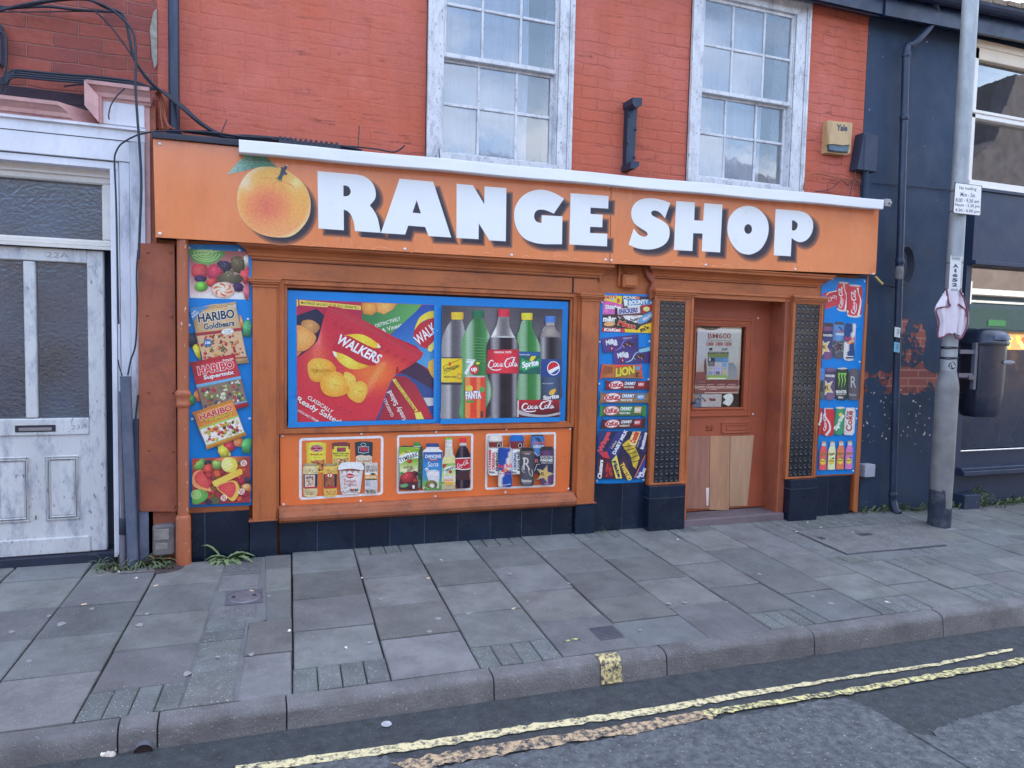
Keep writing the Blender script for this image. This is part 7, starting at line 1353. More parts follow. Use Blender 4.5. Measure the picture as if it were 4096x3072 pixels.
# upstairs window
M_wupvc = pm('white_upvc', C(206,214,226), .35, .05, 3, .05, 20, .2, (150,158,176))
mb = MB(); mb.box(xw0,.0,zw0,xw0+.06,.2,zw1,bev=.006); mb.box(xw0,-.02,3.335,xw1,.2,3.40,bev=.006); mb.box(xw0,-.05,3.30,xw1,.05,3.335,bev=.004); mb.box(xw0,.0,4.05,xw1,.2,4.10,bev=.006); mb.box(xw0,-.01,4.10,xw1,.2,4.135,bev=.006); mb.box(xw1-.06,.0,zw0,xw1,.2,zw1)
wf = part(mb, 'upstairs_window', M_wupvc, RH)
mb = MB(); mb.box(xw0,.0,4.66,xw1,.2,4.80,bev=.006); mb.box(xw0,-.012,4.78,xw1,.2,4.86,bev=.006); mb.build('head_board', pm('cream_upvc', C(196,190,184), .5, .08, 3), wf)
M_mirr = glassmat('reflective_pane', .30, .015, .02, (.5,.55,.62), .004, 2.5, (.5,.5,.55), .12)
for (a, b) in ((3.40,4.05),(4.135,4.66)):
    g = MB(); g.quad([(xw0+.06,.06,a),(xw1-.06,.062,a),(xw1-.06,.06,b),(xw0+.06,.062,b)]); g.build('pane', M_mirr, wf)
mb = MB()      # hanging drape inside
n = 40; vs = []
for i in range(n+1):
    x = 7.75+(xw1-7.75)*i/n; k = .03*math.sin(i*1.1)
    for z in (3.36,4.1,4.7): vs.append((x+(z-3.36)*(.25 if i < 3 else .05)-.12*math.sin((z-3.3)*2.4)*(i<6), .3+k, z))
mb.add(vs, [(i*3+j, i*3+j+1, i*3+4+j, i*3+3+j) for i in range(n) for j in range(2)], smooth=True); mb.build('drape', pm('grey_drape', C(96,98,116), .9, .3, 3, .2, 12, .4, (60,60,76)), wf)
# ground-floor shopfront
mb = MB(); mb.box(7.30,-.06,2.545,14,.05,3.28,bev=.004); mb.box(7.30,-.10,2.50,14,.05,2.545,bev=.004); mb.box(7.28,-.02,-.4,7.36,.2,2.5,bev=.004); mb.box(7.30,-.08,3.28,14,.05,3.31)
part(mb, 'shop_fascia', M_shopnavy, RH)
mb = MB(); mb.box(7.36,.0,-.4,10.6,.2,.22); mb.box(7.30,-.12,.22,10.6,.2,.27,bev=.005); mb.box(7.30,-.09,.27,10.6,.2,.30,bev=.005); mb.box(7.36,.03,.30,10.6,.2,.46); mb.box(7.28,-.16,-.4,7.52,.0,.02,bev=.004)
part(mb, 'stall_riser', M_shopnavy, RH)
mb = MB(); mb.tube([(7.36,.0,.475),(10.6,.0,.475)], .011, 8); mb2 = MB(); mb2.box(7.36,.035,.49,10.6,.045,1.60); part(mb2, 'lower_glass_dark_reflection', pm('dark_reflection_paint', C(24,40,68), .25, .15, 2, .1, 3, .3, (40,60,92)), RH)  # opaque navy panel painted as the dark reflection in the lower glass
part(mb, 'chrome_strip', pm('chrome_strip', C(190,205,226), .2, .05, 5, metal=.8), RH)
mb = MB(); mb.quad([(7.36,.05,.49),(10.6,.05,.49),(10.6,.05,2.50),(7.36,.05,2.50)]); part(mb, 'shop_window_pane', glassmat('shop_glass', .42, .01, .02, (.4,.45,.5)), RH)
mb = MB(); mb.box(7.3,.60,.1,10.6,.62,2.6); part(mb, 'window_backing', pm('shop_interior', C(28,44,70), .9, .2, 2), RH)

# ================================================================ OPPOSITE SIDE OF THE STREET (seen in the glass)
OP = thing('opposite_terrace', 'sunlit brick terrace across the street seen only as reflections in the shop glass', 'building', (8,-12,-.4))
M_op = pm('opposite_render', (.13,.10,.09), .85, .2, 2); M_opd = pm('opposite_dark_fascia', C(24,48,66), .6); M_oprf = pm('opposite_slates', (.07,.07,.09), .8)
yo = -11.2
mb = MB(); mb.prism([(-30,-.6),(15.0,-.6),(15.0,4.6),(-30,4.6)][::1], yo-7, yo); mb.prism([(15.0,-.6),(45,-.6),(45,5.4),(15.0,5.4)], yo-7, yo-.01); mb.build('terrace_wall', M_op, OP); mb = MB(); mb.prism([(21.6,5.3),(22.0,7.6),(23.4,8.6),(24.2,10.9),(33,10.9),(33,5.3)], yo-6, yo-.5); mb.build('tall_gable', pm('opposite_dark_brick', (.05,.045,.05), .9, .4, 3), OP)
mb = MB()
for (a, b, h) in ((-30,3.5,6.3),(3.5,15.0,6.9),(15.0,45,7.6)): mb.prof_x([(yo+.3,4.55 if a<15 else 5.35),(yo-3.5,h),(yo-7.3,4.55),], a, b)
for x in (-6,19,27): mb.box(x,yo-3.9,5.5,x+.9,yo-3.1,8.3)
mb.build('roof', M_oprf, OP)
M_opw = pm('opposite_window_dark', (.03,.035,.045), .2); M_opf = pm('opposite_white_trim', (.5,.5,.48), .6)
mb = MB(); m2 = MB()
for i in range(18):
    x = -22+i*3.1
    if x > 16: continue
    mb.box(x,yo,2.9,x+1.0,yo+.03,4.2); m2.box(x-.08,yo,2.8,x+1.08,yo+.02,4.28); m2.box(x-.08,yo+.031,3.52,x+1.08,yo+.05,3.58); mb.box(x-.3,yo,.4,x+1.4,yo+.03,1.9); m2.box(x-.4,yo,.3,x+1.5,yo+.02,2.0)
mb.build('windows', M_opw, OP); m2.build('window_trim', M_opf, OP)
mb = MB(); mb.box(15.5,yo+.02,2.2,40,yo+.25,3.3); mb.box(15.5,yo+.02,-.6,40,yo+.1,2.2); mb.build('dark_shopfront', M_opd, OP)
mb = MB(); mb.box(15.5,yo+.26,3.32,40,yo+.45,3.5); mb.box(15.5,yo+.25,3.08,40,yo+.30,3.15); mb.box(20.6,yo+.3,3.0,21.3,yo+.6,3.7); mb.box(17.3,yo+.12,1.2,17.5,yo+.16,2.0); mb.box(16.6,yo+.12,1.9,17.5,yo+.16,2.0); mb.tube([(20.4,yo+.35,3.0),(20.1,yo+.3,2.6),(20.0,yo+.3,2.2)], .03, 8); mb.build('white_trim', M_opf, OP)
mb = MB(); mb.box(17.65,yo+.11,.6,18.1,yo+.13,2.0,C(190,120,150)); mb.box(19.9,yo+.11,.8,26,yo+.13,2.2,C(176,140,92)); mb.box(20.2,yo+.26,2.25,26,yo+.28,2.9,C(14,46,50)); mb.box(22.5,yo+.29,2.35,23.3,yo+.30,2.55,C(30,90,56)); mb.box(19.9,yo+.135,.62,26,yo+.14,.84,C(230,226,216))
for i in range(46):
    x, z = rnd(20.1,25.5), rnd(1.3,2.1); r_ = rnd(.12,.3); mb.prism([(x+a, z+b) for a, b in ell(0,0,r_,r_*.55,rnd(0,180),10)], yo+.131+i*.0003, yo+.1305, random.choice([C(226,160,70),C(196,120,60),C(232,190,90),C(150,80,50),C(240,210,140)]))
for dx, c in ((-.38,C(196,40,54)),(.38,C(24,60,140))): mb.prism([(21.7+dx-.28,.86),(21.7+dx+.28,.86),(21.7+dx*.5+.1,1.6),(21.7+dx*.5-.1,1.6)], yo+.15, yo+.147, c)
mb.prism([(21.55,.86),(21.95,.86),(21.9,1.6),(21.6,1.6)], yo+.156, yo+.152, C(196,222,226)); mb.prism([(21.75+a,1.72+b) for a, b in ell(0,0,.13,.18,0,12)], yo+.158, yo+.156, C(60,50,56))
for k in range(4): mb.box(21.6,yo+.16,.98+k*.14,21.9,yo+.161,1.04+k*.14,C(170,40,50))
mb.build('food_pictures', pm('opposite_print', None, .6, .05, 3, attr=True), OP)
for t, x, z, w_, h, c in (('07777 347',18.0,2.72,1.7,.28,C(214,226,230)),('romance',22.7,.72,2.6,.2,C(140,50,50))):
    v, f_, _b = textmesh(t, .02); mb = MB(); mb.add([(x-(a-.5)*w_, yo+.262 if z > 2 else yo+.165, z+(b-.5)*h) for a, b in v], f_, c); mb.build('lettering', MATS['opposite_print'], OP)
# ================================================================ PIPES, CABLES, BOXES
def tubeobj(name, path, r, m, label, cat, group=None, n=8, parent=None, col=(1,1,1)):
    mb = MB(); mb.tube(path, r, n, col); o = mb.build(name, m, parent)
    if parent is None: tag(o, label, cat, group)
    return o
M_bpipe = pm('black_downpipe', C(30,44,74), .4, .2, 4, .1, 30, .5, (62,80,112), dscale=4, stretch=(3,1,.5))
# black downpipe over the shop
x = -.457; t = thing('drainpipe', 'black painted cast iron downpipe running down the salmon wall onto the dark timber ledge', 'drainpipe', (x,-.02,2.97))
mb = MB(); mb.tube([(x,-.02,2.95),(x,-.02,6.0)], .036, 16); mb.build('pipe', M_bpipe, t); mb = MB(); mb.lathe((x,-.02,2.955), [(.038,0),(.050,.02),(.052,.03),(.037,.04)], 16); mb.build('foot_collar', M_bpipe, t)
# rust orange pipe
M_opipe = pm('orange_painted_pipe', C(156,94,68), .5, .14, 4, .25, 30, .6, (124,78,76), dscale=4, stretch=(2,1,.6), fleck=.15, fleckcol=(226,196,190), fscale=30)
x = -.408; t = thing('drainpipe', 'orange painted cast iron downpipe with a collar halfway, left of the sweets poster', 'drainpipe', (x,-.12,gz(x,-.12)))
mb = MB(); mb.tube([(x+.006,-.12,2.26),(x+.004,-.12,1.2),(x,-.12,.25)], .0375, 18); mb.build('pipe', M_opipe, t)
mb = MB(); mb.lathe((x+.003,-.12,1.06), [(.038,0),(.047,.012),(.05,.03),(.044,.04),(.044,.075),(.052,.09),(.052,.11),(.040,.125)], 18); mb.build('collar', M_opipe, t)
mb = MB(); mb.lathe((x,-.12,-.11), [(.05,0),(.052,.02),(.050,.38),(.046,.40),(.038,.405)], 18); mb.build('socket', M_opipe, t)
# right drainpipe
ya = -.06; t = thing('drainpipe', 'tall black downpipe with a swan neck on the navy wall between shop and lamp post', 'drainpipe', (6.36,ya,gz(6.36,0)))
c0 = P('r1',235,1400,ya); c1 = P('c6',489,330,ya); c2 = P('c6',640,150,-.1); c3 = P('c6',650,0,-.16)
mb = MB(); mb.tube([c0+Vector((0,0,-.0)), c0.lerp(c1,.5), c1], .036, 16); mb.build('pipe', M_bpipe, t)
mb = MB(); mb.tube(smoothpath([c1+Vector((0,0,-.02)), c1+Vector((.01,0,.08)), c1.lerp(c2,.25)+Vector((0,-.0,.03)), c1.lerp(c2,.6), c2, c2+Vector((.04,-.02,.12)), c3], 5), .034, 14); mb.build('swan_neck', M_bpipe, t)
for f in (0.0, .135, .45, .61, .98):
    q = c1.lerp(c0, f); mb = MB(); mb.lathe((q.x,q.y,q.z-.03), [(.037,0),(.043,.008),(.043,.05),(.037,.058)], 16); mb.build('pipe_clip', M_bpipe, t)
q = c1.lerp(c0, .45); mb = MB(); mb.lathe((q.x,q.y,q.z-.18), [(.037,0),(.041,.01),(.041,.12),(.037,.13)], 16); mb.build('tape_wrap', pm('weathered_tape', C(104,108,118), .8, .3, 20, .5, 30), t)
mb = MB(); q = c0; mb.tube([q+Vector((0,0,.02)), q+Vector((.003,-.03,-.06)), q+Vector((.006,-.075,-.10))], [.040,.041,.042], 16, cap=False); mb.build('shoe', M_bpipe, t)
mb = MB(); mb.tube([q+Vector((.006,-.072,-.098)), q+Vector((.006,-.070,-.096))], .036, 16); mb.build('outlet_void', M_seam_shade, t)
for a, b, c in ((250,425,(196,212,226)),(247,508,(110,176,214))):
    p = P('r1',a,b,ya-.055); mb = MB(); n = 6; w_ = .078
    vs = [(p.x+w_*i/n+.01, ya-.0535+ .0+ (abs(i/n-.5)**2)*.05, p.z - .10*j - .01*(i/n)) for j in (0,1) for i in range(n+1)]
    mb.add(vs, [(i,n+1+i,n+2+i,i+1) for i in range(n)], C(*c)); 
    for k in range(4): mb.box(p.x+.03,ya-.0548,p.z-.03-k*.014,p.x+.065,ya-.0542,p.z-.024-k*.014,C(90,120,160))
    mb.build('sticker', M_print, t)
# coil of cable
mb = MB(); cc = Vector((6.36,-.03,2.44))
for k in range(6):
    rx, rz_ = .085+.006*k, .165+.006*k; mb.tube([(cc.x+rx*math.cos(a+k*.3)+.004*k, -.01-.007*k, cc.z+rz_*math.sin(a+k*.3)) for a in [i*math.pi/14 for i in range(29)]], .006, 6, cap=False)
M_cable = pm('black_cable', C(30,38,58), .5, .1, 20)
o = mb.build('cable_coil', M_cable, None); tag(o, 'coil of black cable hanging on the navy wall behind the right downpipe', 'cable coil')
# pipes by the white door
x = -.77; t = thing('cable_duct', 'leaning dark grey plastic pipe in the corner between the white door and the rusty sheet', 'pipe', (-.73,-.10,gz(-.73,-.1)))
mb = MB(); mb.prof_z([(-.80,-.14),(-.735,-.14),(-.735,-.08),(-.80,-.08)], 0, 1); vs = []
mb = MB(); a, b = P('c2',640,645,-.11), P('c2',680,1612,-.13); mb.tube([b, a], [.036,.034], 14, cap=True); mb.build('pipe', pm('grey_plastic_pipe', C(72,88,118), .45, .15, 4, .1, 30, .5, (110,112,140), dscale=3), t)
t = thing('cable_duct', 'short upright grey pipe with a dark joint, beside the leaning pipe by the white door', 'pipe', (-.79,-.10,gz(-.79,-.1)))
mb = MB(); a, b = P('c2',630,1380,-.10), P('c2',626,1618,-.11); mb.tube([b, a+Vector((0,0,.0))], .024, 12); mb.tube([a, a+Vector((-.01,0,.9))], .016, 10); mb.build('pipe', pm('faded_pipe', C(92,96,120), .5, .2, 6, .1, 30, .5, (120,110,130), dscale=4), t)
mb = MB(); mb.lathe((a.x,a.y,a.z-.10), [(.026,0),(.029,.005),(.029,.11),(.026,.115)], 14); mb.build('joint', M_cable, t)
mb = MB(); mb.box(-.608,-.115,.005,-.462,-.04,.225,bev=.012); o = mb.build('meter_box', pm('old_grey_box', C(96,98,108), .8, .3, 8, .5, 20, .7, (66,74,92), dscale=6), None); tag(o, 'dirty grey utility box low on the wall left of the orange downpipe', 'utility box')
mb = MB(); mb.box(-.60,-.118,.12,-.50,-.112,.20,bev=.004); mb.box(-.59,-.118,.05,-.51,-.112,.10,bev=.004); mb.build('worn_patch', pm('worn_grey', C(122,124,132), .8, .3, 14), o)

# cables
def cab(name, k, pts, y, r, label, m=None, sub=6, group='black cables strung across the brick wall', col=(1,1,1), y2=None):
    q = [P(k, a, b, y if y2 is None else y+(y2-y)*i/(len(pts)-1)) for i, (a, b) in enumerate(pts)]
    return tubeobj(name, smoothpath(q, sub), r, m or M_cable, label, 'cable', group, 7)
cab('cable','c1',[(-40,35),(80,50),(300,42),(480,62),(600,70),(780,78)],-.02,.009,'lower of the black cables running across the top left brickwork to the bundle bend')
cab('cable','c1',[(-40,78),(150,30),(330,2),(500,-12),(640,20),(740,75),(830,160),(870,240),(880,400),(878,560),(890,760),(905,960),(915,1200),(905,1500),(898,1680)],-.16,.0085,'thick black cable arcing over the brick wall and dropping past the white door surround')
cab('cable','c1',[(-40,60),(140,45),(340,5),(560,-5),(690,50),(790,90),(830,200),(850,310),(880,400),(960,520),(1060,600),(1160,680),(1260,760),(1390,850),(1500,878),(1620,880),(1900,905)],-.12,.010,'thick black cable looping down from the top left, crossing the downpipe to the sign')
cab('cable','c1',[(615,72),(700,150),(800,280),(860,370),(900,430),(990,540),(1080,620),(1200,720),(1330,820),(1440,880),(1520,890)],-.135,.006,'thin black cable cutting diagonally down from the cable clip to the timber ledge')
cab('cable','c1',[(-40,77),(200,77),(420,75),(615,72),(720,78)],-.015,.004,'thinnest cable, running straight across the top left brickwork')
for j, (dy, r_) in enumerate(((0,.009),(16,.008),(30,.008),(44,.007))):
    cab('cable','c1',[(-30,520+dy*.3),(30,500+dy),(60,470+dy),(110,455+dy),(270,470+dy),(450,485+dy),(600,495+dy),(740,510+dy),(860,528+dy*.8),(960,560+dy*.4),(1040,585),(1110,625+dy*.3),(1200,700+dy*.5),(1300,790+dy*.4),(1400,862),(1500,885),(1560+dy*3,896)],-.08-.012*j,r_,('top','second','third','lowest')[j]+' cable of the clipped bundle crossing the middle of the brick wall')
cab('cable','c1',[(415,558),(520,548),(680,552),(760,556)],-.01,.006,'loose cut cable end lying above the pink cornice')
cab('cable','c1',[(810,572),(760,620),(720,680),(705,740),(707,775)],-.16,.0045,'thin cable drooping over the white corner block',)
cab('cable','c1',[(1390,852),(1200,848),(1060,848),(980,855),(880,880),(790,930),(752,985),(742,1050),(750,1250),(757,1500),(762,1800),(770,2100)],-.10,.006,'black cable that leaves the sign ledge, loops left and runs down the white door surround')
cab('cable','c2',[(705,0),(697,120),(700,300),(692,480),(668,560),(652,640)],-.11,.006,'black cable end dropping from the door surround into the leaning grey pipe')
cab('cable','c2',[(602,560),(610,600),(624,642)],-.1,.0045,'short wire entering the top of the leaning grey pipe')
cab('cable','c2',[(705,740),(690,900),(698,1020),(706,1150)],-.085,.006,'black cable along the left edge of the rusty metal sheet')
cab('cable','c1',[(5,205),(35,235),(40,320),(38,430),(15,520),(-20,530)],-.03,.008,'thick cable bending round the grey box at the left edge of the brick wall')
cab('cable','c1',[(100,460),(60,520),(40,590),(0,640)],-.10,.006,'cable dropping from the bundle to the dark brick course')
for pts in ([(1020,590),(1045,640),(1050,700),(1075,790),(1100,835)],[(1010,600),(1035,660),(1045,760),(1055,835)],[(1035,590),(1065,700),(1085,800),(1130,840)]):
    q = [P('c1',a,b,-.06) for a, b in pts]; o = tubeobj('cable', smoothpath(q,5), .008, M_rust, 'orange painted cables bunched in the corner above the sign', 'cable', 'orange painted cables')
mb = MB()
for i in range(12):
    q = P('c3', 765+i*38, 118+i*4.2, -.15); mb.box(q.x,-.17,q.z-.028,q.x+.018,-.12,q.z+.03); mb.box(q.x,-.165,q.z-.02,q.x+.036,-.125,q.z+.012)
o = mb.build('cable_sleeve', M_cable, None); tag(o, 'ribbed black cable sleeve lying on the ledge behind the white trough', 'cable sleeve')
for j, dy in enumerate((0,12,24)):
    cab('cable','c3',[(60,42+dy*.3),(300,58+dy),(500,85+dy*.8),(700,95+dy),(770,112+dy*.5),(1200,150+dy),(1380,185)],-.14+.012*j,.0065,('upper','middle','lower')[j]+' cable lying along the ledge behind the white trough')
cab('cable','c3',[(1200,150),(1380,165),(1500,180),(1620,198),(1695,152)],-.1,.006,'dusty cable end curling up the wall left of the first window')
for k, a, b, l in (('c1',(1471,776),(1436,856),'bent nail leaning at the left end of the ledge'),('c3',(1359,5),(1349,180),'tall thin spike standing on the ledge between downpipe and first window'),('c4',(322,1235),(330,1320),'short spike at the left foot of the first sash window'),('c5',(1884,1265),(1840,1448),'thin rod leaning against the wall under the alarm box')):
    tubeobj('spike', [P(k,*a,-.06), P(k,*b,-.10)], .004, M_cable, l, 'spike', None, 6)
M_grey = pm('grey_box_plastic', C(62,76,106), .6, .12, 4, .05, 20, .3)
mb = MB(); mb.box(-1.53,-.03,3.30,-1.475,.05,3.56,bev=.006); o = mb.build('junction_box', M_grey, None); tag(o, 'grey blue cable box at the left edge of the brick wall', 'junction box')
mb = MB(); mb.prism([(5.66,3.34),(5.80,3.335),(5.79,3.70),(5.72,3.70)][::1], -.06, .05); mb.box(5.73,-.07,3.33,5.90,.05,3.69,bev=.008)
o = mb.build('junction_box', pm('dark_box_plastic', C(40,52,80), .6, .12, 4), None); tag(o, 'large grey cable box on the corner where the salmon and navy walls meet', 'junction box')
tubeobj('cable_entry', [(5.80,-.03,3.34),(5.80,-.03,3.05)], .03, M_navy, '', 'x', parent=o)
for a, l in ((((1500,1400),(1520,1320),(1580,1278),(1700,1300),(1800,1320),(1920,1335)),'rust coloured cable looping right of the second sash window'),(((1590,1412),(1700,1395),(1780,1330),(1830,1365),(1880,1320),(1935,1420)),'thin wire wandering along the wall under the alarm box'),(((1905,1310),(1930,1380),(1935,1440)),'short frayed wire at the wall corner above the sign end')):
    cab('wire','c5',a,.0,.007 if 'rust' in l else .004,l,M_rust if 'rust' in l else M_cable,5,'wires by the wall corner')
cab('wire','r1',[(145,150),(175,185),(240,205),(297,212)],-.02,.006,'black wire stapled to the navy wall right of the sign end',None,5,None)
tubeobj('wire_end', [P('r1',142,148,-.05),P('r1',160,170,-.05),P('r1',180,188,-.05)], .012, pm('yellowed_sleeve', C(186,172,110), .6), 'yellowed cable sleeve poking out below the right end of the sign', 'cable', None, 8)
cab('wire','c6',[(290,1105),(480,1118),(600,1130),(770,1145)],.03,.005,'thin dark wire crossing the navy wall to the lamp post sign',None,5,None)
# junction box between the cornices
mb = MB(); a, b = P('t5',330,285,-.06), P('t5',540,490,-.06); mb.box(a.x,-.085,b.z,b.x,-.02,a.z,bev=.008); mb.box(a.x+.015,-.095,b.z+.015,b.x-.015,-.085,a.z-.015,bev=.006); mb.box(a.x-.03,-.05,b.z+.01,a.x-.012,-.02,a.z+.06)
o = mb.build('junction_box', M_timber, None); tag(o, 'orange painted cable box on the wall between the two shopfront cornices', 'junction box')
mb = MB(); mb.tube([(a.x-.02,-.03,a.z+.1),(a.x-.02,-.04,a.z-.02)], .01, 8); mb.tube([(a.x+.02,-.04,a.z+.09),(a.x+.06,-.05,a.z+.01),(b.x-.02,-.05,a.z+.03)], .008, 8); mb.build('entry_cable', M_timber, o)
mb = MB(); mb.prism([(3.30,2.26),(3.405,2.26),(3.405,2.0),(3.37,1.97),(3.355,2.05),(3.385,2.12),(3.33,2.17)], -.075, -.02); part(mb, 'corbel', M_rust)
mb = MB(); mb.prism([(2.86,2.26),(2.95,2.26),(2.93,2.21),(2.885,2.15),(2.87,2.10)], -.07, -.02); part(mb, 'corbel', M_timber)
# alarm box
t = thing('alarm_box', 'yellowed burglar alarm box with a blue grey strobe lens, right of the second sash window', 'alarm box', (5.45,0,3.47))
A = [P('c5',*p,0) for p in ((1672,892),(1850,910),(1835,1130),(1800,1145),(1658,1128))]
mb = MB(); ya = -.02; mb.slab([A[4],A[3],A[2],A[1],A[0]], -.02, .05)
F_ = [P('c5',*p,-.07) for p in ((1715,900),(1822,912),(1840,1065),(1790,1072),(1735,1062),(1690,1062))]
O_ = [P('c5',*p,-.02) for p in ((1672,892),(1850,910),(1842,1075),(1790,1080),(1735,1080),(1662,1070))]
mb.add(F_+O_, [(5,4,3,2,1,0)]+[(i,(i+1)%6,6+(i+1)%6,6+i) for i in range(6)]); mb.build('cover', pm('yellowed_plastic', C(172,154,122), .5, .12, 4, .05, 20, .4, (120,100,90), dscale=4), t)
F_ = [P('c5',*p,-.055) for p in ((1690,1066),(1740,1058),(1800,1066),(1832,1072),(1822,1118),(1740,1112),(1692,1100))]; O_ = [P('c5',*p,-.018) for p in ((1672,1068),(1740,1055),(1800,1060),(1838,1078),(1826,1132),(1740,1125),(1674,1118))]
mb = MB(); mb.add(F_+O_, [(6,5,4,3,2,1,0)]+[(i,(i+1)%7,7+(i+1)%7,7+i) for i in range(7)]); mb.build('strobe_lens', pm('strobe_lens_blue_grey', C(70,98,122), .25), t)
pr = Print(t, 'c5', -.071); pr.item('lettering', M_paint); pr.txt('Yale', 1784, 942, 82, 48, (46,50,70), 4, .05); pr.done()
# steel bracket
t = thing('wall_bracket', 'dark navy steel bracket bolted upright on the salmon wall between the two sash windows', 'bracket', (3.2,0,3.1)); M_br = pm('navy_steel', C(26,44,72), .5, .2, 8, .2, 40)
mb = MB(); mb.slab([P('c5',*p,-.02) for p in ((192,1245),(250,1250),(277,780),(208,775))], -.02, .05); mb.build('back_plate', M_br, t)
for pts in (((242,718),(312,722),(308,778),(262,790),(240,762)),((230,1190),(290,1190),(288,1222),(262,1245),(225,1240))):
    mb = MB(); mb.slab([P('c5',*p,-.12) for p in reversed(pts)], -.12, .05); mb.build('arm_stub', M_br, t)
mb = MB(); 
for a in ((217,855),(262,955),(205,1055),(252,1160)): q = P('c5',*a,-.02); mb.lathe((0,0,0), [(.012,0),(.012,.008),(.004,.012)], 8); 
mb2 = MB()
for a in ((217,855),(262,955),(205,1055),(252,1160)):
    q = P('c5',*a,-.02); b_ = MB(); b_.lathe((0,0,0), [(.012,0),(.012,.008),(.004,.012)], 8); mb2.add([(q.x+v[0],-.021-v[2],q.z+v[1]) for v in b_.v], b_.f)
mb2.build('bolt_heads', M_br, t)
# small grey box low on the navy wall
mb = MB(); mb.box(5.985,-.045,.255,6.12,.05,.385,bev=.006); o = mb.build('outlet_cover', pm('pale_grey_plastic', C(150,162,190), .5, .08, 8), None); tag(o, 'small pale grey box low on the navy wall right of the drinks poster', 'utility box'); 
mb = MB(); mb.tube([(6.0,.03,.255),(5.99,.03,-.1)], .008, 6); mb.build('conduit', M_navy, o)
# orange edge batten at the right end of the shopfront
mb = MB(); mb.slab([P('p8',*p,-.05) for p in ((285,1600),(315,1612),(385,230),(372,210))], -.05, .04); part(mb, 'edge_batten', M_timber_v); mb = MB(); mb.box(5.875,-.045,1.95,5.89,.04,2.3); part(mb, 'edge_batten', M_timber_v)

# ================================================================ LAMP POST, PLATE, TAG, CLOTH, BIN
PX, PY = 6.43, -.553; zb = gz(PX, PY)
M_galv = pm('galvanised_steel', C(136,150,168), .55, .16, 5, .15, 25, .45, (176,186,204), metal=.25, dscale=8, stretch=(1.5,1,.6))
M_galv2 = pm('galvanised_base', C(118,126,138), .6, .22, 4, .25, 25, .55, (96,104,124), metal=.2, dscale=5)
t = thing('lamp_post', 'tall galvanised lamp post with a black stained base standing right of the shop', 'lamp post', (PX,PY,zb))
mb = MB(); mb.lathe((PX,PY,0), [(.071,1.38),(.071,2.6),(.071,3.6),(.070,4.6),(.069,7.5)], 32); mb.build('column', M_galv, t)
mb = MB(); mb.lathe((PX,PY,0), [(.100,zb-.02),(.100,.2),(.102,.35),(.102,1.20),(.100,1.24),(.094,1.28),(.082,1.33),(.073,1.38),(.071,1.385)], 32); mb.build('base_compartment', M_galv2, t)
mb = MB(); rs = []
n = 48; vs = []
for k in range(n+1):
    a = 2*math.pi*k/n; top = .16+.03*noise.noise(Vector((math.cos(a)*1.6,math.sin(a)*1.6,2)))+.015*noise.noise(Vector((math.cos(a)*6,math.sin(a)*6,7))) - (.17 if (math.cos(a-R(-62)) > .55) else 0)
    vs += [(PX+.1033*math.cos(a),PY+.1033*math.sin(a),zb+.0),(PX+.1033*math.cos(a),PY+.1033*math.sin(a),top+.05)]
mb.add(vs, [(2*k,2*k+2,2*k+3,2*k+1) for k in range(n)], smooth=True); mb.build('black_stain_band', pm('black_tar_paint', C(34,46,70), .6, .3, 8, .3, 40, .6, (104,110,128), dscale=6), t)
for k, z in enumerate((1.60,1.50)):
    mb = MB(); mb.tube([(PX+.074*math.cos(a),PY+.074*math.sin(a),z+.004*math.sin(3*a)) for a in [i*math.pi/12 for i in range(25)]], .006, 6, cap=False); mb.tube([(PX+.074*math.cos(a),PY+.074*math.sin(a),z+.012) for a in [i*math.pi/12 for i in range(25)]], .005, 6, cap=False); mb.build('cable_tie', M_cable, t)
p = P("r1",527,640,PY-.1); p.x = PX-.028; mb = MB(); mb.add([(p.x+.030*math.cos(a), PY-math.sqrt(max(0,.0715**2-(p.x+.030*math.cos(a)-PX)**2))-.001, p.z+.037*math.sin(a)) for a in [i*math.pi/10 for i in range(20)]], [tuple(range(20))], C(30,44,66)); mb.add([(p.x+s_*.022, PY-math.sqrt(max(0,.0715**2-(p.x+s_*.022-PX)**2))-.0025, p.z+dz-.007*s_) for s_, dz in ((-1,-.006),(1,-.006),(1,.007),(-1,.007))], [(0,1,2,3)], C(196,206,220)); mb.build('round_sticker', M_print, t)
# sign plate
ys = PY-.095; A = [P('c6',*p,ys) for p in ((785,1100),(948,1121),(940,1304),(772,1286))]
t = thing('loading_sign', 'small white no loading sign with black lettering strapped to the lamp post', 'sign', ((A[2].x+A[3].x)/2,ys,A[3].z))
pr = Print(t, 'c6', ys); mb = MB(); mb.slab(list(reversed(A)), ys, ys+.004, C(40,44,60)); mb.build('plate', M_print, t)
pr.item('sign_face'); pr.poly(rrect_q := [bil([(785,1100),(948,1121),(940,1304),(772,1286)], u, v) for u, v in rrect(.02,.018,.98,.982,.05)], (214,226,244)); 
for tx, y, w_ in (('No loading',1140,104),('Mon - Sat',1176,88),('8.00 - 9.30 am',1211,142),('Noon - 2.30 pm',1242,148),('4.30 - 6.00 pm',1274,146)): pr.txt(tx, 862 if y<1200 else 859, y, w_, 25 if tx[0] in 'NM' else 23, (30,36,52), 4.5, .008)
pr.done(); mb = MB(); mb.box(PX-.07,ys+.004,A[3].z+.03,PX+.07,ys+.03,A[3].z+.06); mb.box(PX-.07,ys+.004,A[0].z-.06,PX+.07,ys+.03,A[0].z-.03)
for z in (A[3].z+.045, A[0].z-.045): mb.tube([(PX+.074*math.cos(a),PY+.074*math.sin(a),z) for a in [i*math.pi/12 for i in range(25)]], .008, 6, cap=False)
mb.build('clamp', M_galv2, t)
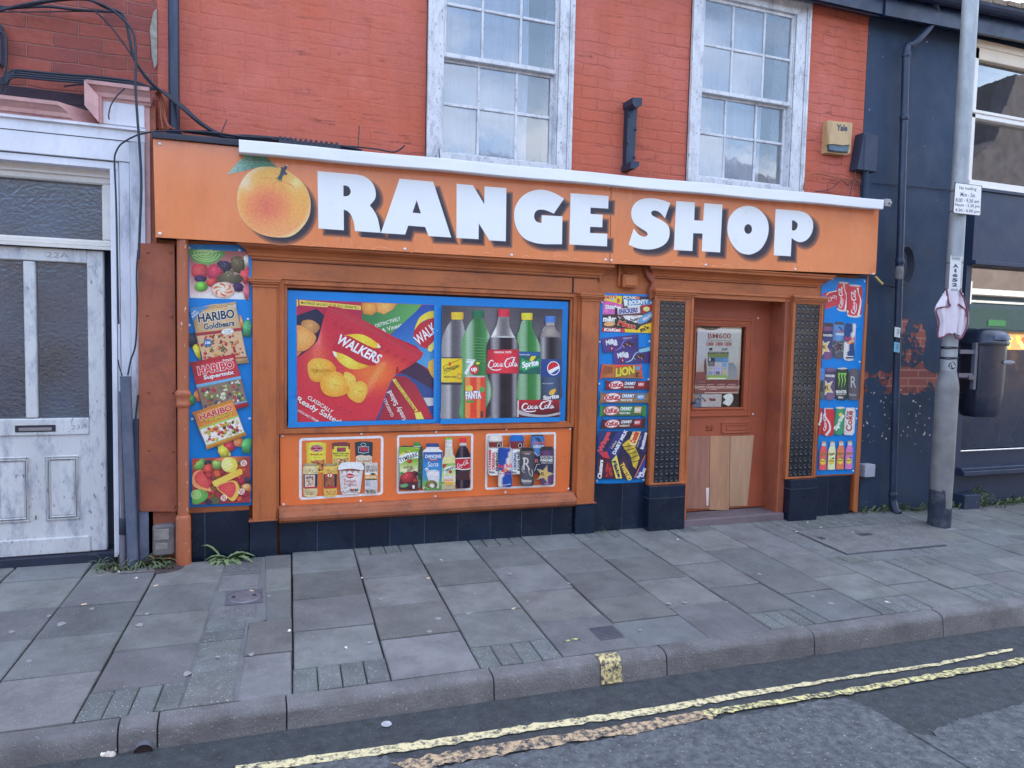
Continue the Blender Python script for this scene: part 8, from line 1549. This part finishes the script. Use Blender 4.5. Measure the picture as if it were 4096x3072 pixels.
# column number tag
yt = PY-.082; q4 = [(557,30),(618,36),(606,240),(546,233)]
t = thing('column_tag', 'weathered white plastic tag lettered A1652 downwards, tied to the lamp post above the cloth', 'tag', (PX-.13,yt,2.12))
mb = MB(); mb.slab([P('r1',*p,yt) for p in reversed(q4)], yt, yt+.003, C(190,204,222)); mb.build('plate', M_print, t)
pr = Print(t, 'r1', yt); pr.item('lettering', M_print)
pr.poly([bil(q4,u,v) for u,v in ((.1,.0),(.9,.0),(.9,.12),(.1,.12))], (150,166,186)); pr.line([bil(q4,.15,.07),bil(q4,.85,.07)], 4, (90,110,130))
for i, ch in enumerate('A1652'):
    c = bil(q4,.5,.27+i*.128); pr.txt(ch, c[0], c[1], 30 if ch != '1' else 12, 20, (50,60,110), 2, .06)
for k in range(3): c = bil(q4,.5,.90+k*.04); pr.line([(c[0]-20,c[1]),(c[0]+20,c[1]+1)], 3, (60,80,110))
pr.done(); mb = MB()
for z in (2.42,2.17): mb.tube([(PX+.074*math.cos(a),PY+.074*math.sin(a),z) for a in [i*math.pi/12 for i in range(25)]], .004, 6, cap=False)
mb.build('tie', M_cable, t)
# cloth knotted round the post
t = thing('bandana', 'white handkerchief with a dark purple border draped round the lamp post under the tag', 'cloth', (PX-.1,PY-.13,1.7))
def cloth(pts, y, fold, name, colr, colf=None):
    q = [P('r1',*p,y) for p in pts]; return q
M_cloth = pm('patterned_white_cotton', C(196,200,226), .85, .1, 40, .3, 60, .2, (140,130,170), dscale=20); M_bord = pm('purple_hem', C(112,70,96), .85, .15, 30)
def sheetcloth(name, left, right, y, amp, m, nfold=3):
    """left/right: polylines (top to bottom) in the picture; builds a folded sheet between"""
    L_ = smoothpath([P('r1',*p,y) for p in left], 5); R__ = smoothpath([P('r1',*p,y) for p in right], 5); n = min(len(L_),len(R__)); mm = 14; vs = []
    for i in range(n):
        for j in range(mm+1):
            u_ = j/mm; p = L_[i].lerp(R__[i], u_); vs.append((p.x, p.y+amp*math.sin(u_*math.pi*nfold+i*.12)*(.3+i/n)-.02*math.sin(math.pi*u_), p.z))
    mb = MB(); mb.add(vs, [(i*(mm+1)+j,(i+1)*(mm+1)+j,(i+1)*(mm+1)+j+1,i*(mm+1)+j+1) for i in range(n-1) for j in range(mm)], smooth=True); mb.build(name, m, t)
    return L_, R__
yc = PY-.092
sheetcloth('centre_fold', [(548,225),(544,320),(542,400),(540,462)], [(602,230),(600,320),(590,400),(580,462)], yc, .012, M_cloth)
sheetcloth('left_wing', [(535,212),(500,270),(474,328),(492,400),(487,482)], [(540,225),(546,280),(548,330),(546,400),(545,465)], yc+.012, .014, M_cloth)
sheetcloth('right_wing', [(600,225),(596,280),(588,340),(584,420),(585,465)], [(610,225),(632,275),(651,348),(645,420),(612,488)], yc+.014, .014, M_cloth)
for pts in ([(533,212),(545,290),(550,310),(478,328),(492,400),(487,484),(545,462)],[(606,222),(632,275),(650,348),(646,420),(612,488),(580,478),(578,462),(542,464)],[(600,300),(640,335),(642,370)]):
    mb = MB(); q = smoothpath([P('r1',*p,yc-.012) for p in pts], 5); mb.tube(q, .0085, 6); mb.build('hem', M_bord, t)
mb = MB(); mb.tube([(PX+.078*math.cos(a),PY+.078*math.sin(a),2.12) for a in [i*math.pi/12 for i in range(25)]], .012, 6, cap=False); mb.build('tied_band', M_cloth, t)
# litter bin
BX, BY = 6.93, PY+.03; M_bin = pm('black_bin_plastic', C(20,32,56), .32, .12, 3, .03, 20, .35, (56,66,90), dscale=3, spec=.6)
t = thing('litter_bin', 'rounded black plastic litter bin with a hooded lid fixed beside the lamp post', 'litter bin', (BX,BY,.92))
def super_(rx, ry, n=32, e=3.2): return [(rx*abs(math.cos(a))**(2/e)*(1 if math.cos(a)>=0 else -1), ry*abs(math.sin(a))**(2/e)*(1 if math.sin(a)>=0 else -1)) for a in [2*math.pi*i/n for i in range(n)]]
def loft(prof, cx=BX, cy=BY, n=32):
    mb = MB(); vs = []
    for (rx, ry, z, ox) in prof: vs += [(cx+ox+x, cy+y, z) for x, y in super_(rx, ry, n)]
    m = len(prof); mb.add(vs, [(i*n+k, i*n+(k+1)%n, (i+1)*n+(k+1)%n, (i+1)*n+k) for i in range(m-1) for k in range(n)], smooth=True); mb.add(vs[:n], [tuple(reversed(range(n)))]); mb.add(vs[-n:], [tuple(range(n))]); return mb
loft([(.12,.11,.925,-.02),(.15,.135,.94,-.015),(.17,.15,1.0,-.01),(.185,.158,1.15,0),(.195,.165,1.6,0),(.195,.165,1.64,0)]).build('body', M_bin, t)
loft([(.207,.176,1.635,0),(.212,.18,1.655,0),(.212,.18,1.672,0),(.202,.172,1.682,0),(.198,.168,1.72,0),(.178,.155,1.77,0),(.12,.11,1.80,0),(.04,.04,1.806,0)]).build('lid', M_bin, t)
mb = MB(); vs = []
for i, (dz, dy, hw) in enumerate(((1.69,-.172,.12),(1.73,-.166,.11),(1.765,-.148,.09),(1.785,-.115,.06))):
    for j in range(9): u_ = (j/8-.5)*2; vs.append((BX+.03+hw*u_, BY+dy-.012*(1-u_*u_), dz))
mb.add(vs, [(i*9+j,i*9+j+1,(i+1)*9+j+1,(i+1)*9+j) for i in range(3) for j in range(8)], smooth=True); mb.build('hood_panel', pm('bin_hood', C(52,66,98), .3, .1, 3), t)
mb = MB(); mb.lathe((0,0,0), [(.085,0),(.085,.003),(.05,.006)], 16, sy=.22); o = MB(); o.add([(BX+.14+v[0]*1.0, BY-.168-v[2], 1.475+v[1]*1.0) for v in mb.v], mb.f); o.build('worn_badge', pm('worn_badge_silver', C(120,132,158), .5, .4, 30), t)
mb = MB(); mb.box(BX-.235,BY-.10,1.20,BX-.20,BY-.06,1.66,bev=.004); mb.box(BX-.30,BY-.10,1.30,BX-.235,BY-.02,1.34); mb.box(BX-.43,BY-.09,1.32,BX-.235,BY-.02,1.36); mb.box(BX-.43,BY-.09,1.55,BX-.235,BY-.02,1.59); mb.build('mounting_bracket', pm('bin_bracket_steel', C(96,106,130), .4, .1, 6, metal=.5), t)

# ================================================================ WEEDS AND LITTER
M_leaf = pm('weed_leaf', C(94,114,90), .6, .3, 30, .2, 60, .2, (60,84,60)); M_leaf2 = pm('dandelion_leaf', C(110,134,104), .55, .25, 25, .2, 60)
def leafmesh(mb, base, ang, length, width, rise, droop, jag=0.0, n=9):
    d = Vector((math.cos(ang), math.sin(ang), 0)); s_ = Vector((-d.y, d.x, 0)); L_, R__ = [], []
    for i in range(n+1):
        t = i/n; w_ = width*math.sin(math.pi*min(1,t**.75*.98+.02))*(1-(jag if i % 2 else 0)); p = Vector(base)+d*length*t+Vector((0,0,rise*math.sin(t*1.9)-droop*t*t)); L_.append(p+s_*w_+Vector((0,0,w_*.35))); R__.append(p-s_*w_+Vector((0,0,w_*.35))); 
        if i == 0: mid = []
        mid.append(p)
    vs = L_+mid+R__; m = n+1; mb.add(vs, [(i,i+1,m+i+1,m+i) for i in range(n)]+[(m+i,m+i+1,2*m+i+1,2*m+i) for i in range(n)], smooth=True)
def plant(name, x, y, count, ln, wd, label, m, jag=.45, flat_=1.0, seed=1, spread=.03, cat='weed', group=None, a0=math.pi, a1=2*math.pi):
    random.seed(seed); mb = MB(); z = gz(x, y)
    for i in range(count): l = ln*rnd(.55,1.15); leafmesh(mb, (x+rnd(-spread,spread), y+rnd(-spread*.4,spread*.4), z), rnd(a0-.3,a1+.3), l, wd*rnd(.7,1.2), l*rnd(.25,.9)*flat_, l*rnd(.1,.5), jag)
    o = mb.build(name, m, None); tag(o, label, cat, group); return o
p = G('z2',1410,370); plant('dandelion', p.x, -.10, 36, .17, .028, 'broad leaved dandelion growing at the foot of the black tiles below the sweets poster', M_leaf2, .35, .42, 3)
p = G('z2',1330,300); mb = MB(); leafmesh(mb, (p.x+.06,-.10,-.05), 3.0, .15, .024, .10, .0, .15); mb.build('tall_leaf', M_leaf2, bpy.data.objects['dandelion'])
p = G('z2',900,410); plant('weed', p.x, p.y, 40, .17, .012, 'feathery ragwort clump growing in front of the grey utility box', M_leaf, .6, .8, 5, .06)
plant('weed', -.86, -.09, 26, .11, .008, 'thin grassy weed at the foot of the white door frame', M_leaf, .3, 1.2, 8, .05)
plant('weed', 7.62, .0, 90, .17, .010, 'bushy weed growing against the wall right of the lamp post', M_leaf, .4, 1.5, 11, .12)
plant('weed', 2.94, -.08, 9, .10, .003, 'small grass tuft at the foot of the chocolate poster wall', M_leaf, .0, 1.4, 12, .02)
random.seed(21); mb = MB()
for i in range(620):
    x = rnd(5.95,9.6); y = .02-abs(random.gauss(0,.05))-(.05 if x > 6.6 else 0); z = gz(x,y); l = rnd(.02,.075)
    if x < 6.15 and rnd(0,1) < .5: continue
    leafmesh(mb, (x,y,z), rnd(2.8,6.6), l, l*.26, l*rnd(.3,1.3), 0, .2, 3)
for i in range(160):
    x = rnd(-.95,-.45); y = rnd(-.22,-.06); l = rnd(.015,.045); leafmesh(mb, (x,y,gz(x,y)), rnd(0,6.28), l, l*.25, l*.7, 0, .2, 3)
o = mb.build('ground_weeds', M_leaf, None); tag(o, 'low weeds growing along the foot of the navy wall', 'weeds', kind='stuff')
# soil and debris in the corner by the pipes
mb = MB(); pts = spl([(-.93,-.06),(-.90,-.16),(-.80,-.24),(-.62,-.30),(-.44,-.26),(-.40,-.17),(-.46,-.06),(-.7,.0)],3)
for f in tri(pts): mb.add([(pts[i][0],pts[i][1],gz(*pts[i])+.008) for i in f], [(0,1,2)])
struct(mb, 'soil_patch', pm('corner_soil', C(66,58,66), .95, .4, 30, .8, 60, .5, (110,100,104), dscale=40))
M_lit = pm('litter_white', C(214,220,230), .7); M_butt = pm('cigarette_butt', C(206,196,180), .8)
def bits(kind, items, m, label, cat, sz, where):
    for i, (k, x, y) in enumerate(items):
        p = G(k, x, y) if k != 'road' else None; mb = MB(); a = rnd(0,3.1)
        if kind == 'butt': d = Vector((math.cos(a),math.sin(a),0))*sz; mb.tube([Vector((p.x,p.y,gz(p.x,p.y)+.009))-d, Vector((p.x,p.y,gz(p.x,p.y)+.009))+d], .0045, 7)
        else:
            q = ell(p.x, p.y, sz*rnd(.6,1.2), sz*rnd(.4,.8), math.degrees(a), 7); vs = [(u_[0],u_[1],gz(*u_)+rnd(.006,.016)) for u_ in q]; mb.add(vs+[(p.x,p.y,gz(p.x,p.y)+.014)], [(j,(j+1)%7,7) for j in range(7)]); mb.add([(v[0],v[1],v[2]-.002) for v in vs], [tuple(range(7))])
        o = mb.build(cat.replace(' ','_'), m, None); tag(o, label+' '+where[i], cat, label+'s on the pavement')
bits('butt', [('z3',1178,496),('z3',795,492),('z3',1322,680),('z2',520,655),('z2',1558,570),('z2',965,538),('z3',875,378),('z4',950,318),('z4',1012,268),('z4',1085,296)], M_butt, 'cigarette butt', 'cigarette butt', .014, ['in the middle of the pavement, right of the long second joint','in the joint between the first whole slabs below the shop window','just above the row of small setts left of the kerb paint','on a pale slab below the white door','lying across the small oval iron cover','beside the weeds left of the orange downpipe','in the wide dark joint below the shop window tiles','at the corner of the big manhole cover','close to the door step on the pavement','on the manhole cover edge nearest the door'])
bits('paper', [('z2',1792,820),('z2',2140,924),('z3',284,924),('z3',383,490),('z2',640,1585),('z2',840,492),('z2',735,455),('z3',1193,206),('z3',968,230),('z3',112,306),('z4',292,362),('z4',1455,712),('z4',1262,322)], M_lit, 'scrap of white litter', 'litter', .014, ['against the long joint right of the oval cover','on the slab above the first setts by the kerb','alone in the middle of a large slab near the kerb','in the joint below the window poster','on the kerb near the drain outlet','by the weeds at the left corner','by the soil left of the orange downpipe','against the black tiles under the window','in the gap at the foot of the middle tiles','at the foot of the leftmost window tiles','on the setts in front of the chocolate poster','on the setts near the right kerb','on the manhole cover'])
# flattened chewing gum spots
random.seed(5); mb = MB(); spots = [('z2',378,778,15),('z2',865,783,14),('z2',570,683,9),('z2',1665,603,9),('z2',1557,967,10),('z2',1158,1086,13),('z2',1348,982,8),('z2',910,715,9),('z2',303,728,8),('z2',70,827,10),('z2',178,1008,9),('z3',1300,466,12),('z3',498,620,10),('z3',855,743,13),('z3',803,823,10),('z3',1043,712,11),('z3',430,893,10),('z3',1407,636,8),('z3',1665,524,9),('z3',1518,360,8),('z3',1085,587,8),('z4',243,720,10),('z4',330,714,10),('z4',745,556,11),('z4',563,712,6),('z4',1140,718,14),('z4',1040,680,9),('z4',1385,583,8),('z4',380,508,6),('z4',345,568,6),('z4',85,868,6),('z4',1455,712,16)]
for k, x, y, r_ in spots:
    p = G(k,x,y); r2 = r_*.646/450*1.0; q = [(p.x+(r2*(1+.25*math.sin(3*a+x)))*math.cos(a), p.y+(r2*(1+.2*math.sin(2*a+y)))*math.sin(a)*1.2) for a in [i*math.pi/7 for i in range(14)]]; mb.add([(u_[0],u_[1],gz(*u_)+.0105) for u_ in q], [tuple(range(14))])
struct(mb, 'pavement_gum_stains', pm('old_gum', C(136,142,154), .85, .1, 30))
p = G('z3',535,1394,**ROAD); mb = MB(); q = [(p.x+.026*math.cos(a), p.y+.026*math.sin(a)) for a in [i*math.pi/12 for i in range(24)]]
vs = [(u_[0],u_[1],rz(u_[0])+.006) for u_ in q]+[(p.x+(u_[0]-p.x)*.85,p.y+(u_[1]-p.y)*.85,rz(p.x)+.010) for u_ in q]
mb.add(vs, [(j,(j+1)%24,24+(j+1)%24,24+j) for j in range(24)]+[tuple(range(24,48))]); o = mb.build('crushed_lid', pm('dull_white_lid', C(164,172,190), .5, .3, 40, .4, 60), None); tag(o, 'flattened round white lid lying on the road beside the yellow line', 'lid')
random.seed(9); mb = MB()
for i in range(3): p = G('z2',645+i*9,1580+i*4,**ROAD); mb.lathe((p.x+i*.01,p.y,rz(p.x)+.002),[(.016,0),(.013,.012),(.004,.018)],7)
o = mb.build('stone', pm('pale_stone', C(186,186,190), .8, .3, 40), None); tag(o, 'broken pale stone lying in the gutter near the left kerb', 'stone')
# kerb outfall
mb = MB(); p = G('z2',900,1515,**ROAD); mb.tube([(p.x,-2.207,rz(p.x)+.0),(p.x,-2.14,rz(p.x)+.01)], .040, 16, cap=False); o = mb.build('kerb_outlet', M_iron, None); tag(o, 'round iron drain outlet at the foot of the small kerb stone', 'drain outlet')
mb = MB(); mb.tube([(p.x,-2.205,rz(p.x)+.0),(p.x,-2.203,rz(p.x)+.0)], .035, 16); mb.build('void', M_seam_shade, o)
